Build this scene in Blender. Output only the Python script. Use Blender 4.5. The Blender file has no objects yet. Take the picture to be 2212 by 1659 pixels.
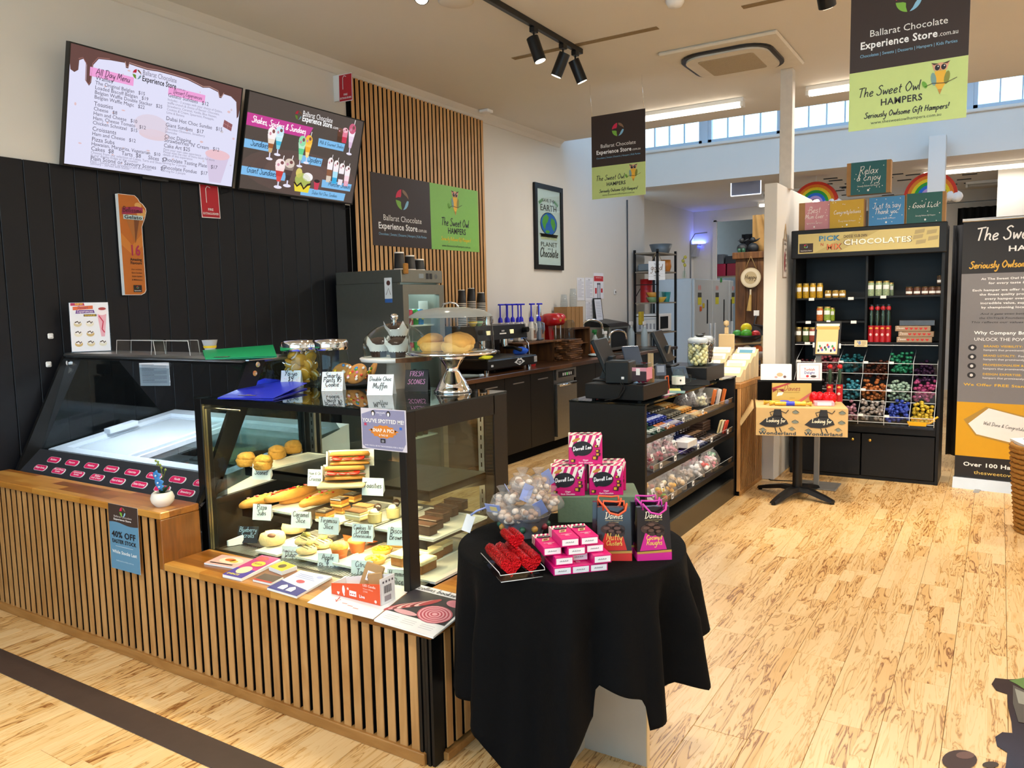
import bpy,math,random
from mathutils import Vector,Matrix
from math import sin,cos,pi
MT=Matrix.Translation;MR=Matrix.Rotation
V=Vector
random.seed(7)
sc=bpy.context.scene
COL=sc.collection
# ------------------------------------------------------------------ camera
FPX=1693.9;EYE=V((0,0,1.55))
def cam_axes(yaw,pitch,roll):
    yaw,pitch,roll=map(math.radians,(yaw,pitch,roll))
    f=V((-sin(yaw)*cos(pitch),cos(yaw)*cos(pitch),sin(pitch)))
    r0=V((cos(yaw),sin(yaw),0));u0=r0.cross(f)
    r=r0*cos(roll)+u0*sin(roll);u=u0*cos(roll)-r0*sin(roll)
    return r,u,f
CR,CU,CF=cam_axes(31.91,-5.83,-1.22)
cd=bpy.data.cameras.new('camera');cam=bpy.data.objects.new('camera',cd);COL.objects.link(cam)
cd.sensor_width=36;cd.lens=FPX/2212*36;cd.clip_start=.05;cd.clip_end=100
cam.matrix_world=Matrix(((CR.x,CU.x,-CF.x,EYE.x),(CR.y,CU.y,-CF.y,EYE.y),(CR.z,CU.z,-CF.z,EYE.z),(0,0,0,1)))
sc.camera=cam
# ------------------------------------------------------------------ world, exposure
sc.view_settings.view_transform='Standard';sc.view_settings.look='None'
sc.view_settings.gamma=1;sc.view_settings.use_curve_mapping=False
sc.view_settings.exposure=-0.1
sc.cycles.transparent_max_bounces=40;sc.cycles.max_bounces=10
wd=bpy.data.worlds.new('sky');sc.world=wd;wd.use_nodes=True
wn=wd.node_tree.nodes;wl=wd.node_tree.links
bg=wn['Background'];tc=wn.new('ShaderNodeTexCoord');sx=wn.new('ShaderNodeSeparateXYZ');rp=wn.new('ShaderNodeValToRGB')
wl.new(tc.outputs['Generated'],sx.inputs[0]);wl.new(sx.outputs[2],rp.inputs[0]);wl.new(rp.outputs[0],bg.inputs[0])
rp.color_ramp.elements[0].color=(.50,.74,1,1);rp.color_ramp.elements[1].color=(.22,.48,1,1)
bg.inputs[1].default_value=5
def lamp(kind,name,loc,energy,color,aim=None,**kw):
    d=bpy.data.lights.new(name,kind);d.energy=energy;d.color=color
    for k,v in kw.items():setattr(d,k,v)
    o=bpy.data.objects.new(name,d);COL.objects.link(o);o.location=loc
    if aim is not None:o.rotation_euler=(V(aim)-V(loc)).to_track_quat('-Z','Y').to_euler()
    return o
# batten tubes, track spots and the display case strips carry their own light in their builders
# ------------------------------------------------------------------ pixel -> place helpers (photograph frame 2212 x 1659)
def ray(px,py):return CR*((px-1106)/FPX)-CU*((py-829.5)/FPX)+CF
def X(px,py,x):
    d=ray(px,py);return EYE+d*((x-EYE.x)/d.x)
def Y(px,py,y):
    d=ray(px,py);return EYE+d*((y-EYE.y)/d.y)
def Z(px,py,z):
    d=ray(px,py);return EYE+d*((z-EYE.z)/d.z)
# ------------------------------------------------------------------ materials
def lin(h):
    h=h.lstrip('#');c=[int(h[i:i+2],16)/255 for i in (0,2,4)]
    return tuple(x/12.92 if x<=.04045 else ((x+.055)/1.055)**2.4 for x in c)+(1,)
MATS={}
def mat(name,col='#808080',rough=.5,metal=0,var=.08,scale=12,bump=0,emit=0,emit_col=None,coat=0,spec=.5,alpha=1,trans=0,sheen=0):
    if name in MATS:return MATS[name]
    m=bpy.data.materials.new(name);m.use_nodes=True;MATS[name]=m
    n=m.node_tree.nodes;l=m.node_tree.links;b=n['Principled BSDF']
    c=lin(col)
    t=n.new('ShaderNodeTexCoord');no=n.new('ShaderNodeTexNoise');no.inputs['Scale'].default_value=scale;no.inputs['Detail'].default_value=3
    l.new(t.outputs['Object'],no.inputs['Vector'])
    mx=n.new('ShaderNodeMix');mx.data_type='RGBA'
    mx.inputs['A'].default_value=tuple(x*(1-var) for x in c[:3])+(1,);mx.inputs['B'].default_value=tuple(min(1,x*(1+var)) for x in c[:3])+(1,)
    l.new(no.outputs['Fac'],mx.inputs['Factor']);l.new(mx.outputs['Result'],b.inputs['Base Color'])
    b.inputs['Roughness'].default_value=rough;b.inputs['Metallic'].default_value=metal
    b.inputs['Specular IOR Level'].default_value=spec
    if coat:b.inputs['Coat Weight'].default_value=coat;b.inputs['Coat Roughness'].default_value=.08
    if sheen:b.inputs['Sheen Weight'].default_value=sheen
    if trans:b.inputs['Transmission Weight'].default_value=trans
    if alpha<1:b.inputs['Alpha'].default_value=alpha
    if bump:
        bp=n.new('ShaderNodeBump');bp.inputs['Strength'].default_value=bump;bp.inputs['Distance'].default_value=.01
        l.new(no.outputs['Fac'],bp.inputs['Height']);l.new(bp.outputs['Normal'],b.inputs['Normal'])
    if emit:
        b.inputs['Emission Strength'].default_value=emit
        if emit_col:b.inputs['Emission Color'].default_value=lin(emit_col)
        else:l.new(mx.outputs['Result'],b.inputs['Emission Color'])
    return m
def glass(name,tint='#ffffff',ior=1.45,rough=.0,density=0):
    """thin sheet: clear pass-through plus a fresnel reflection"""
    if name in MATS:return MATS[name]
    m=bpy.data.materials.new(name);m.use_nodes=True;MATS[name]=m
    n=m.node_tree.nodes;l=m.node_tree.links;n.remove(n['Principled BSDF']);out=n['Material Output']
    tr=n.new('ShaderNodeBsdfTransparent');tr.inputs[0].default_value=lin(tint)
    gl=n.new('ShaderNodeBsdfGlossy');gl.inputs['Roughness'].default_value=rough
    lw=n.new('ShaderNodeLayerWeight');lw.inputs['Blend'].default_value=.5;f0=((ior-1)/(ior+1))**2
    pw=n.new('ShaderNodeMath');pw.operation='POWER';pw.inputs[1].default_value=5;l.new(lw.outputs['Facing'],pw.inputs[0])
    ad=n.new('ShaderNodeMath');ad.operation='MULTIPLY_ADD';ad.inputs[1].default_value=1-f0;ad.inputs[2].default_value=f0;l.new(pw.outputs[0],ad.inputs[0])
    mx=n.new('ShaderNodeMixShader');l.new(ad.outputs[0],mx.inputs[0]);l.new(tr.outputs[0],mx.inputs[1]);l.new(gl.outputs[0],mx.inputs[2])
    if density:
        df=n.new('ShaderNodeBsdfDiffuse');df.inputs[0].default_value=lin(tint);m2=n.new('ShaderNodeMixShader');m2.inputs[0].default_value=density
        l.new(mx.outputs[0],m2.inputs[1]);l.new(df.outputs[0],m2.inputs[2]);mx=m2
    l.new(mx.outputs[0],out.inputs[0]);return m
def flat(col):return mat('print '+col,col,.55,var=.03,scale=30)
def M_(m):return flat(m) if isinstance(m,str) else m
def node_mat(name,rough=.5,metal=0):
    m=bpy.data.materials.new(name);m.use_nodes=True;MATS[name]=m
    n=m.node_tree.nodes;l=m.node_tree.links;b=n['Principled BSDF'];b.inputs['Roughness'].default_value=rough;b.inputs['Metallic'].default_value=metal
    return m,n,l,b
# ------------------------------------------------------------------ mesh builder
class MB:
    def __init__(s):s.v=[];s.f=[];s.fm=[];s.sm=[];s.ms=[];s.mi={};s.m=Matrix.Identity(4)
    def mid(s,m):
        m=M_(m);k=m.name
        if k not in s.mi:s.mi[k]=len(s.ms);s.ms.append(m)
        return s.mi[k]
    def add(s,vs,fs,m,smooth=False):
        o=len(s.v);M=s.m
        s.v+= [M@V(v) for v in vs];i=s.mid(m)
        for f in fs:s.f.append([o+a for a in f]);s.fm.append(i);s.sm.append(smooth)
        return s
    def box(s,x0,x1,y0,y1,z0,z1,m,b=0):
        x0,x1=min(x0,x1),max(x0,x1);y0,y1=min(y0,y1),max(y0,y1);z0,z1=min(z0,z1),max(z0,z1)
        if not b:
            return s.add([(x0,y0,z0),(x1,y0,z0),(x1,y1,z0),(x0,y1,z0),(x0,y0,z1),(x1,y0,z1),(x1,y1,z1),(x0,y1,z1)],
              [(0,3,2,1),(4,5,6,7),(0,1,5,4),(1,2,6,5),(2,3,7,6),(3,0,4,7)],m)
        b=min(b,(x1-x0)*.49,(y1-y0)*.49,(z1-z0)*.49)
        r=[(x0+b,y0+b),(x1-b,y0+b),(x1-b,y1-b),(x0+b,y1-b)]
        q=[(x0+b,y0),(x1-b,y0),(x1,y0+b),(x1,y1-b),(x1-b,y1),(x0+b,y1),(x0,y1-b),(x0,y0+b)]
        vs=[(a,c,z0) for a,c in r]+[(a,c,z0+b) for a,c in q]+[(a,c,z1-b) for a,c in q]+[(a,c,z1) for a,c in r]
        fs=[(0,3,2,1),(20,21,22,23)]
        for i in range(8):j=(i+1)%8;fs.append((4+i,4+j,12+j,12+i))
        for i in range(4):
            a=4+2*i;fs.append((i,(i+1)%4,a+1,a));fs.append((i,a,4+(2*i-1)%8))
            a=12+2*i;fs.append((20+(i+1)%4,20+i,a,a+1));fs.append((20+i,12+(2*i-1)%8,a))
        return s.add(vs,fs,m)
    def cbox(s,c,d,m,b=0):return s.box(c[0]-d[0]/2,c[0]+d[0]/2,c[1]-d[1]/2,c[1]+d[1]/2,c[2]-d[2]/2,c[2]+d[2]/2,m,b)
    def quad(s,a,b,c,d,m):return s.add([a,b,c,d],[(0,1,2,3)],m)
    def prism(s,pts,z0,z1,m,smooth=False):
        n=len(pts);return s.add([(x,y,z0) for x,y in pts]+[(x,y,z1) for x,y in pts],[tuple(range(n-1,-1,-1)),tuple(range(n,2*n))]+[(i,(i+1)%n,n+(i+1)%n,n+i) for i in range(n)],m)
    def hexa(s,b4,t4,m):# bottom 4, top 4 counter-clockwise
        return s.add(list(b4)+list(t4),[(3,2,1,0),(4,5,6,7),(0,1,5,4),(1,2,6,5),(2,3,7,6),(3,0,4,7)],m)
    def lathe(s,prof,m,c=(0,0,0),n=16,caps=True,fn=None,axis=None,smooth=True):
        vs=[];fs=[];k=len(prof)
        for r,z in prof:
            for i in range(n):
                a=2*pi*i/n;rr=r*(fn(a,z) if fn else 1);vs.append((c[0]+rr*cos(a),c[1]+rr*sin(a),c[2]+z))
        for j in range(k-1):
            for i in range(n):i2=(i+1)%n;fs.append((j*n+i,j*n+i2,(j+1)*n+i2,(j+1)*n+i))
        s.add(vs,fs,m,smooth)
        if caps:
            if prof[0][0]>1e-4:s.add(vs[:n],[tuple(range(n-1,-1,-1))],m)
            if prof[-1][0]>1e-4:s.add(vs[-n:],[tuple(range(n))],m)
        return s
    def cyl(s,a,b,r,m,n=12,r2=None,smooth=True):
        a=V(a);b=V(b);d=b-a;q=d.to_track_quat('Z','Y').to_matrix().to_4x4();q.translation=a
        o=s.m;s.m=o@q;s.lathe([(r,0),(r if r2 is None else r2,d.length)],m,n=n,smooth=smooth);s.m=o;return s
    def tube(s,pts,r,m,n=8,closed=False,cap=True):
        pts=[V(p) for p in pts];k=len(pts);vs=[];fs=[];up=V((0,0,1))
        rs=r if isinstance(r,(list,tuple)) else [r]*k
        for i,p in enumerate(pts):
            t=(pts[(i+1)%k] if (closed or i<k-1) else p)-(pts[i-1] if (closed or i>0) else p);t.normalize()
            a=t.cross(up);
            if a.length<1e-3:a=t.cross(V((1,0,0)))
            a.normalize();c=a.cross(t);up=c if c.length>0 else up
            for j in range(n):g=2*pi*j/n;vs.append(p+a*(cos(g)*rs[i])+c*(sin(g)*rs[i]))
        for i in range(k if closed else k-1):
            i2=(i+1)%k
            for j in range(n):j2=(j+1)%n;fs.append((i*n+j,i*n+j2,i2*n+j2,i2*n+j))
        if cap and not closed:fs.append(tuple(range(n-1,-1,-1)));fs.append(tuple(range((k-1)*n,k*n)))
        return s.add(vs,fs,m,True)
    def grid(s,fn,nu,nv,m,smooth=True,cu=False):
        vs=[fn(i/(nu if cu else nu),j/nv) for j in range(nv+1) for i in range(nu if cu else nu+1)];w=nu if cu else nu+1
        fs=[(j*w+i,j*w+(i+1)%w,(j+1)*w+(i+1)%w,(j+1)*w+i) for j in range(nv) for i in range(nu)]
        return s.add(vs,fs,m,smooth)
    def blob(s,c,r,m,n=10,k=7,noise=0,seed=0,flat_bottom=None,pw=1):
        rd=random.Random(seed);vs=[];fs=[];r=(r,r,r) if isinstance(r,(int,float)) else r
        ph=[rd.uniform(0,6.28) for _ in range(6)]
        for j in range(k+1):
            t=pi*j/k
            for i in range(n):
                a=2*pi*i/n;g=1+noise*(sin(3*a+ph[0]+2*t)*.5+sin(5*a+ph[1])*.3*sin(t)+sin(4*t+ph[2]+a)*.4)
                sp=lambda q:math.copysign(abs(q)**pw,q)
                x=r[0]*sp(sin(t))*cos(a)*g;y=r[1]*sp(sin(t))*sin(a)*g;z=-r[2]*sp(cos(t))*g
                if flat_bottom is not None:z=max(z,-r[2]*flat_bottom)
                vs.append((c[0]+x,c[1]+y,c[2]+z))
        for j in range(k):
            for i in range(n):i2=(i+1)%n;fs.append((j*n+i,j*n+i2,(j+1)*n+i2,(j+1)*n+i))
        return s.add(vs,fs,m,True)
    def mesh(s,name,off=(0,0,0)):
        me=bpy.data.meshes.new(name);o=V(off)
        me.from_pydata([v-o for v in s.v],[],s.f)
        for m in s.ms:me.materials.append(m)
        me.polygons.foreach_set('material_index',s.fm);me.polygons.foreach_set('use_smooth',s.sm);me.update()
        return me
def rotz(a,c=(0,0,0)):return MT(c)@MR(a,4,'Z')
def tag(o,label=None,cat=None,group=None,kind=None):
    if label:o['label']=label
    if cat:o['category']=cat
    if group:o['group']=group
    if kind:o['kind']=kind
    return o
def obj(name,mb,off=(0,0,0),parent=None):
    o=bpy.data.objects.new(name,mb.mesh(name,off));COL.objects.link(o)
    if parent:o.parent=parent
    return o
class Th:
    """a thing: an Empty at its base, parts as children. world=True: parts are given in world coordinates"""
    def __init__(s,name,label,cat,loc=(0,0,0),group=None,rz=0,world=True):
        s.e=bpy.data.objects.new(name,None);COL.objects.link(s.e);s.e.empty_display_size=.05
        s.e.location=loc;s.e.rotation_euler=(0,0,rz);s.off=V(loc) if world else V((0,0,0));tag(s.e,label,cat,group)
    def part(s,name,mb,under=None,label=None,kind=None):
        o=obj(name,mb,s.off,under or s.e);tag(o,label,kind=kind);return o
def one(name,label,cat,mb,loc,group=None,local=False,rz=0):
    o=obj(name,mb,(0,0,0) if local else loc);o.location=loc;o.rotation_euler=(0,0,rz);return tag(o,label,cat,group)
def struct(name,mb,parent=None):
    o=obj(name,mb,parent=parent)
    if not parent:o['kind']='structure'
    return o
def dup(root,loc,rz=0,label=None,group=None,scale=None):
    r=root.copy();COL.objects.link(r);r.location=loc;r.rotation_euler=(0,0,rz)
    if label:r['label']=label
    if group:r['group']=group
    if scale:r.scale=scale
    for ch in list(root.children):
        c=ch.copy();COL.objects.link(c);c.parent=r
        for g in list(ch.children):
            d=g.copy();COL.objects.link(d);d.parent=c
    return r
# ------------------------------------------------------------------ lettering
GL={}
def _txt(s,bold):
    c=bpy.data.curves.new('t','FONT');c.body=s;c.size=1;c.resolution_u=2;c.offset=.022 if bold else 0
    o=bpy.data.objects.new('t',c);me=bpy.data.meshes.new_from_object(o)
    vs=[tuple(v.co[:2]) for v in me.vertices];fs=[tuple(p.vertices) for p in me.polygons]
    bpy.data.objects.remove(o);bpy.data.curves.remove(c);bpy.data.meshes.remove(me)
    return vs,fs
def glyph(ch,bold):
    k=(ch,bold)
    if k not in GL:
        if 'hh' not in GL:GL['hh']=max(v[0] for v in _txt('HH',0)[0])
        vs,fs=_txt(ch,bold) if ch!=' ' else ([],[])
        GL[k]=(vs,fs,max(v[0] for v in _txt('H'+ch+'H',0)[0])-GL['hh'])
    return GL[k]
def twidth(s,size,bold=0,sx=1):return sum(glyph(c,bold)[2]+(.03 if bold else 0) for c in s)*size*sx
_S={'a':(1,[[(.75,.9),(.4,1),(.05,.55),(.3,0),(.62,.35),(.78,1),(.78,.3),(1,.05)]]),'b':(.9,[[(.1,2),(.08,1),(.1,.1),(.5,0),(.75,.5),(.5,1),(.12,.7)]]),
'c':(.85,[[(.75,.85),(.45,1),(.08,.5),(.35,0),(.8,.2)]]),'d':(1,[[(.75,.8),(.4,1),(.05,.5),(.3,0),(.68,.4),(.85,2),(.8,.3),(1,.05)]]),
'e':(.85,[[(.08,.45),(.5,.55),(.7,.8),(.45,1),(.1,.6),(.3,0),(.8,.2)]]),'f':(.65,[[(.7,1.8),(.45,2),(.3,1.4),(.3,.2),(.15,-.8)],[(0,.95),(.65,1)]]),
'g':(.95,[[(.75,.9),(.4,1),(.08,.55),(.35,.05),(.7,.5),(.78,1),(.7,-.5),(.35,-1),(.05,-.7)]]),'h':(.9,[[(.1,2),(.1,0)],[(.1,.5),(.4,1),(.68,.8),(.68,.2),(.9,.02)]]),
'i':(.35,[[(.1,1),(.1,.2),(.3,.02)],[(.1,1.45),(.13,1.55)]]),'j':(.45,[[(.3,1),(.28,-.5),(.05,-1)],[(.3,1.45),(.33,1.55)]]),'k':(.75,[[(.1,2),(.1,0)],[(.65,1),(.15,.5),(.7,.02)]]),
'l':(.35,[[(.12,2),(.1,.3),(.3,.02)]]),'m':(1.15,[[(.08,1),(.08,0)],[(.08,.6),(.32,1),(.5,.7),(.5,0)],[(.5,.6),(.8,1),(.95,.7),(.95,.15),(1.1,.02)]]),
'n':(.85,[[(.08,1),(.08,0)],[(.08,.6),(.4,1),(.65,.75),(.65,.15),(.85,.02)]]),'o':(.85,[[(.4,1),(.06,.5),(.4,0),(.75,.5),(.4,1)]]),
'p':(.9,[[(.1,1),(.1,-1)],[(.1,.7),(.5,1),(.75,.5),(.45,0),(.1,.25)]]),'q':(.9,[[(.75,.9),(.4,1),(.08,.5),(.4,0),(.75,.6)],[(.75,1),(.75,-1)]]),
'r':(.65,[[(.08,1),(.1,0)],[(.1,.6),(.35,.95),(.6,.95)]]),'s':(.7,[[(.6,.9),(.3,1),(.1,.75),(.55,.4),(.5,.05),(.05,.08)]]),'t':(.6,[[(.3,1.7),(.28,.2),(.55,.03)],[(.02,1.1),(.6,1.15)]]),
'u':(.9,[[(.08,1),(.1,.2),(.4,0),(.68,.4),(.7,1)],[(.7,1),(.7,.2),(.9,.02)]]),'v':(.75,[[(.05,1),(.35,0),(.7,1)]]),'w':(1.05,[[(.05,1),(.25,0),(.5,.8),(.75,0),(1,1)]]),
'x':(.75,[[(.05,1),(.65,0)],[(.65,1),(.05,0)]]),'y':(.85,[[(.05,1),(.15,.4),(.4,.15),(.7,.6)],[(.75,1),(.6,-.6),(.25,-1),(.05,-.7)]]),'z':(.75,[[(.05,1),(.65,1)],[(.65,1),(.05,0)],[(.05,0),(.7,0)]]),
'A':(1.3,[[(.0,0),(.6,2),(1.15,0)],[(.25,.7),(.95,.75)]]),'B':(1.15,[[(.15,2),(.1,0)],[(.1,2),(.8,1.9),(.8,1.2),(.2,1.05)],[(.2,1.05),(1,.8),(.9,.1),(.05,0)]]),
'C':(1.2,[[(1.05,1.6),(.7,2),(.1,1.1),(.5,0),(1.1,.4)]]),'D':(1.3,[[(.2,1.9),(.2,.1)],[(-.1,1.9),(.8,2),(1.15,1),(.6,.05),(-.05,.0)]]),'E':(1.05,[[(.95,1.8),(.45,2),(.2,1.5),(.6,1.1)],[(.6,1.1),(.08,.6),(.4,0),(1,.3)]]),
'F':(1,[[(.2,2),(.15,0)],[(.0,1.95),(1,2)],[(.18,1.05),(.75,1.1)]]),'G':(1.25,[[(1.05,1.6),(.7,2),(.1,1.1),(.5,0),(1,.3),(1.05,.9)],[(.65,.9),(1.15,.92)]]),'H':(1.25,[[(.2,2),(.15,0)],[(1,2),(.95,0)],[(.15,1),(1,1.05)]]),
'J':(.95,[[(.1,1.9),(.9,2)],[(.65,2),(.6,.4),(.25,0),(.0,.35)]]),'K':(1.1,[[(.15,2),(.12,0)],[(.95,1.95),(.2,1),(1.05,0)]]),'L':(1.1,[[(.45,1.6),(.4,2),(.25,1.6),(.3,.4),(.1,.0),(.4,.2),(1,.05)]]),
'M':(1.5,[[(.1,0),(.25,2),(.7,.5)],[(.7,.5),(1.15,2),(1.3,0)]]),'O':(1.35,[[(.6,2),(.08,1),(.6,0),(1.2,1),(.6,2)]]),'P':(1.1,[[(.2,2),(.15,0)],[(.0,1.9),(.9,1.95),(.85,1.1),(.2,1)]]),
'R':(1.15,[[(.2,2),(.15,0)],[(.0,1.9),(.9,1.95),(.8,1.15),(.25,1.05)],[(.35,1.05),(1.05,0)]]),'S':(1.05,[[(.95,1.75),(.6,2),(.2,1.6),(.75,1),(.8,.25),(.3,0),(-.05,.4)]]),'T':(1.1,[[(-.05,1.85),(1.1,2)],[(.55,1.95),(.45,0)]]),
'W':(1.6,[[(.05,2),(.4,0)],[(.4,0),(.8,1.6),(1.1,0)],[(1.1,0),(1.5,2)]]),'Y':(1.1,[[(.05,2),(.5,1)],[(1,2),(.3,0)]]),"'":(.3,[[(.15,2),(.1,1.6)]]),'!':(.4,[[(.2,2),(.15,.6)],[(.12,.1),(.14,.0)]]),',':(.35,[[(.15,.1),(.05,-.3)]]),'-':(.6,[[(.08,.6),(.5,.62)]]),
'&':(1.1,[[(.95,.0),(.3,1.3),(.5,1.8),(.7,1.4),(.1,.5),(.4,0),(.95,.7)]]),'.':(.3,[[(.1,.05),(.14,.0)]]),
'$':(.9,[[(.7,1.5),(.35,1.7),(.15,1.3),(.65,.8),(.5,.3),(.1,.4)],[(.42,2),(.38,0)]]),'5':(.8,[[(.65,1.8),(.2,1.8),(.15,1.1),(.6,1),(.5,.05),(.05,.15)]]),
'I':(.4,[[(.2,2),(.15,0)]]),'N':(1.2,[[(.1,0),(.15,2)],[(.15,2),(.95,0)],[(.95,0),(1.05,2)]]),'Z':(1,[[(.05,2),(.9,2),(.0,0),(.95,0)]])}
def _cr(p,k=3):
    if len(p)<3:return p
    q=[p[0]]+p+[p[-1]];o=[]
    for i in range(1,len(q)-2):
        a,b,c,d=q[i-1],q[i],q[i+1],q[i+2]
        for j in range(k):
            t=j/k;o.append(tuple(.5*(2*b[n]+(c[n]-a[n])*t+(2*a[n]-5*b[n]+4*c[n]-d[n])*t*t+(3*b[n]-a[n]-3*c[n]+d[n])*t**3) for n in (0,1)))
    return o+[p[-1]]
def swidth(s,size):return sum(_S[c][0]+.1 if c in _S else .6 for c in s)*size
class Pan:
    """a flat printed face: metres from its lower left corner o along unit u (right) and v (up)"""
    def __init__(s,o,u,v,w,h,eps=.0006,mb=None):
        s.o=V(o);s.u=V(u).normalized();s.v=V(v).normalized();s.n=s.u.cross(s.v);s.w=w;s.h=h;s.e=eps;s.mb=mb or MB();s.L=1
    def P(s,x,y,L=None):return s.o+s.u*x+s.v*y+s.n*(s.e*(s.L if L is None else L))
    def poly(s,pts,m,L=None):
        s.mb.add([s.P(x,y,L) for x,y in pts],[tuple(range(len(pts)))],m);return s
    def rect(s,x0,y0,x1,y1,m,L=None):return s.poly([(x0,y0),(x1,y0),(x1,y1),(x0,y1)],m,L)
    def ell(s,x,y,rx,ry,m,L=None,n=20,a0=0,a1=2*pi,rot=0):
        p=[]
        for i in range(n if a1-a0>6.2 else n+1):
            a=a0+(a1-a0)*i/n;X_,Y_=rx*cos(a),ry*sin(a);p.append((x+X_*cos(rot)-Y_*sin(rot),y+X_*sin(rot)+Y_*cos(rot)))
        return s.poly(p,m,L)
    def text(s,t,x,y,size,m,bold=0,align='l',it=0,sx=1,L=3,fit=None):
        if fit:sx=fit/max(1e-6,twidth(t,size,bold))
        w=twidth(t,size,bold,sx);x-= {'l':0,'c':w/2,'r':w}[align]
        for ch in t:
            vs,fs,a=glyph(ch,bold)
            if fs:s.mb.add([s.P(x+(vx+it*vy)*size*sx,y+vy*size,L) for vx,vy in vs],fs,m)
            x+=(a+(.03 if bold else 0))*size*sx
        return s
    def line(s,pts,w,m,L=3,closed=False):
        n=len(pts);vs=[];fs=[]
        for i,(x,y) in enumerate(pts):
            a=pts[max(0,i-1)];b=pts[min(n-1,i+1)];dx,dy=b[0]-a[0],b[1]-a[1];l=math.hypot(dx,dy) or 1
            vs+=[s.P(x-dy/l*w/2,y+dx/l*w/2,L),s.P(x+dy/l*w/2,y-dx/l*w/2,L)]
        for i in range(n-1):fs.append((2*i+1,2*i+3,2*i+2,2*i))
        s.mb.add(vs,fs,m);return s
    def script(s,t,x,y,size,m,w=None,align='l',it=.18,L=3,fit=None,rot=0):
        if fit:size=fit/max(1e-6,swidth(t,1))
        w=w or size*.2;W=swidth(t,size);x-={'l':0,'c':W/2,'r':W}[align];x0=x;y0=y;cr,sr=cos(rot),sin(rot)
        for ch in t:
            if ch in _S:
                a,st=_S[ch]
                for p in st:
                    q=[]
                    for px,py in _cr(p):
                        X_=x+(px+it*py)*size-x0;Y_=py*size;q.append((x0+X_*cr-Y_*sr,y0+X_*sr+Y_*cr))
                    s.line(q,w,m,L)
                x+=(a+.1)*size
            else:
                if ch!=' ':s.text(ch,x0+(x-x0)*cr,y0+(x-x0)*sr,size*2.4,m,L=L,it=it);x+=size*.35
                x+=.6*size
        return s
def pan_px(tl,tr,br,bl,fn,val,**k):
    """panel from its four corners in the photograph, lying on the plane fn=val"""
    a,b,c,d=[fn(*q,val) for q in (tl,tr,br,bl)]
    u=((c-d)+(b-a));v=((a-d)+(b-c));w=u.length/2;h=v.length/2;u.normalize();v=(v-u*v.dot(u)).normalized()
    ctr=(a+b+c+d)/4
    return Pan(ctr-u*w/2-v*h/2,u,v,w,h,**k)
def board(p,t,m,mb=None,b=0):
    """the slab behind a panel"""
    mb=mb or MB();n=p.n;c=[p.P(0,0,0),p.P(p.w,0,0),p.P(p.w,p.h,0),p.P(0,p.h,0)]
    mb.hexa([q-n*t for q in c],c,m);return mb
def logo(p,x,y,r,L=3):
    """four-petal round emblem: pink, brown, green, blue"""
    for a0,c in ((95,'#d8214f'),(5,'#8d6f55'),(185,'#7fb743'),(275,'#8ec5e4')):
        a=math.radians(a0);pts=[]
        R=lambda ang,rr:(x+r*rr*cos(ang),y+r*rr*sin(ang))
        for i in range(9):pts.append(R(a+math.radians(80)*i/8,1))
        if a0 in (95,185):# full petals
            pts+= [R(a+math.radians(66),.62),R(a+math.radians(45),.32),R(a+math.radians(14),.45)]
        else:pts+= [R(a+math.radians(80),.75),R(a+math.radians(50),.62),R(a+math.radians(20),.78)]
        p.poly(pts,flat(c),L)
LK=.55;TUBE=7;RL=.85;SPW=80;SCR=1.15
# ================================================================== named materials
WALLX=-4.62;CEIL=3.5
m_paint=mat('white wall paint','#d9d5cd',.75,var=.03,scale=3)
m_ceil=mat('ceiling paint','#d8d2c8',.85,var=.03,scale=2)
m_black=mat('satin black laminate','#0c0c0d',.4,var=.15,spec=.35,scale=20)
m_matte=mat('matte black felt','#060607',.9,spec=.1,var=.2,scale=60)
m_board=mat('dark navy painted board','#0f1117',.5,spec=.3,var=.12,scale=14,bump=.05)
m_steel=mat('brushed steel','#a8a8a4',.32,1,var=.1,scale=40)
m_chrome=mat('chrome','#e8e8ea',.06,1,var=.02)
m_alu=mat('aluminium','#c4c6c8',.35,1,var=.05)
m_white=mat('white plastic','#eeeeec',.4,var=.02)
m_plast=mat('black plastic','#101113',.38,spec=.4,var=.1)
m_card=mat('brown cardboard','#9a7448',.8,var=.1,scale=30)
m_paper=mat('white paper','#f2f2f0',.7,var=.02,scale=8)
m_ply=mat('pale plywood','#d9bd8e',.6,var=.1,scale=9)
m_glass=glass('clear glass','#f4fbf8',1.45)
m_glassd=glass('grey tinted glass','#b9c4c6',1.5)
m_acry=glass('clear acrylic','#f6f8f8',1.4)
m_bag=glass('cellophane','#f6f4f2',1.35,.12,.10)
m_rubber=mat('rubber','#0a0a0a',.8)
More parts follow.
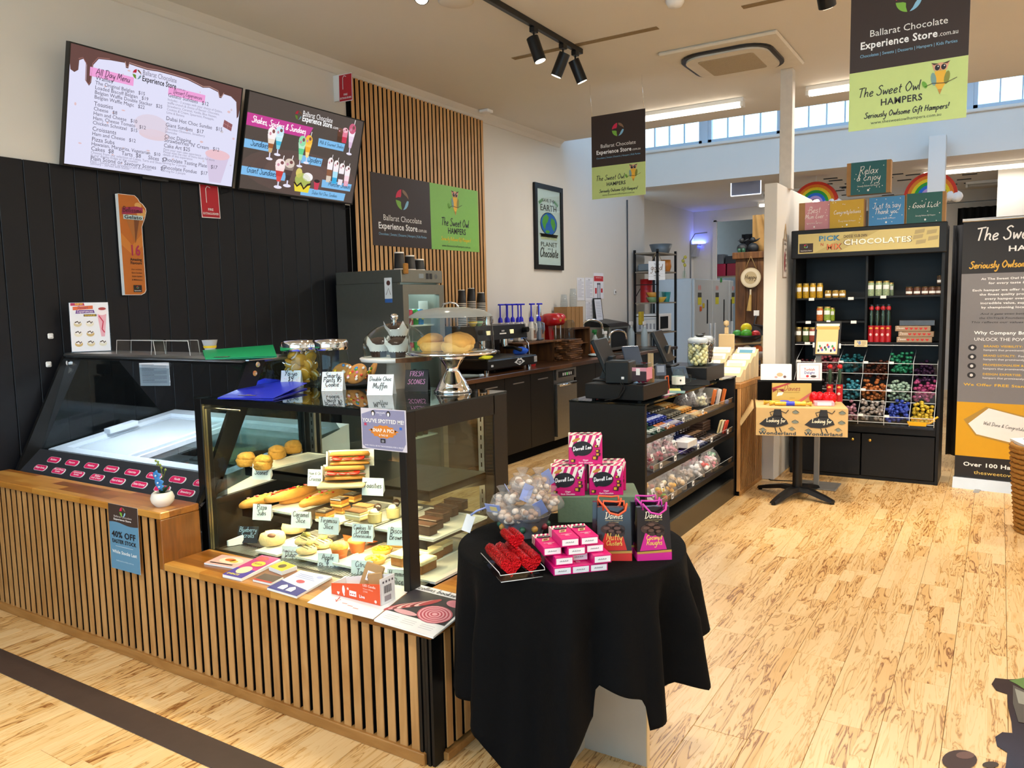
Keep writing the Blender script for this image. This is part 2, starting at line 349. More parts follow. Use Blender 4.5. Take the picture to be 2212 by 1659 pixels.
def wood(name,c1,c2,c3,scale=(1,1,14),rough=.4,dist=3,coat=0,rnd=.25,seams=None):
    """streaky grain along the axis with the smallest scale; colour shifts from piece to piece"""
    m,n,l,b=node_mat(name,rough);t=n.new('ShaderNodeTexCoord');mp=n.new('ShaderNodeMapping');mp.inputs['Scale'].default_value=scale
    l.new(t.outputs['Object'],mp.inputs[0]);oi=n.new('ShaderNodeObjectInfo')
    cx=n.new('ShaderNodeCombineXYZ');ml=n.new('ShaderNodeMath');ml.operation='MULTIPLY';ml.inputs[1].default_value=37;l.new(oi.outputs['Random'],ml.inputs[0])
    for i in range(3):l.new(ml.outputs[0],cx.inputs[i])
    ad=n.new('ShaderNodeVectorMath');l.new(mp.outputs[0],ad.inputs[0]);l.new(cx.outputs[0],ad.inputs[1])
    no=n.new('ShaderNodeTexNoise');no.inputs['Scale'].default_value=1;no.inputs['Detail'].default_value=5;no.inputs['Distortion'].default_value=dist;l.new(ad.outputs[0],no.inputs['Vector'])
    r=n.new('ShaderNodeValToRGB');e=r.color_ramp.elements;e[0].position=.3;e[0].color=lin(c1);e[1].position=.72;e[1].color=lin(c3)
    q=e.new(.52);q.color=lin(c2);l.new(no.outputs['Fac'],r.inputs[0])
    hs=n.new('ShaderNodeHueSaturation');va=n.new('ShaderNodeMapRange');va.inputs['To Min'].default_value=1-rnd;va.inputs['To Max'].default_value=1+rnd
    l.new(oi.outputs['Random'],va.inputs[0]);l.new(va.outputs[0],hs.inputs['Value']);l.new(r.outputs[0],hs.inputs['Color']);l.new(hs.outputs[0],b.inputs['Base Color'])
    if coat:b.inputs['Coat Weight'].default_value=coat;b.inputs['Coat Roughness'].default_value=.12
    return m
m_slat=wood('oak veneer slat','#a8763f','#b98850','#c6965e',(9,9,1.2),.5,rnd=.07)
m_slat_lit=wood('oak veneer slat lit tone','#bd8d54','#cc9c62','#dab078',(9,9,1.2),.5,rnd=.07)  # same oak as the counter; paler tone stands for stronger light on the wall
m_trim=wood('oak trim','#96652f','#a5733a','#b17f45',(1.5,9,9),.45,rnd=.04)
def blockwood(name,cols,bl,bw,rough=.3,axis='x'):
    """butcher block: staves of many browns laid end to end"""
    m,n,l,b=node_mat(name,rough);t=n.new('ShaderNodeTexCoord');br=n.new('ShaderNodeTexBrick');mp=n.new('ShaderNodeMapping')
    l.new(t.outputs['Object'],mp.inputs[0])
    if axis=='y':mp.inputs['Rotation'].default_value=(0,0,pi/2)
    if axis=='z':mp.inputs['Rotation'].default_value=(pi/2,0,pi/2)
    l.new(mp.outputs[0],br.inputs['Vector']);br.inputs['Scale'].default_value=1;br.inputs['Brick Width'].default_value=bl;br.inputs['Row Height'].default_value=bw
    br.inputs['Mortar Size'].default_value=.0006;br.inputs['Color1'].default_value=(0,0,0,1);br.inputs['Color2'].default_value=(1,1,1,1);br.inputs['Mortar'].default_value=(.1,.1,.1,1);br.offset=.37
    no=n.new('ShaderNodeTexNoise');no.inputs['Scale'].default_value=6;no.inputs['Detail'].default_value=6;m2=n.new('ShaderNodeMapping');m2.inputs['Scale'].default_value=(1,9,9);l.new(mp.outputs[0],m2.inputs[0]);l.new(m2.outputs[0],no.inputs[0])
    mx=n.new('ShaderNodeMix');mx.inputs['Factor'].default_value=.38;l.new(br.outputs['Color'],mx.inputs['A']);l.new(no.outputs['Fac'],mx.inputs['B'])
    r=n.new('ShaderNodeValToRGB');e=r.color_ramp.elements;e[0].color=lin(cols[0]);e[0].position=.15;e[1].color=lin(cols[-1]);e[1].position=.85
    for i,c in enumerate(cols[1:-1]):q=e.new(.15+.7*(i+1)/(len(cols)-1));q.color=lin(c)
    l.new(mx.outputs['Result'],r.inputs[0]);l.new(r.outputs[0],b.inputs['Base Color']);b.inputs['Coat Weight'].default_value=.25;b.inputs['Coat Roughness'].default_value=.15
    return m
m_ledge=blockwood('acacia block','#6d3f14 #94591e #a86a26 #be8236 #d09a4c'.split(),.42,.055)
m_ledgez=blockwood('acacia block upright','#6d3f14 #94591e #a86a26 #be8236 #d09a4c'.split(),.3,.05,axis='z')
m_bench=blockwood('dark walnut block','#2a180c #3d2412 #4f3019 #5f3d22'.split(),.5,.05,.28,'y')
m_rustic=wood('rustic brown board','#3d2410','#5e3a1a','#7a5228',(7,7,.8),.6,rnd=.3)
# laminate floor: each plank prints three strips
m_floor,n,l,b=node_mat('maple laminate',.3)
t=n.new('ShaderNodeTexCoord');oi=n.new('ShaderNodeObjectInfo');sp=n.new('ShaderNodeSeparateXYZ');l.new(t.outputs['Object'],sp.inputs[0])
def mth(op,a,bb=None,c=None):
    q=n.new('ShaderNodeMath');q.operation=op
    for i,v in enumerate((a,bb,c)):
        if v is None:continue
        if isinstance(v,(int,float)):q.inputs[i].default_value=v
        else:l.new(v,q.inputs[i])
    return q.outputs[0]
strip=mth('FLOOR',mth('DIVIDE',sp.outputs[0],.0653))
offy=mth('ADD',sp.outputs[1],mth('MULTIPLY',mth('FRACT',mth('MULTIPLY',mth('ADD',strip,mth('MULTIPLY',oi.outputs['Random'],13)),.37)),.9))
blk=mth('FLOOR',mth('DIVIDE',offy,.43))
sid=mth('ADD',mth('MULTIPLY',strip,7.13),mth('ADD',mth('MULTIPLY',blk,3.71),mth('MULTIPLY',oi.outputs['Random'],91)))
wn_=n.new('ShaderNodeTexWhiteNoise');wn_.noise_dimensions='1D';l.new(sid,wn_.inputs['W'])
cv=n.new('ShaderNodeCombineXYZ');l.new(mth('MULTIPLY',sp.outputs[0],22),cv.inputs[0]);l.new(mth('MULTIPLY',sp.outputs[1],2.2),cv.inputs[1]);l.new(mth('MULTIPLY',sid,5.3),cv.inputs[2])
no=n.new('ShaderNodeTexNoise');no.inputs['Scale'].default_value=1;no.inputs['Detail'].default_value=4;no.inputs['Distortion'].default_value=1.6;l.new(cv.outputs[0],no.inputs[0])
vein=mth('ABSOLUTE',mth('SUBTRACT',mth('FRACT',mth('MULTIPLY',no.outputs['Fac'],5)),.5))
veins=mth('POWER',mth('SUBTRACT',1,mth('MULTIPLY',vein,2)),5)
dark=mth('MULTIPLY',mth('ADD',mth('MULTIPLY',veins,.75),mth('MULTIPLY',no.outputs['Fac'],.5)),mth('ADD',.25,mth('MULTIPLY',wn_.outputs['Value'],.85)))
rr=n.new('ShaderNodeValToRGB');e=rr.color_ramp.elements;e[0].position=.08;e[0].color=lin('#ecca94');e[1].position=.8;e[1].color=lin('#8f5a2a')
q=e.new(.35);q.color=lin('#dcae6c');l.new(dark,rr.inputs[0]);l.new(rr.outputs[0],b.inputs['Base Color'])
# ================================================================== floor: planks 0.196 x 1.22 m running along the shop
mb=MB();mb.box(-5.2,3.2,-2.6,15.2,-.06,-.012,mat('floor joint','#3a2a1a',.9));mb.box(-5.2,3.2,8.6,15.2,-.012,0,m_floor)
floor=struct('floor',mb)
pl=MB();pl.box(0,.1945,0,1.2185,-.012,0,m_floor,.0012);plm=pl.mesh('plank')
known={-5:2.657,-4:3.463,-3:2.926,-2:3.42,-1:4.16,-6:3.525}
rest=MB();rd=random.Random(3);npl=0
cols=[]
for k in range(-26,16):
    x=-.118+.196*(k+1);y0=known.get(k,2+rd.random()*1.22);y=y0-1.22*math.ceil((y0+2.6)/1.22)
    while y<8.6:
        cols.append((x,y));y+=1.22
def plank_w(c):
    x,y=c;P=V((x+.1,y+.6,0))-EYE;d=P.dot(CF);return -1e3+y if d<.3 else -P.length-(8 if abs(P.dot(CR)/d)>.75 or P.dot(CU)/d<-.72 else 0)-(4 if (x<-1.7 and y>1.9) else 0)
cols.sort(key=plank_w,reverse=True)
for i,(x,y) in enumerate(cols):
    y1=min(y+1.2185,8.6)
    if i<270:
        if y+1.2185<=8.6:me=plm
        else:q=MB();q.box(0,.1945,0,y1-y,-.012,0,m_floor,.0012);me=q.mesh('plank')
        o=bpy.data.objects.new('plank',me);COL.objects.link(o);o.location=(x,y,0);o.parent=floor
    else:rest.box(x,x+.1945,y,y1,-.012,0,m_floor)
tag(struct('planks',rest,floor),kind='stuff')
# dark expansion strip set in the floor along the counter
m_strip=mat('dark worn strip','#45362f',.55,var=.2,scale=14,bump=.1)
mb=MB();mb.box(-4.62,3.2,1.585,1.712,0,.004,m_strip,.002);struct('trim_1',mb)
# ================================================================== walls
mb=MB();mb.box(-4.8,WALLX,-2.6,11.3,0,5.2,m_paint);wl_=struct('wall_left',mb)
mb=MB();mb.box(-5.2,-4.98,11.3,15.2,0,3.2,m_paint);struct('wall_left_back',mb)
# dark tongue and groove boards up to 2.40 m
bm=MB();bm.box(0,.012,0,.1375,0,2.4,m_board,.003);bmm=bm.mesh('wall_board')
y=-2.55
while y<4.78:
    o=bpy.data.objects.new('wall_board',bmm);COL.objects.link(o);o.location=(WALLX,y,0);o.parent=wl_;y+=.14
mb=MB();mb.box(WALLX,WALLX+.001,-2.6,4.93,0,2.39,m_matte);struct('backing',mb,wl_)
# slatted feature panel
SY0,SY1=4.965,6.91
mb=MB();mb.box(WALLX,WALLX+.012,SY0-.03,SY1,0,3.43,m_matte);sp_=struct('slat_backing',mb,wl_)
sm=MB();sm.box(.012,.028,.0005,.0375,0,3.428,m_matte);sm.box(.028,.032,0,.038,.0,3.43,m_slat_lit,.001);smm=sm.mesh('slat')
nsl=34
for i in range(nsl):
    o=bpy.data.objects.new('slat',smm);COL.objects.link(o);o.location=(WALLX,SY0+(SY1-SY0-.038)*i/(nsl-1),0);o.parent=wl_
# cornice along the left wall, a cove profile
mb=MB();prof=[(WALLX,3.42),(WALLX+.012,3.425),(WALLX+.03,3.46),(WALLX+.07,3.488),(WALLX+.085,3.5),(WALLX,3.5)]
mb.add([(x,-2.6,z) for x,z in prof]+[(x,8.62,z) for x,z in prof],[tuple(range(5,-1,-1)),tuple(range(6,12))]+[(i,(i+1)%6,6+(i+1)%6,6+i) for i in range(6)],m_ceil)
struct('trim_2',mb)
# ceiling: main shop, with the raised lantern beyond
mb=MB();mb.box(-4.62,3.2,-2.6,8.66,CEIL,CEIL+.12,m_ceil);ceil=struct('ceiling',mb)
mb=MB();mb.box(-4.62,3.2,8.5,11.2,5.1,5.2,m_ceil);struct('ceiling_lantern',mb)
mb=MB();mb.box(-5.2,3.2,11.06,16,3.2,3.3,m_ceil);struct('ceiling_back',mb)
# patched slots in the ceiling
m_patch=mat('patched ceiling slot','#8a7656',.9,var=.25,scale=40)
for x0,x1,y0 in ((-3.38,-2.16,5.55),(-1.545,-.6,5.51)):
    mb=MB();mb.box(x0,x1,y0-.03,y0+.03,CEIL-.004,CEIL,m_patch);struct('ceiling_patch',mb,ceil)
# right wall and the wall behind the camera with its shop window opening
mb=MB();mb.box(3.2,3.35,-2.6,15.2,0,5.2,m_paint);struct('wall_right',mb)
mb=MB();mb.box(-4.8,3.35,-2.75,-2.6,0,.5,m_paint);mb.box(-4.8,3.35,-2.75,-2.6,2.9,3.6,m_paint);mb.box(-4.8,-3.9,-2.75,-2.6,.5,2.9,m_paint);mb.box(2.4,3.35,-2.75,-2.6,.5,2.9,m_paint);struct('wall_front',mb)
mb=MB();mb.box(-3.9,2.4,-2.69,-2.684,.5,2.9,m_glass)
for x in (-3.9,-1.85,.2,2.35):mb.box(x,x+.05,-2.72,-2.64,.5,2.9,m_plast)
struct('window_1',mb)
# header wall over the back room, with the clerestory windows
BY=10.9;Z0,Z1=3.19,3.70
mb=MB();mb.box(-4.62,3.2,BY,BY+.16,Z0,Z1-.04,m_paint);mb.box(-4.62,3.2,BY-.05,BY+.2,Z1-.04,Z1,m_paint,.008);mb.box(-4.62,3.2,BY,BY+.15,4.55,5.2,m_paint);struct('wall_header',mb)
mb=MB();mb.box(-4.62,3.2,8.5,8.6,4.75,5.2,m_paint);mb.box(-4.62,3.2,8.5,8.6,3.62,3.8,m_paint);struct('wall_lantern_front',mb)
m_sash=mat('window frame paint','#b9c6d2',.5,var=.03)
wi=[]
x=-4.58;k=2
while x<3.1:
    mb=MB();w=.98;f=MB()
    f.box(x,x+.05,BY+.02,BY+.09,Z1,4.55,m_sash);f.box(x+w-.05,x+w,BY+.02,BY+.09,Z1,4.55,m_sash);f.box(x,x+w,BY+.02,BY+.09,Z1,Z1+.05,m_sash);f.box(x,x+w,BY+.02,BY+.09,4.5,4.55,m_sash)
    wo=struct('window_%d'%k,f);wo['kind']='structure'
    for j in (1,2,3):
        q=MB();q.box(x+.05+(w-.1)*j/4-.008,x+.05+(w-.1)*j/4+.008,BY+.035,BY+.07,Z1+.05,4.5,m_sash);struct('glazing_bar',q,wo)
    for j in range(4):
        q=MB();q.box(x+.05+(w-.1)*j/4+.008,x+.05+(w-.1)*(j+1)/4-.008,BY+.05,BY+.054,Z1+.05,4.5,m_glass);struct('pane',q,wo)
    q=MB();q.box(x+w-.002,x+1.06,BY+.0,BY+.12,Z1,4.55,m_sash);struct('mullion',q,wo)
    x+=1.055;k+=1
# nib partition beside the chocolate cabinet and the posts
mb=MB();mb.box(-1.705,-1.60,6.78,8.2,0,2.5,m_paint,.004);struct('wall_nib',mb)
mb=MB();mb.box(-1.675,-1.572,7.15,7.25,2.49,CEIL,mat('worn white post','#d5cfc6',.7,var=.12,scale=20),.004);struct('column_1',mb)
p=Y(2024,372,10.7);mb=MB();mb.box(p.x-.09,p.x+.09,10.6,10.78,0,3.4,m_paint,.004);struct('column_2',mb)
# back room: end wall with a doorway, pier, grey wall on the far side
mb=MB();c=Z(1533,460,3.2);EY=14.6
d0=Y(1542,480,EY).x;d1=-2.2
mb.box(-5.1,d0,EY,EY+.12,0,3.2,m_paint);mb.box(d0,3.2,EY,EY+.12,Y(1600,472,EY).z,3.2,m_paint);mb.box(-1.4,3.2,EY,EY+.12,0,3.0,m_paint);struct('wall_back',mb)
mb=MB();z=Y(1600,472,EY).z
mb.box(d0-.02,d0+.06,EY-.02,EY+.02,0,z,m_paint);mb.box(d0,-1.4,EY-.02,EY+.02,z-.03,z+.05,m_paint);struct('trim_3',mb)
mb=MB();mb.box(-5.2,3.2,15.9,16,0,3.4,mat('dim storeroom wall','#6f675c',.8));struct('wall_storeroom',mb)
a=Y(2155,400,12.2);mb=MB();mb.box(a.x,3.2,12.2,12.35,0,3.2,m_paint);struct('wall_back_right',mb)
# skirting behind the cabinet
mb=MB();mb.box(-.3,1.2,8.02,8.06,0,.11,m_white,.006);struct('baseboard_back',mb)
# ================================================================== service counter: slatted front, acacia ledge at two heights
CY=1.969
t=Th('service_counter','oak slatted service counter with acacia ledge stepping from high to low','counter',(-3,2.05,0))
mb=MB();mb.box(-4.595,-2.98,CY+.022,2.13,0,.676,m_matte);mb.box(-2.98,-1.578,CY+.022,2.178,0,.455,m_matte);mb.box(-1.80,-1.578,2.178,2.93,0,.455,m_matte);t.part('carcass',mb)
sl=MB();sl.box(0,.0345,0,.005,.04,.454,m_slat,.001);sl.box(.0005,.034,.005,.022,.04,.454,m_matte);sm_=sl.mesh('slat')
sh=MB();sh.box(0,.0345,0,.005,.04,.675,m_slat,.001);sh.box(.0005,.034,.005,.022,.04,.675,m_matte);smh=sh.mesh('slat')
def put(me,loc,par,name,rz=0):
    o=bpy.data.objects.new(name,me);COL.objects.link(o);o.parent=par;o.location=loc;o.rotation_euler=(0,0,rz);return o
x=-1.662
while x>-4.57:
    put(sm_ if x>-2.985 else smh,V((x,CY,0))-t.off,t.e,'slat');x-=.0525
for k in range(17):put(sm_,V((-1.557,2.035+.0525*k,0))-t.off,t.e,'slat',pi/2)
mb=MB()
for k in range(4):mb.box(-1.622+.0155*k,-1.611+.0155*k,CY-.002+.004*(k%2),CY+.06,0,.454,m_black)
t.part('corner_post',mb,label='black ribbed corner post')
mb=MB();mb.box(-4.595,-1.6,CY-.012,CY+.03,0,.042,m_trim,.003);mb.box(-1.575,-1.545,2.02,2.93,0,.03,m_trim,.003);t.part('kickboard',mb)
mb=MB();mb.box(-4.595,-2.972,1.952,2.142,.675,.706,m_ledge,.004);t.part('high_ledge',mb)
mb=MB();mb.box(-3.004,-2.972,1.952,2.142,.458,.675,m_ledgez,.003);t.part('step_panel',mb)
mb=MB();mb.box(-2.972,-1.55,1.952,2.182,.456,.488,m_ledge,.004);t.part('low_ledge',mb)
mb=MB();mb.box(-1.795,-1.55,2.182,2.94,.456,.488,m_ledge,.004);t.part('side_ledge',mb)
# ================================================================== pastry display case
m_brass_reflection=mat('brassy edge reflection','#8d8468',.3,.9)  # brassy reflections on the left frame edge, built as coloured strips
cx0,cx1,cy0,cy1,cz0,cz1=-3.03,-1.825,2.188,2.886,.462,1.172
t=Th('pastry_display_case','black framed glass pastry display case lit warm inside, on the low ledge','display case',(-2.43,2.54,0))
mb=MB();mb.box(cx0,cx1,cy0+.01,cy1,.0,cz0,m_black);t.part('base',mb)
mb=MB();mb.box(cx0+.005,cx1-.005,cy0+.015,cy1-.005,cz0,cz0+.012,m_steel)
for i in range(46):y=cy0+.03+i*.0035
t.part('deck',mb)
mb=MB()
for i in range(84):x=cx0+.09+i*.0133;mb.box(x,x+.005,cy0+.025,cy0+.125,cz0+.012,cz0+.018,m_alu)
mb.box(cx0+.06,cx1-.06,cy0+.018,cy0+.026,cz0+.012,cz0+.022,m_plast);mb.box(cx0+.06,cx1-.06,cy0+.125,cy0+.132,cz0+.012,cz0+.022,m_plast);t.part('air_grille',mb,kind='stuff')
mb=MB();mb.box(cx0+.07,cx1-.07,cy0+.133,cy1-.05,cz0+.012,cz0+.026,m_steel,.003);t.part('bottom_tray',mb)
# frame: black posts and rails
mb=MB();mb.box(cx1-.034,cx1,cy0,cy0+.062,cz0,cz1-.008,m_black,.003);mb.box(cx0,cx0+.05,cy0,cy0+.05,cz0,cz1-.008,m_black,.003)
mb.box(cx1-.05,cx1,cy1-.11,cy1,cz0,cz1-.008,m_black,.003);mb.box(cx0,cx0+.05,cy1-.1,cy1,cz0,cz1-.008,m_black,.003)
mb.box(cx1-.03,cx1,cy0+.06,cy1-.1,cz1-.09,cz1-.008,m_black);mb.box(cx0,cx0+.03,cy0+.05,cy1-.1,cz1-.06,cz1-.008,m_black)
mb.box(cx0+.05,cx1-.03,cy0,cy0+.025,cz1-.032,cz1-.008,m_black);mb.box(cx0+.05,cx1-.05,cy1-.04,cy1,cz1-.07,cz1-.008,m_black)
mb.box(cx1-.03,cx1,cy0+.06,cy1-.1,cz0,cz0+.03,m_black);mb.box(cx0+.05,cx1-.03,cy0,cy0+.012,cz0,cz0+.022,m_black);t.part('frame',mb)
mb=MB();mb.box(cx0+.05,cx0+.056,cy0+.001,cy0+.012,cz0+.02,cz1-.03,m_brass_reflection);mb.box(cx0+.068,cx0+.073,cy0+.001,cy0+.01,cz0+.02,cz1-.05,m_brass_reflection);mb.box(cx0+.068,cx0+.3,cy0+.001,cy0+.008,cz1-.052,cz1-.046,m_brass_reflection);t.part('edge_reflection',mb,label='brass coloured edge reflection built as strips')
mb=MB();mb.box(cx0,cx1,cy0,cy1,cz1-.008,cz1,glass('reflective top glass','#c9d2d2',2.0));t.part('top_glass',mb)
mb=MB();mb.box(cx0+.05,cx1-.034,cy0+.002,cy0+.006,cz0+.022,cz1-.032,m_glass);t.part('front_glass',mb)
mb=MB();mb.box(cx1-.006,cx1-.002,cy0+.062,cy1-.11,cz0+.03,cz1-.09,m_glass);t.part('side_glass',mb)
mb=MB();mb.box(cx0+.002,cx0+.006,cy0+.05,cy1-.1,cz0+.03,cz1-.06,m_glass);t.part('side_glass',mb)
for k in range(2):
    x0=cx0+.05+k*.55;d=MB();d.box(x0,x0+.035,cy1-.03-.02*k,cy1-.02-.02*k,cz0+.03,cz1-.07,m_steel);d.box(x0+.51,x0+.545,cy1-.03-.02*k,cy1-.02-.02*k,cz0+.03,cz1-.07,m_steel);d.box(x0+.035,x0+.51,cy1-.03-.02*k,cy1-.02-.02*k,cz0+.03,cz0+.05,m_steel);d.box(x0+.035,x0+.51,cy1-.03-.02*k,cy1-.02-.02*k,cz1-.09,cz1-.07,m_steel)
    do=t.part('sliding_door',d);d=MB();d.box(x0+.035,x0+.51,cy1-.027-.02*k,cy1-.023-.02*k,cz0+.05,cz1-.09,m_glass);t.part('pane',d,do)
for x in (cx0+.07,cx1-.1):
    mb=MB();mb.box(x,x+.03,cy1-.085,cy1-.07,cz0+.03,cz1-.07,m_steel)
    for k in range(14):mb.box(x+.012,x+.018,cy1-.0855,cy1-.084,cz0+.06+k*.04,cz0+.08+k*.04,m_matte)
    t.part('shelf_upright',mb)
S1,S2,S0=.823,.636,cz0+.026
for z,y0 in ((S1,2.388),(S2,2.36)):
    mb=MB();mb.box(cx0+.07,cx1-.055,y0,cy1-.09,z-.012,z,mat('dark bronze shelf','#2a2620',.35,.3));mb.box(cx0+.07,cx1-.055,y0,y0+.006,z-.04,z+.002,m_black);mb.box(cx1-.061,cx1-.055,y0,cy1-.09,z-.03,z,m_black)
    s_=t.part('shelf',mb)
    for x in (cx0+.08,cx1-.075):
        d=MB();d.hexa([(x,y0+.05,z-.02),(x+.006,y0+.05,z-.02),(x+.006,cy1-.08,z-.06),(x,cy1-.08,z-.06)],[(x,y0+.05,z-.012),(x+.006,y0+.05,z-.012),(x+.006,cy1-.08,z-.012),(x,cy1-.08,z-.012)],m_steel)
        t.part('bracket',d,s_)
m_led=mat('warm led strip','#ffe2a8',.5,emit=14,emit_col='#ffd890')
mb=MB();mb.box(cx0+.1,cx1-.07,cy0+.03,cy0+.042,cz1-.03,cz1-.02,m_led);t.part('led_strip',mb,label='glowing warm led strip under the top glass')
mb=MB();mb.box(cx0+.09,cx1-.08,2.40,2.41,S1-.022,S1-.014,m_led);t.part('led_strip',mb,label='glowing warm led strip under the upper shelf')
mb=MB();mb.box(cx0+.09,cx1-.08,2.375,2.385,S2-.022,S2-.014,m_led);t.part('led_strip',mb,label='glowing warm led strip under the lower shelf')
for z,y,e in ((cz1-.035,cy0+.05,16),(S1-.024,2.42,9),(S2-.024,2.40,9)):
    lamp('AREA','case_light',(-2.43,y,z),e*LK,(1,.80,.48),aim=(-2.43,y+.12,z-1),shape='RECTANGLE',size=1.02,size_y=.02)
mb=MB();mb.hexa([(-2.95,cy0+.07,cz0+.02),(-2.94,cy0+.07,cz0+.02),(-2.91,cy0+.13,cz0+.02),(-2.92,cy0+.13,cz0+.02)],[(-2.95,cy0+.07,cz0+.045),(-2.94,cy0+.07,cz0+.045),(-2.91,cy0+.13,cz0+.06),(-2.92,cy0+.13,cz0+.06)],m_white);one('thermometer','white plastic thermometer lying at the left end of the display case deck','thermometer',mb,(-2.94,cy0+.1,cz0+.03))
# --- handwritten tent cards
m_ink=mat('black marker ink','#1b1b1e',.6)
m_cardp=mat('pale card stock','#e9eef0',.6,var=.02)
def tent(name,label,c,lines,w=.09,h=.08,tilt=14,rz=0,face=m_cardp,ink=m_ink,size=.011,it=.1,group=None,extra=None,cat='price card'):
    """folded card standing on its two edges; c is the foot of its front face"""
    a=math.radians(tilt);M=MT(c)@MR(rz,4,'Z')
    T=Th(name,label,cat,c,group,rz,world=0)
    u=V((1,0,0));v=V((0,sin(a),cos(a)))
    p=Pan((-w/2,0,0),u,v,w,h);b=board(p,.0006,face)
    q=Pan((w/2,2*h*sin(a),0),-u,V((0,-sin(a),cos(a))),w,h);board(q,.0006,face,b);T.part('card',b)
    n=len(lines)
    for i,s in enumerate(lines):
        yy=h*(.74 if n>1 else .5)-i*(h*.62/max(1,n-.25))-size*.4
        p.script(s,w*.5,yy,min(size,w*.86/max(.01,swidth(s,1))),ink,align='c',it=it)
    if extra:extra(p)
    T.part('writing',p.mb);return T
CARDS=[('savoury scones',(573,1017),2.38,['Savoury','Scones'],'price card reading Savoury Scones on the upper shelf edge'),
 ('',(694,1030),2.38,['Ham & Cheese','Croissants'],'price card reading Ham & Cheese Croissants on the upper shelf edge'),
 ('',(813,1049),2.38,['Toasties'],'price card reading Toasties on the upper shelf edge'),
 ('',(574,1104),2.352,['Pizza','Subs'],'price card reading Pizza Subs on the lower shelf edge'),
 ('',(658,1120),2.352,['Caramel','Slice'],'price card reading Caramel Slice on the lower shelf edge'),
 ('',(718,1133),2.352,['Tiramisu','Slice'],'price card reading Tiramisu Slice on the lower shelf edge'),
 ('',(791,1148),2.352,["Cookies 'N'",'Cream','Cheesecake'],'price card reading Cookies N Cream Cheesecake on the lower shelf edge'),
 ('',(868,1156),2.352,['Biscoff','Brownie'],'price card reading Biscoff Brownie, half hidden by the corner pillar'),
 ('',(637,1198),2.30,['Pistachio Loaded','Dubai','Cookie'],'price card reading Pistachio Loaded Dubai Cookie on the case deck'),
 ('',(716,1214),2.30,['Apple','&','Rhubarb'],'price card reading Apple & Rhubarb on the case deck'),
 ('',(789,1230),2.30,['Citrus','Tart'],'price card reading Citrus, behind the open orange carton'),
 ('',(868,1250),2.28,['Humming','Slice'],'price card reading Humming Slice beside the corner pillar')]
for _,q,yy,ls,lab in CARDS:
    c=Y(q[0],q[1],yy);d=(c-EYE).dot(CF);h=(.083 if yy<2.32 else .072);
    c.z-=h*.5;c.y-=.026;tent('price_card',lab,c,ls,w=.094,h=h,tilt=10,rz=.3,size=.0115)
c=Y(533,1170,2.32);c.z=S0;tent('price_card','black chalk card reading Blueberry Scrolls at the left of the deck',c,['Blueberry','Scrolls'],w=.1,h=.075,tilt=20,rz=.4,face=m_plast,ink=mat('pale blue chalk','#a9c6d8',.8),size=.012)
# --- trays and food
m_tray=mat('white porcelain','#f0eadb',.25,var=.02,coat=.3)
def tray(px,py,z,w,l,lab,dx=0):
    p=Z(px,py,z);mb=MB();mb.box(-w/2,w/2,0,l,0,.006,m_tray,.002)
    for a,b,c_,d in ((-w/2,-w/2+.006,0,l),(w/2-.006,w/2,0,l),(-w/2+.006,w/2-.006,0,.006),(-w/2+.006,w/2-.006,l-.006,l)):mb.box(a,b,c_,d,.006,.011,m_tray)
    one('serving_tray',lab,'tray',mb,p,'white serving trays in the display case',local=True)
tray(562,1013,S1,.14,.36,'white tray under the four savoury scones')
tray(598,1108,S2,.17,.38,'white tray under the long pizza subs')
tray(706,1131,S2,.14,.37,'white tray under the chocolate topped caramel slices')
tray(768,1140,S2,.13,.37,'white tray under the layered tiramisu slices')
tray(835,1150,S2,.13,.37,'white tray under the two small cheesecake cups')
tray(575,1199,S0,.14,.36,'white tray under the iced scrolls')
tray(662,1212,S0,.14,.38,'white tray under the drizzled pistachio cookies')
tray(745,1227,S0,.14,.40,'white tray under the orange muffins')
tray(822,1240,S0,.14,.40,'white tray under the yellow citrus tarts')
tray(905,1256,S0,.16,.40,'white tray under the frosted hummingbird slices')
tray(903,1166,S2,.15,.38,'white tray under the dark chocolate brownies')
m_scone=mat('golden scone crust','#c08a35',.75,var=.35,scale=45,bump=.6);m_bread=mat('baked bread crust','#c98b3c',.6,var=.3,scale=30,bump=.3)
m_crumb=mat('pale crumb','#e6c98f',.8,var=.12,scale=60,bump=.3);m_choc=mat('dark chocolate','#2b160c',.35,var=.2,coat=.2);m_mchoc=mat('chocolate sponge','#3a2115',.8,var=.3,scale=70,bump=.5)
m_cream=mat('whipped cream','#f3e6c8',.6,var=.05);m_custard=mat('yellow curd','#eebf1c',.25,var=.1,coat=.3);m_pastry=mat('shortcrust pastry','#d9ab55',.7,var=.15,scale=40,bump=.2)
m_cheese=mat('melted cheese','#e8b24a',.5,var=.35,scale=45,bump=.4);m_ham=mat('ham','#d98d86',.5,var=.15,scale=30);m_tom=mat('tomato','#c8281c',.25,var=.25,scale=35);m_let=mat('lettuce','#8fa63c',.6,var=.3)
m_icing=mat('pink icing','#ecc6c2',.35,var=.08);m_orange=mat('orange muffin case','#c9672a',.6,var=.1);m_frost=mat('cream cheese frosting','#efe0b0',.6,var=.12,scale=50,bump=.4)
FL=lambda q,z:Z(q[0],q[1],z)
def food(name,label,cat,q,z,builder,group=None,rz=0,sub=None):
    p=FL(q,z+.007);T=Th(name,label,cat,p,group,rz,world=0);builder(T);return T
def scone(sd):
    def f(T):
        a=MB();a.lathe([(.034,0),(.042,.010),(.040,.02),(.044,.03),(.036,.04)],m_scone,n=18,fn=lambda t,z:1+.09*sin(3*t+sd+z*60)+.05*sin(7*t+z*160));T.part('base',a)
        a=MB();a.blob((.003,0,.042),(.041,.04,.022),m_scone,16,8,.13,sd);T.part('crown',a)
    return f
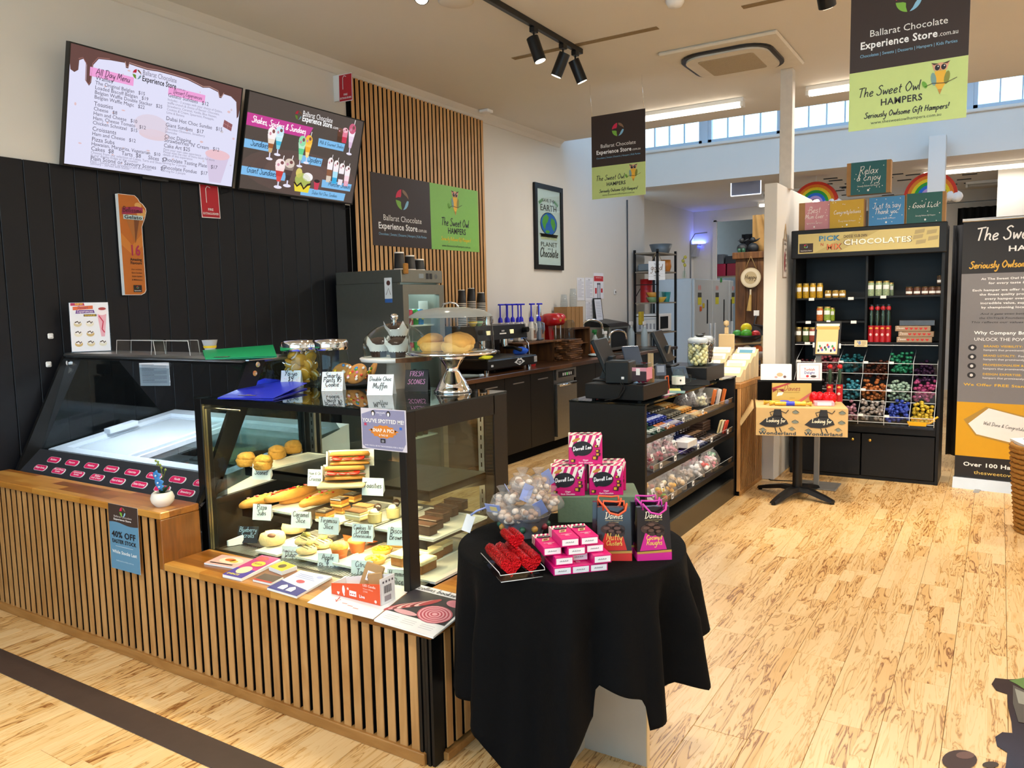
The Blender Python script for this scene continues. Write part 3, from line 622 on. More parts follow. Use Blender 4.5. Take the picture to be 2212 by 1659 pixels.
for i,(q,lab) in enumerate([((533,1006),'savoury scone at the back left corner of its tray'),((569,1013),'savoury scone standing behind its price card'),((598,990),'savoury scone in the middle of its tray'),((634,978),'savoury scone at the far end of its tray')]):
    food('savoury_scone','golden '+lab,'scone',q,S1+.004,scone(i*2),'savoury scones in the display case')
# board with two halves of a toasted sandwich
p=Z(742,1050,S1);T=Th('sandwich_board','small round wooden board under the halved toasted sandwich','board',p,world=0,rz=.62);a=MB();a.box(-.10,.09,-.05,.12,0,.014,m_ply,.005);T.part('board',a)
m_wrap=mat('white deli paper','#efe9dc',.6)
for k,lab in ((0,'lower'),(1,'upper')):
    P_=p+V((-.01-.012*k,.02+.045*k,.020+.052*k));T=Th('toasted_sandwich','%s half of the ham, cheese and tomato sandwich on its board'%('front' if k==0 else 'rear, raised'),'sandwich',P_,'sandwich halves',world=0,rz=.62)
    M0=MR(-.25,4,'X')
    def slab(z,h,m,grow=0,n=.04,sd=0):
        b=MB();b.lathe([(.2,z),(1,z+.002),(1.02,z+h*.5),(.95,z+h*.95),(.2,z+h)],m,n=22,smooth=True)
        for i,v in enumerate(b.v):b.v[i]=M0@V((v.x*(.082+grow),v.y*(.042+grow),v.z))
        return b
    T.part('bread',slab(0,.016,m_bread));T.part('cheese',slab(.016,.004,m_cheese,.002));T.part('ham',slab(.02,.006,m_ham,.003))
    for j in range(3):
        b=MB();b.m=M0@MT((-.045+.043*j,-.026,.029))@MR(.5,4,'X');b.lathe([(.0,.0),(.024,0),(.025,.003),(.024,.006),(0,.006)],m_tom,n=14);T.part('tomato_slice',b)
    T.part('lettuce',slab(.03,.004,m_let,-.004));b=slab(.036,.022,m_bread);T.part('bread',b)
    b=MB();b.m=M0;b.grid(lambda u,v:((u-.5)*.19,.046-.004*v,-.002+v*.07),6,2,m_wrap);b.box(-.096,-.09,-.01,.05,-.002,.06,m_wrap);T.part('paper_wrap',b)
def sub(sd,top):
    def f(T):
        a=MB();a.m=MT((0,0,.02));a.blob((0,0,0),(.034,.15,.024),m_bread,12,14,.03,sd,.8,.75);T.part('roll',a)
        a=MB();a.blob((0,-.005,.032),(.026,.125,.013),top,12,12,.1,sd);T.part('topping',a)
        a=MB();rd=random.Random(sd)
        for k in range(14):x,y=rd.uniform(-.016,.016),rd.uniform(-.105,.105);a.blob((x,y,.044),(.007,.009,.003),(m_tom,m_ham,m_let)[k%3],6,4)
        T.part('garnish',a,kind='stuff')
    return f
for q,dz,tp,lab in (((540,1098),.004,m_cheese,'plain pizza sub at the left edge of the tray'),((592,1086),.035,m_tom,'pizza sub lying on top of the others'),((625,1090),.004,m_cheese,'pizza sub second from the left, partly under another'),((668,1096),.004,m_cheese,'herb topped pizza sub at the right of the tray'),((690,1085),.012,m_ham,'cheesy pizza sub behind the herb topped one')):
    p=Z(q[0],q[1],S2+dz);T=Th('pizza_sub','long '+lab,'bread roll',p+V((0,.1,.0)),'pizza subs in the display case',-.1,world=0);sub(int(q[0]),tp)(T)
def layers(w,l,ls,name='slice'):
    def f(T):
        z=0
        for nm,h,m,g in ls:
            a=MB();a.box(-w/2-g,w/2+g,-l/2-g,l/2+g,z,z+h,m,.003);T.part(nm,a);z+=h
        if ls[-1][2]==m_choc:
            pn=Pan((-w/2,-l/2,z+.0008),(1,0,0),(0,1,0),w,l)
            pn.line([(w*(.12+.76*(k%2)),l*k/9) for k in range(1,9)],.004,m_cream,1);T.part('icing_lines',pn.mb)
    return f
CS=[('base',.012,m_pastry,0),('caramel',.016,mat('caramel','#b8762c',.4),.0),('chocolate_top',.007,m_choc,.001)]
for q,dz,lab in (((702,1118),.005,'front left'),((738,1106),.005,'front right'),((734,1092),.04,'upper middle'),((762,1082),.04,'at the rear')):
    food('caramel_slice','chocolate topped caramel slice, %s of its group'%lab,'slice',q,S2+dz-.004,layers(.06,.06,CS),'caramel slices',.1)
for k,(q,z) in enumerate((((770,1122),.005),((786,1112),.005),((770,1120),.042),((786,1108),.044))):
    food('tiramisu_slice',['layered tiramisu slice at the bottom front of the stack','layered tiramisu slice at the bottom rear of the stack','cocoa dusted tiramisu slice on top at the front','cocoa dusted tiramisu slice on top at the rear'][k],'slice',(q[0],q[1]) if z<.02 else (q[0],q[1]),S2+z-.004,layers(.085,.05,[('sponge',.012,m_crumb,0),('cream',.009,m_cream,.001),('sponge',.010,m_crumb,0),('cocoa',.005,mat('cocoa','#8a5a2e',.9),.001)]),'tiramisu slices')
for k,q in enumerate(((810,1128),(850,1118))):
    p=Z(q[0],q[1],S2+.012);T=Th('cheesecake_cup',('small clear cheesecake cup with a cookie, front' if k==0 else 'small clear cheesecake cup with cream on top, rear'),'dessert cup',p,'cheesecake cups',world=0)
    a=MB();a.lathe([(.029,0),(.033,.05)],m_glass,n=16,caps=False);a.lathe([(.0,0),(.029,0)],m_glass,n=16,caps=False);T.part('cup',a);a=MB();a.lathe([(.027,.002),(.030,.04)],m_crumb,n=16);T.part('filling',a)
    a=MB();a.blob((0,0,.045),(.022,.022,.014),m_cream,10,6,.15,k);T.part('cream',a);a=MB();a.m=MT((.008,.01,.062))@MR(1.0,4,'X');a.lathe([(0,-.004),(.018,-.004),(.018,.004),(0,.004)],m_choc,n=12);T.part('cookie',a)
def scroll(sd,top):
    def f(T):
        pts=[]
        for i in range(44):
            a=i*.36;r=.010+.0025*i*.36*1.05;pts.append((r*cos(a),r*sin(a),.028))
        m=MB();vs=[];
        m.tube(pts,[.019]*44,m_bread if 0 else m_crumb,7);
        for i,v in enumerate(m.v):m.v[i]=V((v.x,v.y,.028+(v.z-.028)*1.45))
        T.part('roll',m);a=MB();a.blob((0,0,.05),(.038,.036,.012),top,12,6,.14,sd);T.part('icing',a)
    return f
food('iced_scroll','round scroll with pink icing and a chocolate centre, nearest on its tray','scroll',(587,1176),S0,scroll(1,m_icing),'iced scrolls');food('iced_scroll','cream iced scroll at the far end of its tray','scroll',(634,1150),S0,scroll(2,m_cream),'iced scrolls')
a=MB();p=Z(583,1160,S0+.055);a.blob((0,0,0),(.02,.018,.01),mat('milk chocolate','#7a4a32',.4),10,6,.1);one('chocolate_swirl','brown chocolate swirl on the nearest iced scroll','chocolate',a,p+V((0,.01,.004)),local=True)
def pist(sd):
    def f(T):
        a=MB();a.blob((0,0,.016),(.046,.046,.024),m_crumb,14,8,.06,sd,.6);T.part('cookie',a)
        a=MB();rd=random.Random(sd)
        for k in range(4):y=-.03+.02*k;a.tube([(-.035,y,.03),(-.012,y+.008,.041),(.012,y-.006,.042),(.036,y+.006,.03)],.0018,m_choc,5)
        T.part('drizzle',a);a=MB();a.blob((.0,.005,.042),(.022,.02,.012),mat('pistachio crumb','#b5a453',.8,var=.3,scale=60),8,5,.2,sd);T.part('pistachio',a)
    return f
for i,(q,dz,lab) in enumerate((((663,1195),0,'front'),((697,1182),0,'right, at its rear'),((660,1176),.03,'upper, half hidden behind the front one'))):
    food('pistachio_cookie','round pistachio cookie with chocolate drizzle, %s'%lab,'cookie',q,S0+dz,pist(i),'pistachio cookies')
def muffin(sd,case=m_orange):
    def f(T):
        a=MB();a.lathe([(.028,0),(.037,.045),(.0375,.046)],case,n=20,fn=lambda t,z:1+.025*cos(10*t));T.part('paper_case',a)
        a=MB();a.blob((0,0,.05),(.041,.041,.019),m_bread if sd%2 else m_cheese,14,7,.05,sd);T.part('crown',a)
    return f
for i,(q,lab) in enumerate((((734,1204),'nearest'),((772,1192),'pale topped, second'),((757,1166),'behind, left'),((804,1169),'behind, right'))):
    food('apple_muffin','muffin in an orange case, %s on its tray'%lab,'muffin',q,S0,muffin(i),'orange muffins')
def tart(sd):
    def f(T):
        a=MB();a.lathe([(.0,0),(.036,0),(.046,.024),(.043,.024),(.036,.016)],m_pastry,n=24,fn=lambda t,z:1+.03*cos(16*t));T.part('crust',a)
        a=MB();a.lathe([(0,.02),(.037,.018),(.0375,.012)],m_custard,n=18);rd=random.Random(sd)
        for k in range(12):an=rd.uniform(0,6.3);r=rd.uniform(0,.03);a.blob((r*cos(an),r*sin(an),.022),(.009,.009,.007),m_custard,7,5)
        T.part('curd',a)
    return f
for i,(q,lab) in enumerate((((812,1216),'nearest'),((826,1196),'largest looking, second in line'),((864,1178),'third in line, by the pillar'))):
    food('citrus_tart','yellow citrus tart in a fluted crust, %s on its tray'%lab,'tart',q,S0,tart(i),'citrus tarts')
HS=[('sponge',.035,mat('carrot sponge','#8a5a2a',.85,var=.35,scale=60,bump=.4),0),('frosting',.016,m_frost,.002)]
for q,lab in (((873,1216),'left, behind the corner pillar'),((915,1232),'nearest the side glass'),((930,1210),'in the middle of the tray'),((952,1196),'at the far end of the tray')):
    food('hummingbird_slice','frosted hummingbird slice, '+lab,'slice',q,S0,layers(.06,.10,HS),'frosted slices')
BS=[('sponge',.036,m_mchoc,0),('chocolate_top',.006,mat('brownie top','#4a2a1a',.5,var=.3,scale=60),.001)]
for k,(q,lab) in enumerate((((916,1152),'frontmost, cut by the pillar'),((930,1140),'second from the front'),((945,1125),'third from the front'),((964,1112),'fourth from the front'),((985,1098),'at the back of the row'))):
    food('brownie','dark chocolate brownie, %s'%lab,'brownie',q,S2,layers(.10,.05,BS),'brownies')
# ================================================================== printed brand faces
m_dkb='#33241f';m_lgn='#c9dd8c'
def owl(p,x,y,s,L=3):
    p.poly([(x-.17*s,y+.30*s),(x+.17*s,y+.30*s),(x+.24*s,y+.52*s),(x+.16*s,y+.50*s),(x,y+.53*s),(x-.16*s,y+.50*s),(x-.24*s,y+.52*s)],'#e3a98a',L)
    p.poly([(x-.26*s,y+.55*s),(x-.05*s,y+.5*s),(x-.18*s,y+.47*s)],'#4a3428',L+1);p.poly([(x+.26*s,y+.55*s),(x+.18*s,y+.47*s),(x+.05*s,y+.5*s)],'#4a3428',L+1)
    for d in (-.085,.085):p.ell(x+d*s,y+.39*s,.07*s,.085*s,'#1f1c24',L+2,14);p.ell(x+(d+.02)*s,y+.42*s,.018*s,.02*s,'#ffffff',L+3,8)
    p.poly([(x,y+.36*s),(x-.03*s,y+.30*s),(x+.03*s,y+.30*s)],'#d98b3a',L+3)
    p.poly([(x-.15*s,y+.29*s),(x-.15*s,y-.1*s),(x,y-.36*s),(x+.15*s,y-.1*s),(x+.15*s,y+.29*s)],'#efb838',L)
    p.ell(x-.18*s,y+.06*s,.075*s,.2*s,'#7fa6a0',L+1,12,rot=.15);p.ell(x+.18*s,y+.06*s,.075*s,.2*s,'#8d8f3c',L+1,12,rot=-.15)
    p.poly([(x-.06*s,y-.26*s),(x,y-.42*s),(x+.06*s,y-.26*s)],'#c98f3a',L+1)
    p.line([(x-.42*s,y-.14*s),(x-.2*s,y-.06*s),(x+.15*s,y-.1*s),(x+.45*s,y+.02*s)],.018*s,'#4a3428',L+4)
    p.ell(x-.42*s,y-.07*s,.06*s,.12*s,'#6fae3c',L+4,12,rot=.5)
def face_dark(p,x,y,w,h,compact=0):
    p.rect(x,y,x+w,y+h,m_dkb,1);logo(p,x+w*.5,y+h*.68,w*.11,3)
    p.text('Ballarat Chocolate',x+w*.5,y+h*.36,w*.088,'#f2f0ec',0,'c',L=3,fit=w*.66);p.text('Experience Store',x+w*.09,y+h*.24,w*.095,'#ffffff',1,'l',L=3,fit=w*.66)
    p.text('.com.au',x+w*.755,y+h*.24,w*.06,'#f2f0ec',0,L=3,fit=w*.16);p.text('Chocolates | Sweets | Desserts | Hampers | Kids Parties',x+w*.5,y+h*.15,w*.04,'#8cc4e6',0,'c',L=3,fit=w*.82)
def face_green(p,x,y,w,h,col=m_lgn,side=1,script2='#3a3a36'):
    p.rect(x,y,x+w,y+h,col,1)
    if side:owl(p,x+w*.78,y+h*.66,h*.55);p.script('The Sweet Owl',x+w*.08,y+h*.56,w*.05,'#2e2e2c',fit=w*.54,w=w*.009);p.text('HAMPERS',x+w*.28,y+h*.38,w*.085,'#33332f',1,fit=w*.36)
    else:owl(p,x+w*.5,y+h*.72,h*.40);p.script('The Sweet Owl',x+w*.2,y+h*.38,w*.05,'#2e2e2c',fit=w*.58,w=w*.011);p.text('HAMPERS',x+w*.33,y+h*.26,w*.1,'#2a2a28',1,fit=w*.38)
    p.script('Seriously Owlsome Gift Hampers!',x+w*.5,y+h*.19 if side else y+h*.15,w*.03,script2,align='c',fit=w*.72 if side else w*.62,w=w*.008);p.text('www.thesweetowlhampers.com.au',x+w*.5,y+h*.08 if side else y+h*.05,w*.04,'#33332f',0,'c',L=3,fit=w*.6)
# --- sign board on the slatted panel
p=pan_px((800,371),(1033,413),(1034,545),(806,529),X,WALLX+.036);w2=p.w*.505
face_dark(p,0,0,w2,p.h);face_green(p,w2,0,p.w-w2,p.h,'#86c25a',0,'#e6d23c')
T=Th('shop_sign','brown and green shop sign board on the oak slats above the drinks fridge','sign',p.P(p.w/2,0));T.part('board',board(p,.003,flat('#33241f')));T.part('print',p.mb)
# --- fire extinguisher location signs
def extsign(corners,x,lab,rot=None):
    p=pan_px(*corners,Y if rot else X,x)
    p.rect(0,0,p.w,p.h,'#f3f0f0',1);k=p.w*.035;p.rect(k,k,p.w-k,p.h-k,'#b51226',2)
    w,h=p.w,p.h;c='#f0eeee'
    p.poly([(w*.36,h*.36),(w*.62,h*.36),(w*.62,h*.80),(w*.56,h*.88),(w*.42,h*.88),(w*.36,h*.80)],c);p.rect(w*.45,h*.88,w*.53,h*.92,c)
    p.line([(w*.56,h*.9),(w*.4,h*.94),(w*.31,h*.86),(w*.31,h*.45)],w*.035,c);p.text('FIRE',w/2,h*.22,h*.10,c,1,'c');p.text('EXTINGUISHER',w/2,h*.10,h*.09,c,1,'c',fit=w*.84)
    T=Th('extinguisher_sign',lab,'sign',p.P(w/2,0));T.part('plate',board(p,.002,flat('#b51226')));T.part('print',p.mb)
extsign(((431,397),(472,400),(475,473),(435,469)),WALLX+.02,'red fire extinguisher sign on the dark boards below the screens')
extsign(((731,162),(760,157),(762,216),(733,222)),4.80,'red fire extinguisher sign jutting from the wall at the top edge of the oak slats',1)
mb=MB();mb.box(WALLX,-4.55,4.801,4.815,3.2,3.4,m_white);one('sign_bracket','white bracket holding the jutting extinguisher sign','bracket',mb,(-4.58,4.808,3.3))
# --- gelato blade sign
p=pan_px((247,418),(290,418),(303,635),(262,637),X,WALLX+.05);p.u=V((0,1,0));p.v=V((0,0,1));p.n=V((1,0,0));w,h=p.w*1.0,p.h
q=lambda a,b:(a*w,b*h)
out=[q(0,0),q(.85,0),q(1.05,.02),q(1.13,.05),q(1.13,.69),q(1.32,.78),q(1.42,.85),q(1.4,.88),q(1.25,.92),q(1.1,.94),q(1.02,.97),q(.85,1),q(0,1)]
mb=MB();n=len(out);mb.add([p.P(x,y,0)-V((.03,0,0)) for x,y in out]+[p.P(x,y,0) for x,y in out],[tuple(range(n-1,-1,-1)),tuple(range(n,2*n))]+[(i,(i+1)%n,n+(i+1)%n,n+i) for i in range(n)],m_white)
T=Th('gelato_sign','tall orange cut-out gelato sign with a cone on the dark boards','sign',p.P(w/2,0));T.part('panel',mb)
p.poly([(x*.975,.004*h+y*.992) for x,y in out],'#b8651a',1);p.poly([q(0,.62),q(.55,.5),q(1.1,.62),q(1.1,.5),q(.55,.4),q(0,.5)],'#c87a2a',2)
p.poly([q(.30,.76),q(1.22,.76),q(.72,.52)],'#a8662a',3);p.poly([q(.72,.76),q(1.0,.76),q(.72,.52)],'#6f3c18',4);p.ell(1.12*w,.83*h,.24*w,.05*h,'#d9a45c',3);p.ell(.98*w,.90*h,.18*w,.03*h,'#d9a45c',3)
p.poly([q(.12,.80),q(1.2,.83),q(1.22,.88),q(.9,.89),q(.15,.865)],'#9c2350',5);p.rect(.18*w,.755*h,1.2*w,.80*h,'#b8cfd2',5)
p.script('Bellissimo',.16*w,.826*h,w*.08,'#2a0c14',fit=w*.98,L=7);p.text('Gelato',.22*w,.762*h,.05*h,'#141416',1,fit=w*.92,L=7)
p.text('16',.38*w,.40*h,.145*h,'#a3204a',1,fit=w*.58,L=6);p.text('Amazing',.38*w,.345*h,.04*h,'#1b1210',1,fit=w*.6,L=6);p.text('Flavours',.38*w,.31*h,.04*h,'#1b1210',1,fit=w*.6,L=6)
for k,s in enumerate(('Also available','Giant Sundaes','Gelato Spiders','& Milkshakes')):p.text(s,.40*w,(.252-.035*k)*h,.02*h,'#2a160c',k>0,fit=w*.55,L=6)
p.rect(.45*w,.03*h,.88*w,.10*h,'#1f1713',6);logo(p,.66*w,.078*h,.06*w,7);p.text('Experience Store',.49*w,.04*h,.015*h,'#e8e4e0',1,fit=w*.34,L=7);T.part('print',p.mb)
# ================================================================== two menu screens leaning out from the wall

def em(c,k=1.0):return mat('screen %s %.2f'%(c,k),'#050505',.35,var=.0,emit=k*SCR,emit_col=c)
def tv(y0,y1,lab):
    u=V((0,1,0));a=V((-4.56,y0,2.40));v=V((.16,0,.63)).normalized();p=Pan(a,u,v,y1-y0,.65,eps=.0005)
    T=Th('menu_screen',lab,'screen',a+u*p.w/2);B=MB();board(p,.03,m_plast,B);T.part('housing',B)
    q=MB();
    for s_ in ((-.008,-.012,p.w+.008,0),(-.008,p.h,p.w+.008,p.h+.008),(-.008,0,0,p.h),(p.w,0,p.w+.008,p.h)):
        c=[p.P(s_[0],s_[1],0),p.P(s_[2],s_[1],0),p.P(s_[2],s_[3],0),p.P(s_[0],s_[3],0)];q.hexa([x-p.n*.032 for x in c],[x+p.n*.004 for x in c],m_plast)
    T.part('bezel',q);q=MB();c=p.P(p.w*.5,-.012,0);q.box(c.x-.02,c.x,c.y-.09,c.y+.09,c.z-.014,c.z-.002,m_plast);T.part('sensor_strip',q)
    q=MB();c=p.P(p.w*.5,p.h*.5,0);q.box(WALLX+.014,c.x-.06,c.y-.2,c.y+.2,c.z-.02,c.z+.16,m_plast);T.part('wall_mount',q)
    q=MB();c=p.P(p.w*.93,0,0);q.tube([(c.x-.03,c.y,c.z+.02),(c.x-.04,c.y+.03,c.z-.05),(WALLX+.03,c.y+.09,c.z-.03),(WALLX+.02,c.y+.12,c.z+.15)],.004,m_rubber,6);T.part('cable',q)
    return p,T
p,T=tv(2.548,3.70,'left wall screen with the pale All Day Menu');w,h=p.w,p.h
p.rect(0,0,w,h,em('#d8d8f0'),1)
rd=random.Random(4)
for k in range(26):p.ell(rd.uniform(.02,.98)*w,rd.uniform(.05,.9)*h,rd.uniform(.003,.012)*w,rd.uniform(.003,.008)*w,em(rd.choice(['#d8b8bc','#cdbcc6','#c9c2cc'])),2,8)
dr=[(0,1),(1,1),(1,.80),(.995,.72),(.985,.70),(.978,.78),(.97,.86),(.93,.90),(.88,.905),(.865,.86),(.852,.86),(.84,.91),(.78,.93),(.74,.915),(.70,.93),(.64,.95),(.55,.955),(.46,.955),(.40,.945),(.34,.95),(.30,.955),(.296,.915),(.283,.915),(.277,.955),(.2,.945),(.14,.93),(.115,.87),(.11,.72),(.10,.69),(.085,.72),(.083,.86),(.065,.90),(.045,.88),(.043,.80),(.025,.775),(.005,.79),(0,.85)]
p.poly([(a*w,b*h) for a,b in dr],em('#5b3a38'),3);p.line([(a*w,(b+.012)*h) for a,b in dr[8:24]],.004*w,em('#b08a84'),4);p.line([(a*w-.004,(b+.01)*h) for a,b in dr[24:33]],.004*w,em('#8d605c'),4)
for x0,y0,x1,s in ((.10,.775,.33,'All Day Menu'),(.53,.775,.76,'Dessert Experiences')):
    p.rect(x0*w,y0*h,x1*w,(y0+.075)*h,em('#e69ad0'),4);p.script(s,(x0+.03)*w,(y0+.022)*h,.018*w,em('#3a2440'),fit=(x1-x0-.05)*w,L=6)
tx=em('#4a4658');t2=em('#8a869a')
logo(p,.345*w,.885*h,.024*w,5);p.text('Ballarat Chocolate',.375*w,.895*h,.042*h*1.5,em('#6d687a'),0,L=5,fit=.20*w);p.text('Experience Store',.375*w,.84*h,.045*h*1.5,em('#26222e'),1,L=5,fit=.20*w);p.text('.com.au',.578*w,.84*h,.03*h,em('#6d687a'),0,L=5)
LFT=[(.735,'Waffles',1),(.695,'The Original Belgian   $15',0),(.655,'Loaded Biscoff Belgian   $19',0),(.615,'Belgian Waffle Double Stacker   $25',0),(.575,'Belgian Waffle Magic   $22',0),(.515,'Toasties',1),(.475,'Cheese   $8',0),(.435,'Ham and Cheese   $10',0),(.395,'Ham, Cheese Tomato   $12',0),(.355,'Chicken Schnitzel   $15',0),(.30,'Croissants',1),(.26,'Ham and Cheese   $12',0),(.21,'Pizza Subs',1),(.172,'Hawaiian, Margarita, Vegetarian   $10',0),(.128,'Cakes  $8     Tarts  $8     Slices  $7',1),(.10,'Choose from our selection of Cakes, Tarts and Slices',2),(.077,'in our display fridge at the counter.',2),(.043,'Plain Scone or Savoury Scones   $7',1),(.022,'Plain - Served with strawberry jam and cream',2),(.004,'Savoury - Served with butter',2)]
RGT=[(.735,'Gelato Sundaes   $12',1),(.70,'Includes - 2 scoops with your choice of Gelato,',2),(.67,'waffle crunch & choice of flavour: Chocolate,',2),(.64,'Strawberry, Caramel, Vanilla, Blue Heaven,',2),(.61,'Cookies & Cream, Spearmint, Pineapple,',2),(.58,'Lime & Banana',2),(.52,'Dubai Hot Choc Sundae   $15',1),(.46,'Giant Sundaes   $17',1),(.43,'Chocolate Obsession, Strawberry',2),(.40,'Shortcake',2),(.35,'Choc Dipping',1),(.315,"Strawberries 'N' Cream   $12",1),(.265,'Cake Art $25',1),(.235,'Paint your own cake experience',2),(.21,'Please view the rear of menu book for more',2),(.185,'details of this experience.',2),(.135,'Chocolate Tasting Plate   $17',1),(.108,'Serving for 2 people',2),(.06,'Chocolate Fondue   $17',1),(.033,'Serving for 2 people',2)]
for x0,LL in ((.13,LFT),(.53,RGT)):
    for yy,s,k in LL:p.text(s,x0*w,(yy+.02)*h,(.036,.042,.026)[k]*h*1.25,(tx,tx,t2)[k],0,L=5)
p.poly([(.90*w,.66*h),(.96*w,.63*h),(.955*w,.56*h),(.895*w,.59*h)],em('#8a545a'),4);p.line([(.897*w,.625*h),(.957*w,.595*h)],.002*w,em('#c08a8c'),5);p.line([(.93*w,.645*h),(.925*w,.575*h)],.002*w,em('#c08a8c'),5)
p.ell(.88*w,.30*h,.085*w,.05*h,em('#e3bcc6'),3);p.poly([(.80*w,.29*h),(.96*w,.29*h),(.92*w,.02*h),(.84*w,.02*h)],em('#cfc2dc'),2);p.ell(.45*w,.46*h,.1*w,.1*h,em('#d6ccdd'),2);p.ell(.47*w,.38*h,.09*w,.05*h,em('#d9c6d2'),2)
T.part('display',p.mb,label='pale menu page with dripping chocolate')
p,T=tv(3.763,4.894,'right wall screen with drinks pictures and Shakes, Spiders & Sundaes');w,h=p.w,p.h
p.rect(0,0,w,h,em('#4c423e'),1);p.ell(.5*w,.25*h,.5*w,.25*h,em('#584844'),2,24)
for k in range(3):p.ell(.5*w,.26*h,(.42-.1*k)*w,(.21-.05*k)*h,em(('#5c4a46','#604c48','#644f4a')[k]),2+k*.2,24)
p.poly([(0,.66*h),(.5*w,.66*h),(.54*w,.79*h),(0,.79*h)],em('#c23a90'),4);p.script('Shakes, Spiders & Sundaes',.04*w,.70*h,.02*w,em('#ffffff'),fit=.44*w,L=6,w=.005*w)
logo(p,.40*w,.885*h,.028*w,5);p.text('Ballarat Chocolate',.435*w,.89*h,.085*h,em('#f4f0f0'),0,L=5,fit=.27*w);p.text('Experience Store',.435*w,.835*h,.09*h,em('#ffffff'),1,L=5,fit=.27*w);p.text('.com.au',.71*w,.835*h,.05*h,em('#f4f0f0'),0,L=5)
bl=em('#7cb8e6')
for x0,x1,y0,s,sx_ in ((0,.20,.43,'Sundaes',.05),(.47,.66,.375,'Spiders',.53),(.60,.85,.60,'Milk & Gourmet Shakes',.61),(0,.36,.145,'Giant Sundaes',.04),(.68,.97,.14,'Monster Shakes',.74),(.5,.92,.015,'Dubai Hot Choc Sundaes',.60)):
    p.poly([(x0*w,y0*h),(x1*w-.01,y0*h),(x1*w,(y0+.09)*h),(x0*w,(y0+.09)*h)],bl,4);p.script(s,sx_*w,(y0+.03)*h,.014*w,em('#1c3550'),L=6,fit=min((x1-sx_-.01)*w,.24*w))
def sundae(x,y0,y1,r,cols,foot=1,top='#f4ecec',straw=0):
    x*=w;y0*=h;y1*=h;r*=w;H=y1-y0
    if foot:p.ell(x,y0+.004,r*.8,r*.25,em('#e6e2f2'),5,12);p.poly([(x-r*.14,y0),(x+r*.14,y0),(x+r*.14,y0+H*.3),(x-r*.14,y0+H*.3)],em('#d6d2e8'),5)
    yb=y0+(H*.2 if foot else 0);yt=y0+H*.72
    for k,c in enumerate(cols):
        a=k/len(cols);b=(k+1)/len(cols);f=lambda t:r*(.35+.65*t if foot else .8+.2*t);p.poly([(x-f(a),yb+(yt-yb)*a),(x+f(a),yb+(yt-yb)*a),(x+f(b),yb+(yt-yb)*b),(x-f(b),yb+(yt-yb)*b)],em(c),6)
    p.ell(x,yt+H*.06,r,H*.16,em(top),7,12);p.ell(x+r*.3,yt+H*.1,r*.35,H*.06,em('#7a4a4a'),8,8);p.ell(x-r*.4,yt+H*.02,r*.25,H*.05,em('#c98aa0'),8,8)
    if straw:p.line([(x+r*.2,yt),(x+r*.55,y1+H*.06)],r*.16,em('#f6eef0'),6)
sundae(.205,.35,.72,.034,['#c9a878','#9c5a30','#e6d6c6','#f4ecec']);sundae(.265,.41,.74,.034,['#7ccbe0','#3fb3d6','#bfe6ee','#d6eef6'],top='#c6e6f2');sundae(.46,.33,.70,.032,['#a8dcae','#5fc98a','#b6e6c6'],top='#8fd6a8',straw=1);sundae(.515,.38,.72,.032,['#f2d68a','#eda82e','#f6c65a'],top='#f2b83e',straw=1)
sundae(.30,.06,.40,.042,['#d64a4a','#c63a3a','#f4dada'],top='#f4e2e2',straw=1);sundae(.375,.09,.42,.042,['#3a2e32','#4c3a3a','#8a7a74'],top='#d6c6b8',straw=1)
sundae(.79,.70,.87,.026,['#4a2a1c','#5c3424'],0,top='#6d4434');sundae(.835,.70,.89,.026,['#c62e4c','#e07a94'],0,top='#f0b8c6');sundae(.90,.58,.97,.034,['#d6b8d6','#e6d2e6','#f2e6f2'],top='#c65a7a',straw=1)
for k,c in enumerate((['#d6c8b8','#8a5a40'],['#2ea8dc','#a8dcf0'],['#e6dce6','#5a4a4c'],['#e6a8bc','#f2d2dc'])):sundae(.735+.058*k,.21-.005*k,.52-.02*k,.026,c+['#f0eaf0'],0,straw=1)
p.poly([(.445*w,.05*h),(.565*w,.05*h),(.58*w,.16*h),(.43*w,.16*h)],em('#e6d23a'),6);p.ell(.505*w,.19*h,.07*w,.075*h,em('#a8b45a'),7);p.ell(.545*w,.23*h,.045*w,.05*h,em('#f2eef0'),7);p.ell(.465*w,.26*h,.028*w,.055*h,em('#d6c66a'),7);p.line([(.43*w,.155*h),(.46*w,.11*h),(.49*w,.15*h),(.52*w,.09*h),(.55*w,.14*h),(.58*w,.155*h)],.014*w,em('#2a1c16'),8)
p.poly([(.615*w,.10*h),(.65*w,.10*h),(.66*w,.20*h),(.605*w,.20*h)],em('#c63a54'),6);p.ell(.632*w,.20*h,.027*w,.02*h,em('#2a2024'),7,10)
T.part('display',p.mb,label='dark drinks page with blue name bands')
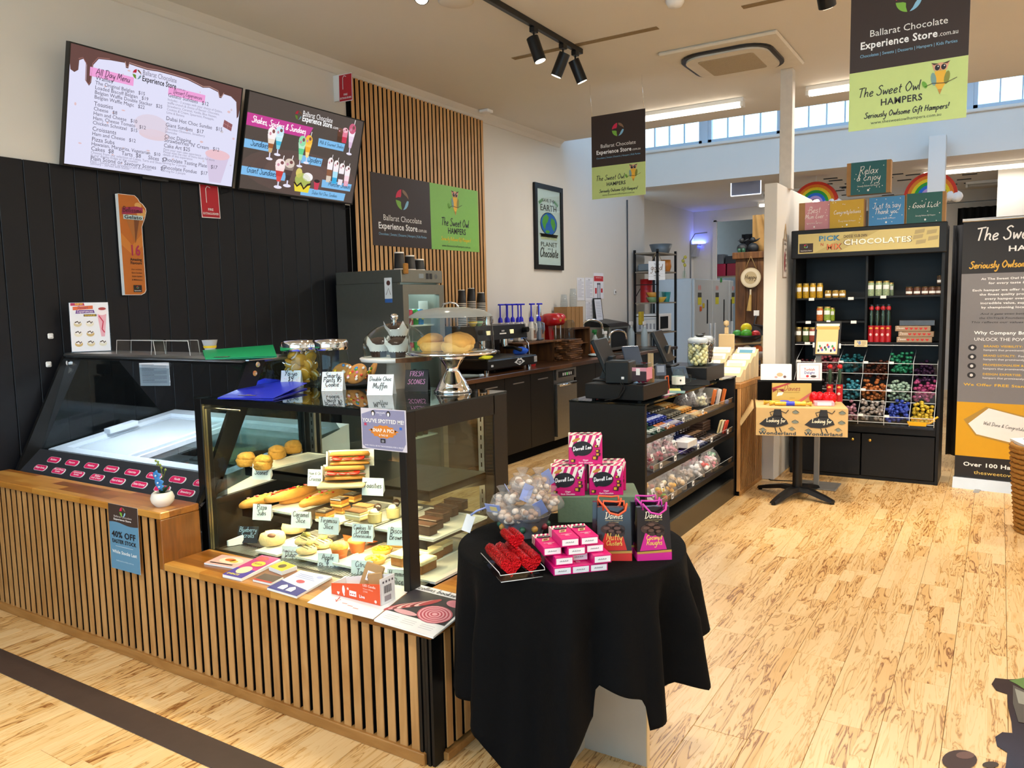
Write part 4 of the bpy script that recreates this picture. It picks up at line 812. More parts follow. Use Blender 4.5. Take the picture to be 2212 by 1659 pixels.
# ================================================================== gelato freezer behind the high ledge
gx0,gx1=-4.56,-2.985
m_frz=mat('freezer white','#e6eaf0',.3,var=.02);m_frin=mat('frosted freezer liner','#cfd6dc',.5,var=.05,scale=20);m_mesh=mat('dark perforated panel','#2b2d33',.45,var=.25,scale=180)
t=Th('gelato_freezer','glass fronted gelato freezer with pink flavour labels behind the high ledge','freezer',(-3.77,2.65,0))
RF=lambda x,y,dz=0:(x,y,.795+(y-2.33)*.152+dz)
mb=MB();mb.hexa([(gx0+.03,2.3,0),(gx1-.02,2.3,0),(gx1-.02,3.13,0),(gx0+.03,3.13,0)],[(gx0+.03,2.3,.62),(gx1-.02,2.3,.62),(gx1-.02,3.13,.62),(gx0+.03,3.13,.62)],m_frz);t.part('body',mb)
def rim(x0,x1,y0,y1,h0,h1,m,name,label=None,under=None):
    b=MB();b.hexa([RF(x0,y0,h0),RF(x1,y0,h0),RF(x1,y1,h0),RF(x0,y1,h0)],[RF(x0,y0,h1),RF(x1,y0,h1),RF(x1,y1,h1),RF(x0,y1,h1)],m);return t.part(name,b,under,label)
a_=gx0+.03;b_=gx1-.02
rim(a_,a_+.075,2.32,3.13,-.17,.0,m_frz,'rim');rim(b_-.075,b_,2.32,3.13,-.17,0,m_frz,'rim');rim(a_+.075,b_-.075,3.05,3.13,-.17,0,m_frz,'rim');rim(a_+.075,b_-.075,2.32,2.38,-.17,0,m_frz,'rim')
rim(a_+.075,a_+.085,2.38,3.05,-.2,-.02,m_frin,'liner');rim(a_+.085,b_-.085,3.04,3.05,-.2,-.02,m_frin,'liner')
mid=(a_+b_)/2-.1
l_=rim(a_+.085,mid,2.385,3.04,-.035,-.028,glass('frosted lid glass','#e6eaee',1.45,.1,.6),'sliding_lid');rim(mid-.03,mid+.005,2.385,3.04,-.028,-.005,m_frz,'lid_frame',under=l_);rim(a_+.05,a_+.11,2.62,2.80,0,.028,m_frz,'lid_handle',under=l_)
l_=rim(mid,b_-.08,2.385,3.04,-.05,-.045,m_glass,'sliding_lid');rim(mid,mid+.03,2.385,3.04,-.045,-.02,m_frz,'lid_frame',under=l_)
GC=['#d8622e','#c63a3a','#e6c6a0','#8a5a34','#c99a5c','#e8d8b0','#6b4226','#d9b27a']
k=0
for j in range(2):
    for i in range(4):
        x0=mid+.03+i*.165;y0=2.40+j*.32;tb=MB();h0=-.23
        tb.hexa([RF(x0,y0,h0),RF(x0+.15,y0,h0),RF(x0+.15,y0+.3,h0),RF(x0,y0+.3,h0)],[RF(x0,y0,-.13),RF(x0+.15,y0,-.13),RF(x0+.15,y0+.3,-.13),RF(x0,y0+.3,-.13)],m_steel)
        if x0+.15<b_-.08:
            o=t.part('gelato_tub',tb);gb=MB();c=RF(x0+.075,y0+.15,-.135);gb.blob(c,(.07,.14,.035),mat('gelato '+GC[k%8],GC[k%8],.6,var=.3,scale=25,bump=.5),12,8,.12,k);t.part('gelato',gb,o)
        k+=1
# sloped label panel
PA,PB=V((gx0,2.155,.69)),V((gx0,2.28,.80));vv=(PB-PA).normalized();p=Pan(PA,(1,0,0),vv,gx1-gx0,(PB-PA).length)
t.part('label_panel',board(p,.012,m_mesh));w,h=p.w,p.h
N1=['Rainbow','Popcorn','Hazelnut','Honeycomb','Liquorice','Choc Mint','Vanilla','Chocolate'];N2=['Mango Sorbet','Blood Orange|Sorbet','Limoncello|Sorbet','Baileys|Irish Cream','Rum & Raisin','Salted Caramel','Banana','Strawberry']
for r,(NN,px0,px1,yy) in enumerate(((N1,(87,990),(379,1030),.66),(N2,(65,1012),(352,1052),.30))):
    xa=Y(px0[0],px0[1],2.22).x;xb=Y(px1[0],px1[1],2.22).x
    for i,s in enumerate(NN):
        cx=.24+i*.178 if r==0 else .185+i*.178
        q=Pan(p.P(cx-.058,h*yy-.018,2),p.u,p.v,.116,.036);rr=.016
        pill=[(.116-rr+rr*cos(a),.018+(.018)*sin(a)) for a in [(-90+30*k)*pi/180 for k in range(7)]]+[(rr-rr*cos(a),.018+.018*sin(a)) for a in [(90-30*k)*pi/180 for k in range(7)]]
        q.poly(pill,'#f0e6ea',1);q.poly([(.003+x*.92,.0015+y*.92) for x,y in pill],'#d01458',2)
        ls=s.split('|')
        for j,u_ in enumerate(ls):q.text(u_,.056,.014+(.008-.013*j if len(ls)>1 else 0),.014 if len(ls)>1 else .016,'#f6e6ec',1,'c',L=3,fit=min(.09,twidth(u_,.016,1)))
        n_=len(pill);q.mb.add([q.P(x,y,-3) for x,y in pill]+[q.P(x,y,1) for x,y in pill],[(i2,(i2+1)%n_,n_+(i2+1)%n_,n_+i2) for i2 in range(n_)],m_white)
        t.part('flavour_label',q.mb)
# sloping glass, end frames, canopy
G0,G1=V((0,2.285,.802)),V((0,2.47,1.298))
mb=MB();mb.hexa([(gx0+.02,G0.y,G0.z),(gx1-.02,G0.y,G0.z),(gx1-.02,G0.y+.006,G0.z),(gx0+.02,G0.y+.006,G0.z)],[(gx0+.02,G1.y,G1.z),(gx1-.02,G1.y,G1.z),(gx1-.02,G1.y+.006,G1.z),(gx0+.02,G1.y+.006,G1.z)],glass('freezer front glass','#dfe6ea',1.5));t.part('front_glass',mb)
for x in (gx0,gx1-.022):
    mb=MB();mb.hexa([(x,2.15,.70),(x+.022,2.15,.70),(x+.022,2.24,.70),(x,2.24,.70)],[(x,2.452,1.305),(x+.022,2.452,1.305),(x+.022,2.56,1.305),(x,2.56,1.305)],m_black);mb.hexa([(x,2.2,.3),(x+.022,2.2,.3),(x+.022,3.1,.3),(x,3.1,.3)],[(x,2.24,.70),(x+.022,2.24,.70),(x+.022,3.1,.74),(x,3.1,.74)],m_black);t.part('end_frame',mb)
    mb=MB();mb.hexa([(x+.008,2.26,.72),(x+.013,2.26,.72),(x+.013,3.05,.9),(x+.008,3.05,.9)],[(x+.008,2.56,1.3),(x+.013,2.56,1.3),(x+.013,2.75,1.3),(x+.008,2.75,1.3)],m_glassd);t.part('end_glass',mb)
for x,y,z in ((gx0+.07,2.452,1.27),(gx1-.004,2.49,1.25),(gx1-.004,2.51,1.29)):
    mb=MB();mb.cyl((x,y-.012 if x<-4 else y,z),(x,y+.012,z) if x<-4 else (x+.012,y,z),.013,m_chrome,14);t.part('glass_bolt',mb)
mb=MB();mb.box(gx0,gx1,2.455,2.72,1.30,1.325,m_alu,.01);t.part('canopy',mb)
mb=MB();mb.box(gx0,gx1,2.452,2.458,1.292,1.302,m_black);t.part('seal',mb)
CZ=1.326
mb=MB();mb.box(gx0+.1,gx1-.1,2.50,2.52,1.288,1.298,mat('cool led strip','#eaf2ff',.5,emit=6));t.part('led_strip',mb,label='cool white led strip under the canopy')
lamp('AREA','freezer_light',(-3.77,2.53,1.285),34*LK,(.9,.95,1),aim=(-3.77,2.7,.8),shape='RECTANGLE',size=1.3,size_y=.03)
p=pan_px((293,783),(357,785),(359,832),(295,836),Y,2.442);p.v=V((0,.0,1)).normalized();p.n=p.u.cross(p.v);p.o=V((p.o.x,2.462,p.o.z-.0));p.rect(0,0,p.w,p.h,'#e9ebf2',1)
for k in range(15):p.rect(.08*p.w,p.h*(.9-.055*k),p.w*(.92 if k%4 else .5),p.h*(.915-.055*k),'#7d8090' if k%4 else '#33353f',2)
mb=board(p,.0006,m_paper);mb.ms;one_p=Th('paper_notice','white printed notice taped inside the sloping freezer glass','notice',p.P(p.w/2,0));one_p.part('sheet',mb);one_p.part('print',p.mb)
# acrylic stand with the shakes flyer
p=pan_px((148,645),(229,643),(237,757),(155,760),Y,2.52);p.u=V((.60,.80,0));p.v=V((-.06,.05,1)).normalized();p.v=(p.v-p.u*p.v.dot(p.u)).normalized();p.n=p.u.cross(p.v);p.o=V((-4.50,2.475,CZ+.002));p.h=.285;p.w=.205;w,h=p.w,p.h
T=Th('flyer_stand','clear upright stand with a shakes flyer on the freezer canopy','sign stand',p.P(w/2,0,0));b=board(p,.004,m_acry);b.hexa([p.P(0,0,0),p.P(w,0,0),p.P(w,0,0)-p.n*.07,p.P(0,0,0)-p.n*.07],[q+V((0,0,.003)) for q in (p.P(0,0,0),p.P(w,0,0),p.P(w,0,0)-p.n*.07,p.P(0,0,0)-p.n*.07)],m_acry);T.part('holder',b)
p.rect(.003,.003,w-.003,h-.003,'#e8e6ea',1);p.poly([(.01,h*.93),(w*.4,h*.93),(w*.38,h*.985),(.01,h*.985)],'#b81e50',2);p.text('NEW',w*.16,h*.94,h*.06,'#f2c41e',1,L=3);p.poly([(w*.1,h*.84),(w*.6,h*.86),(w*.6,h*.93),(w*.1,h*.91)],'#d8622e',2);p.script('Dessert',w*.22,h*.865,w*.04,'#8a2a5a',L=3);p.poly([(w*.16,h*.77),(w*.64,h*.78),(w*.62,h*.84),(w*.18,h*.84)],'#6a3a8a',2);p.script('Experiences',w*.2,h*.79,w*.03,'#f2dce6',L=3,fit=w*.4);p.rect(w*.36,h*.71,w*.68,h*.755,'#3a2c28',2);p.text('SHAKES',w*.38,h*.717,h*.045,'#f0c62e',1,L=3,fit=w*.28)
for j in range(3):
    for i in range(3):
        if i==2 and j<2:continue
        x,y=w*(.2+.3*i),h*(.56-.2*j);p.ell(x,y,w*.1,h*.055,('#d6c49a','#e6dcc4','#c9a86a')[(i+j)%3],2,12);p.ell(x,y+h*.03,w*.08,h*.035,'#efe8e2',3,10);p.line([(x-w*.07,y+h*.03),(x,y+h*.055),(x+w*.03,y+h*.015),(x+w*.07,y+h*.045)],w*.03,'#3c241c',4)
p.poly([(w*.7,h*.75),(w*.93,h*.75),(w*.86,h*.3),(w*.77,h*.3)],'#e6a8b4',2);p.ell(w*.82,h*.80,w*.13,h*.07,'#f2e4e6',3,12);p.line([(w*.74,h*.72),(w*.84,h*.6),(w*.8,h*.45),(w*.86,h*.38)],w*.03,'#c62e4c',4);p.ell(w*.83,h*.86,w*.1,h*.03,'#a8342e',4,10);T.part('flyer',p.mb,label='white flyer with pictures of shakes')
for i,(q0,q1) in enumerate((((252,765),(326,768)),((327,767),(402,770)))):
    a=Z(*q0,CZ);b=Z(*q1,CZ);L_=(b-a).length;T=Th('acrylic_riser','empty clear acrylic riser on the canopy, %s'%('next to the flyer' if i==0 else 'next to the grey cup'),'riser',(a+b)/2);y=a.y
    mb=MB();h=.075
    for x0,x1,lean in ((a.x,a.x+.004,.012),(b.x-.004,b.x,-.012)):mb.hexa([(x0,y,CZ),(x1,y,CZ),(x1,y+.07,CZ),(x0,y+.07,CZ)],[(x0+lean,y,CZ+h),(x1+lean,y,CZ+h),(x1+lean,y+.07,CZ+h),(x0+lean,y+.07,CZ+h)],m_acry)
    mb.box(a.x+.012,b.x-.012,y,y+.07,CZ+h,CZ+h+.004,m_acry);T.part('shell',mb)
    mb=MB();e_=mat('bright acrylic edge','#d9dde0',.2)
    mb.tube([(a.x,y-.001,CZ+.002),(a.x+.012,y-.001,CZ+h),(b.x-.012,y-.001,CZ+h),(b.x,y-.001,CZ+.002)],.0016,e_,5);mb.tube([(a.x+.02,y+.07,CZ+.002),(a.x+.03,y+.07,CZ+h),(b.x-.03,y+.07,CZ+h),(b.x-.02,y+.07,CZ+.002)],.0012,e_,5);T.part('edge',mb)
c=Z(454,756,CZ);T=Th('gelato_cup','upturned grey paper cup with a yellow band on the canopy','cup',c,world=0);mb=MB();mb.lathe([(.028,0),(.042,.055),(.043,.056)],mat('grey cup paper','#b9bcc0',.6),n=24);T.part('cup',mb);mb=MB();mb.lathe([(.0335,.012),(.0365,.025)],mat('yellow band','#e2c21e',.6),n=24,caps=False);
for i,v in enumerate(mb.v):mb.v[i]=V((v.x*1.01,v.y*1.01,v.z))
T.part('band',mb)
def folder(name,lab,pts,z,col,dz=.012,lab_px=None):
    A=[Z(*q,z) for q in pts];m=mat(name+' plastic',col,.3,var=.04,spec=.4);T=Th('document_folder',lab,'folder',(A[0]+A[2])/2);n=V((0,0,1))
    mb=MB();mb.hexa([a for a in A],[a+n*.003 for a in A],m);T.part('back_cover',mb)
    mb=MB();U=[A[0]+n*.004,A[1]+n*.006,A[2]+n*(dz+.006),A[3]+n*dz];mb.hexa(U,[a+n*.002 for a in U],m);T.part('front_cover',mb)
    u=(U[1]-U[0]).normalized();v=(U[3]-U[0]);v=(v-u*v.dot(u)).normalized();p=Pan(U[0]+n*.0025,u,v,(U[1]-U[0]).length,.2)
    return T,p
T,p=folder('green','green plastic folder lying on the freezer canopy',[(444,777),(598,772),(590,752),(438,762)],CZ,'#0f9e62');p.rect(.03,.02,.10,.06,'#1c1716',2);logo(p,.085,.04,.008,3);p.text('Experience',.035,.03,.012,'#e6e2de',1,L=3);T.part('label',p.mb)
T,p=folder('blue','blue plastic folder lying on the glass top of the pastry case','x' and [(470,862),(590,864),(664,840),(572,826)],1.173,'#2430c8',.02);p.rect(.06,.05,.15,.10,'#1c1716',2);logo(p,.10,.082,.01,3);p.text('Experience Store',.064,.058,.012,'#e6e2de',1,L=3,fit=.08);T.part('label',p.mb)
# little white hooks on the dark wall
for q,l_ in (((108,726),'small white adhesive hook on the dark boards, upper one'),((104,787),'small white adhesive hook on the dark boards, lower one')):
    c=X(*q,WALLX+.014);mb=MB();mb.box(c.x,c.x+.012,c.y-.016,c.y+.016,c.z-.016,c.z+.016,m_white,.005);mb.box(c.x+.012,c.x+.016,c.y-.008,c.y+.008,c.z-.008,c.z+.008,m_white,.002);one('wall_hook',l_,'hook',mb,c)
# ================================================================== things standing on the pastry case
TZ=1.1725
def glass_jar(name,lab,base,r,h,lidh=.045,lidm=m_chrome):
    T=Th(name,lab,'jar',base,world=0);mb=MB();mb.lathe([(r*.93,.0),(r,.012),(r,h*.8),(r*.93,h*.93),(r*.9,h)],m_glass,n=28,caps=False);mb.lathe([(0,.002),(r*.93,.0)],m_glass,n=28,caps=False);T.part('glass',mb)
    mb=MB();mb.lathe([(r*.97,h-.004),(r*.99,h),(r*.99,h+lidh*.7),(r*.92,h+lidh),(0,h+lidh*1.1)],lidm,n=28);T.part('lid',mb);return T
b1=Z(652,831,TZ);glass_jar('biscuit_jar','glass jar with chrome lid full of yellow yo-yo biscuits',b1,.096,.175)
rd=random.Random(11);yo=[]
m_yo=mat('custard biscuit','#b98a1c',.7,var=.2,scale=40,bump=.2)
proto=None
for k in range(24):
    a=k*2.4;r=.057 if k%4 else .02;c=b1+V((r*cos(a),r*sin(a),.034+.0052*k));lab='yellow yo-yo biscuit with a cream middle inside the glass jar'
    T=Th('sandwich_biscuit',lab,'biscuit',c,'yo-yo biscuits in the glass jar',world=0)
    M=MR(rd.uniform(-1.3,1.3),4,'X')@MR(rd.uniform(-1.2,1.2),4,'Y')
    for z,nm in ((.004,'biscuit'),(-.018,'biscuit')):
        mb=MB();mb.m=M;mb.lathe([(0,z),(.027,z),(.031,z+.006),(.026,z+.012),(0,z+.014)],m_yo,n=14);T.part(nm,mb)
    mb=MB();mb.m=M;mb.lathe([(.025,-.005),(.025,.005)],m_cream,n=14);T.part('cream',mb)
b2=Z(757,826,TZ);b2.y=min(b2.y,2.79);T2=glass_jar('biscuit_jar','nearly empty glass jar with chrome lid behind the button cookies',b2,.088,.178)
mb=MB();c=Z(765,833,TZ);mb.lathe([(0,0),(.08,.0),(.095,.012),(.092,.012),(.078,.004),(0,.004)],m_plast,n=24);one('cookie_dish','shallow black dish holding the button cookies','dish',mb,c+V((0,.02,.0)),local=True)
for k,(q,lab,rx,rz) in enumerate((((733,822),'candy button cookie at the left of the black dish',1.0,.5),((768,823),'candy button cookie in front on the black dish',.95,.15),((796,820),'candy button cookie at the right, mostly hidden',1.15,-.7))):
    c=Z(q[0],q[1]+8,TZ+.006);T=Th('button_cookie',lab,'cookie',c+V((0,.01+.018*(k!=1),.052)),'button cookies',world=0);M=MR(rz,4,'Z')@MR(rx,4,'X')
    mb=MB();mb.m=M;mb.blob((0,0,0),(.058,.058,.016),mat('cookie dough','#b98442',.75,var=.25,scale=35,bump=.3),18,8,.03,k,.55);T.part('cookie',mb)
    rd=random.Random(k+3)
    for j in range(14):
        a=rd.uniform(0,6.3);r=.048*math.sqrt(rd.random());mb=MB();mb.m=M;cc=rd.choice(['#d84a2e','#e6c21e','#3a8ad6','#5aa83a','#e68ab4','#e07a1e','#f0ece6']);mb.blob((r*cos(a),r*sin(a),.0155),(.008,.008,.004),mat('candy '+cc,cc,.25),8,5);T.part('candy_button',mb)
# muffin stand: marble and wood plate on a concrete foot, glass dome
c=Z(857,838,TZ);T=Th('cake_stand','low cake stand, marble and wood plate on a grey foot','cake stand',c,world=0)
mb=MB();mb.lathe([(.052,0),(.05,.02),(.042,.11),(.045,.122)],mat('pale concrete','#a39a8c',.7,var=.08,scale=30),n=24);T.part('foot',mb)
mb=MB();mb.lathe([(.10,.122),(.158,.128),(.165,.142),(.16,.146),(0,.146)],mat('white marble','#e6e2dc',.25,var=.1,scale=6),n=40);T.part('plate',mb)
mb=MB();pts=[(.166*cos(a),.166*sin(a)) for a in [(-50+9*k)*pi/180 for k in range(12)]];mb.prism(pts,.1275,.1468,m_rustic);T.part('wood_inlay',mb,label='brown wooden segment of the plate')
mb=MB();R=.148;prof=[(R,0),(R,.05)]+[(R*cos(a),.05+.105*sin(a)) for a in [k*pi/16 for k in range(1,8)]]+[(.012,.155)]
mb.lathe(prof,m_glass,n=36,caps=False);Td=Th('glass_dome','rounded glass dome with a chrome knob over the chocolate muffins','dome',c+V((0,0,.1468)),world=0);Td.part('dome',mb)
mb=MB();mb.lathe([(.008,.153),(.012,.158),(.009,.166),(.018,.176),(.02,.186),(.012,.196),(0,.198)],m_chrome,n=18);Td.part('knob',mb)
def choc_muffin(P_,lab,sd):
    T=Th('chocolate_muffin',lab,'muffin',P_,'chocolate muffins',world=0);T.e.scale=(1.12,1.12,1.12);mb=MB();mb.lathe([(.03,0),(.042,.05)],m_mchoc,n=18);T.part('cake',mb)
    mb=MB();mb.blob((0,0,.055),(.045,.045,.026),m_mchoc,14,7,.08,sd);T.part('crown',mb)
    mb=MB();vs=[];n=24
    for j,(r,z) in enumerate(((.031,.012),(.042,.04),(.05,.07))):
        for i in range(n):
            a=2*pi*i/n;pk=max(0,cos(2*a*2+sd));zz=z+(.035*pk**2-.018 if j==2 else 0);rr=r+(.012*pk if j==2 else 0);vs.append((rr*cos(a),rr*sin(a),zz))
    mb.add(vs,[(j*n+i,j*n+(i+1)%n,(j+1)*n+(i+1)%n,(j+1)*n+i) for j in range(2) for i in range(n)],mat('white muffin paper','#e6e0dc',.7,var=.04),True);T.part('paper_wrap',mb)
choc_muffin(c+V((-.07,-.035,.147)),'chocolate muffin in white paper under the dome, lower left',0);choc_muffin(c+V((.052,-.045,.147)),'chocolate muffin in white paper under the dome, lower right',1);choc_muffin(c+V((-.005,.03,.215)),'chocolate muffin in white paper under the dome, perched on top',2)
# chrome pedestal with an acrylic cover and big scones
c=Z(978,846,TZ);T=Th('cake_pedestal','tall chrome cake pedestal at the right end of the pastry case','cake stand',c,world=0)
mb=MB();mb.lathe([(.082,0),(.084,.006),(.075,.014),(.068,.03),(.058,.05),(.035,.085),(.028,.1),(.033,.115),(.05,.14),(.062,.155),(.03,.16)],m_chrome,n=36);T.part('pedestal',mb)
mb=MB();mb.lathe([(.03,.158),(.18,.166),(.198,.166),(.2,.174),(.195,.178),(0,.176)],m_chrome,n=44);T.part('plate',mb)
Td=Th('acrylic_dome','tall straight clear cover with a grey lid over the large scones','dome',c+V((0,0,.178)),world=0)
mb=MB();mb.lathe([(.19,0),(.18,.15)],m_acry,n=40,caps=False);Td.part('cover',mb);mb=MB();mb.lathe([(.182,.148),(.181,.156),(.14,.178),(.06,.19),(0,.191)],glass('frosted lid','#c4c8c6',1.5,.05,.3),n=40);Td.part('lid',mb)
mb=MB();mb.tube([(-.045,0,.186),(-.035,0,.205),(0,0,.212),(.035,0,.205),(.045,0,.186)],.004,m_chrome,8);Td.part('handle',mb)
for k,(dx,dy,lab) in enumerate(((-.075,-.03,'large pale scone under the clear cover, left one'),(.055,-.045,'large pale scone under the clear cover, right one'),(.005,.06,'large pale scone under the clear cover, rear one'))):
    T=Th('large_scone',lab,'scone',c+V((dx,dy,.178)),'large scones',world=0);mb=MB();mb.lathe([(.05,0),(.062,.012),(.064,.03),(.055,.042)],mat('pale scone','#dcae5e',.8,var=.25,scale=30,bump=.4),n=18,fn=lambda t,z:1+.05*sin(3*t+k));T.part('base',mb)
    mb=MB();mb.m=MR(.25 if k else -.35,4,'Y');mb.blob((0,0,.048),(.06,.058,.032),mat('golden scone top','#d9a04a',.75,var=.3,scale=25,bump=.4),16,8,.06,k);T.part('crown',mb)
dots=lambda p:[p.ell(random.Random(i).uniform(.05,.95)*p.w,random.Random(i+99).uniform(.06,.94)*p.h,.002,.002,('#e6a8b8','#a8c6e6','#e6d08a')[i%3],2,6) for i in range(26)] and None
tent('price_card','white spotted tent card reading Yo-yo in front of the biscuit jar',Z(627,836,TZ),['Yo-yo','$5'],rz=.45,w=.10,h=.082,tilt=16,size=.014,extra=dots)
tent('price_card','white spotted tent card reading Smarty Pants Cookie',Z(717,845,TZ),['Smarty','Pants $5','Cookie'],rz=.45,w=.10,h=.09,tilt=16,size=.012,extra=dots)
tent('price_card','plain white tent card reading Double Choc Muffin',Z(820,854,TZ),['Double Choc','Muffin'],rz=.4,w=.115,h=.092,tilt=18,size=.012)
tent('price_card','black tent card reading FRESH SCONES in pink',Z(899,846,TZ),['FRESH','SCONES'],rz=.45,w=.105,h=.10,tilt=18,size=.0105,face=m_plast,ink=mat('pink chalk','#e6a0d0',.8),it=.1)
# notice taped on the case front
p=pan_px((780,880),(876,887),(881,978),(782,968),Y,cy0-.003);w,h=p.w,p.h
T=Th('competition_notice','lilac notice reading YOU\'VE SPOTTED ME taped on the pastry case','notice',p.P(w/2,0));T.part('sheet',board(p,.001,m_acry));p.rect(0,0,w,h,'#d8cfd6',1);p.poly([(w*.02,h*.1),(w*.1,h*.03),(w*.9,h*.02),(w*.98,h*.2),(w*.97,h*.98),(w*.3,h*.97),(w*.02,h*.85)],'#8d8aa8',2)
for x in (.28,.62):p.ell(w*x,h*.89,w*.045,h*.07,'#1d1d22',3,12);p.ell(w*x,h*.875,w*.026,h*.05,'#e8e6ea',4,10);p.poly([(w*x-.003,h*.92),(w*x+.003,h*.92),(w*x,h*.905)],'#e0a02e',5)
p.text('WILDLIFE',w*.45,h*.885,h*.05,'#e8e4ea',1,'c',L=3,fit=w*.2);p.text('PARK',w*.45,h*.84,h*.035,'#e8e4ea',0,'c',L=3)
p.text("YOU'VE SPOTTED ME!",w*.5,h*.66,h*.13,'#f4eee8',1,'c',L=3,fit=w*.92)
st=[];
for k in range(24):a=2*pi*k/24;r=1 if k%2 else .84;st.append((w*.5+w*.30*r*cos(a),h*.45+h*.165*r*sin(a)))
p.poly(st,'#d9822a',3);p.poly([(w*.16,h*.47),(w*.25,h*.43),(w*.25,h*.51)],'#d9822a',3);p.poly([(w*.84,h*.47),(w*.75,h*.51),(w*.75,h*.43)],'#d9822a',3)
p.text('SNAP A PIC!',w*.5,h*.44,h*.12,'#fdf6ec',1,'c',L=4,fit=w*.48);p.text('& TAG US',w*.5,h*.345,h*.06,'#fdf6ec',1,'c',L=4,fit=w*.2)
p.rect(w*.43,h*.18,w*.54,h*.28,'#26242a',4);p.ell(w*.485,h*.225,w*.03,h*.032,'#8a8890',5,12);p.text("AND YOU'LL BE IN THE RUNNING FOR A PRIZE",w*.5,h*.08,h*.045,'#e8e2e8',1,'c',L=3,fit=w*.86)
for x,y,c in ((.1,.60,'#c63a5a'),(.88,.55,'#3a6ac6')):p.rect(w*x-.006,h*y-.004,w*x+.006,h*y+.006,c,3)
T.part('print',p.mb)
# ================================================================== back bench along the left wall
def dep(p):return (V(p)-EYE).dot(CF)
def mpx(n,p):return n*dep(p)/FPX
BZ=.9
t=Th('back_bench','long black kitchen bench with a dark timber top along the left wall','bench',(-4.26,8,0))
mb=MB();mb.box(-4.58,-3.97,5.25,7.18,.1,.858,m_black);mb.box(-4.58,-3.97,7.66,10.75,.1,.858,m_black);mb.box(-4.58,-4.0,5.25,10.75,0,.1,m_matte);mb.box(-4.58,-4.5,7.18,7.66,.1,.858,m_black);t.part('carcass',mb)
for k in range(4):mb=MB();mb.box(-3.97,-3.95,5.255+.48*k,5.73+.48*k,.11,.852,m_black,.003);o=t.part('door',mb);mb=MB();mb.box(-3.951,-3.944,5.40+.48*k,5.60+.48*k,.78,.79,m_alu);t.part('handle',mb,o)
for k in range(6):mb=MB();mb.box(-3.97,-3.95,7.665+.51*k,8.17+.51*k,.11,.852,m_black,.003);t.part('door',mb)
mb=MB();mb.box(-4.58,-3.9,5.24,10.76,.86,.9,m_bench,.003);t.part('bench_top',mb)
t=Th('dishwasher','stainless under-bench dishwasher in the back bench','dishwasher',(-4.2,7.42,0))
mb=MB();mb.box(-4.49,-3.96,7.19,7.65,.1,.855,m_steel);t.part('body',mb);mb=MB();mb.box(-3.96,-3.92,7.195,7.645,.14,.70,m_steel,.004);o=t.part('door',mb);mb=MB();mb.tube([(-3.905,7.22,.685),(-3.905,7.62,.685)],.012,m_chrome,8);t.part('handle',mb,o)
mb=MB();mb.box(-3.96,-3.93,7.195,7.645,.74,.85,m_steel);mb.box(-3.93,-3.927,7.24,7.60,.765,.83,m_plast);t.part('control_panel',mb)
for k in range(5):mb=MB();mb.box(-3.927,-3.924,7.33+.045*k,7.345+.045*k,.78,.81,mat('green button','#8fe08a',.4,emit=.4) if k==2 else m_white);t.part('button',mb)
# ---- drinks fridge
fx=-3.86;fy0,fy1=4.66,5.178;fz=1.83
m_fr=mat('warm grey steel','#8d8c82',.38,.85,var=.06,scale=30);m_liner_glow=mat('fridge liner','#dff2f6',.5,emit=.55,emit_col='#cdeef6')  # liner itself glows a little, standing in for the lit interior
t=Th('drinks_fridge','upright steel drinks fridge with a glass door below the shop sign','fridge',(-4.2,4.92,0))
mb=MB();mb.box(-4.55,fx-.05,fy0,fy0+.03,.08,fz-.1,m_fr);mb.box(-4.55,fx-.05,fy1-.03,fy1,.08,fz-.1,m_fr);mb.box(-4.55,-4.52,fy0+.03,fy1-.03,.08,fz-.1,m_fr);mb.box(-4.52,fx-.05,fy0+.03,fy1-.03,.08,.14,m_fr);t.part('cabinet',mb)
mb=MB();mb.box(-4.55,fx-.01,fy0,fy1,fz-.1,fz,m_fr,.004);t.part('top_panel',mb);mb=MB();mb.box(-4.5,fx-.08,fy0+.02,fy1-.02,0,.08,m_plast);t.part('plinth',mb)
mb=MB();mb.box(-4.519,-4.515,fy0+.03,fy1-.03,.14,fz-.1,m_liner_glow);t.part('liner',mb)
d=MB();dx0,dx1=fx-.05,fx
d.box(dx0,dx1,fy0,fy0+.065,.1,fz-.115,m_fr);d.box(dx0,dx1,fy1-.065,fy1,.1,fz-.115,m_fr);d.box(dx0,dx1,fy0+.065,fy1-.065,.1,.18,m_fr);d.box(dx0,dx1,fy0+.065,fy1-.065,fz-.19,fz-.115,m_fr);o=t.part('door',d)
d=MB();d.box(dx0+.02,dx0+.026,fy0+.065,fy1-.065,.18,fz-.19,m_glass);t.part('pane',d,o)
for z in (.50,.82,1.14,1.40):
    mb=MB();mb.box(-4.5,fx-.08,fy0+.035,fy1-.035,z-.012,z,m_white);t.part('shelf',mb)
mb=MB();p=Pan((fx-.009,fy0,fz-.1),(0,1,0),(0,0,1),.518,.1);p.rect(.21,.035,.27,.07,'#7f8a90',1);p.rect(.30,.03,.335,.075,'#17181a',1);p.rect(.345,.03,.38,.075,'#17181a',1);p.ell(.43,.052,.018,.02,'#55585a',1,12);t.part('controls',p.mb)
p=Pan((-4.04,fy0-.0006,1.58),(1,0,0),(0,0,1),.09,.19);p.rect(0,.03,.075,.19,'#eceff0',1);p.rect(0,0,.075,.03,'#3a6ab4',1);p.ell(.04,.15,.02,.02,'#5a3430',2,8);p.line([(.015,.06),(.04,.11),(.06,.06)],.008,'#a9a4a0',2);t.part('energy_sticker',p.mb,label='white and blue sticker')
lamp('AREA','fridge_light',(-4.1,4.92,1.68),5*LK,(.75,.95,1),aim=(-4.1,4.92,0),shape='RECTANGLE',size=.35,size_y=.4)
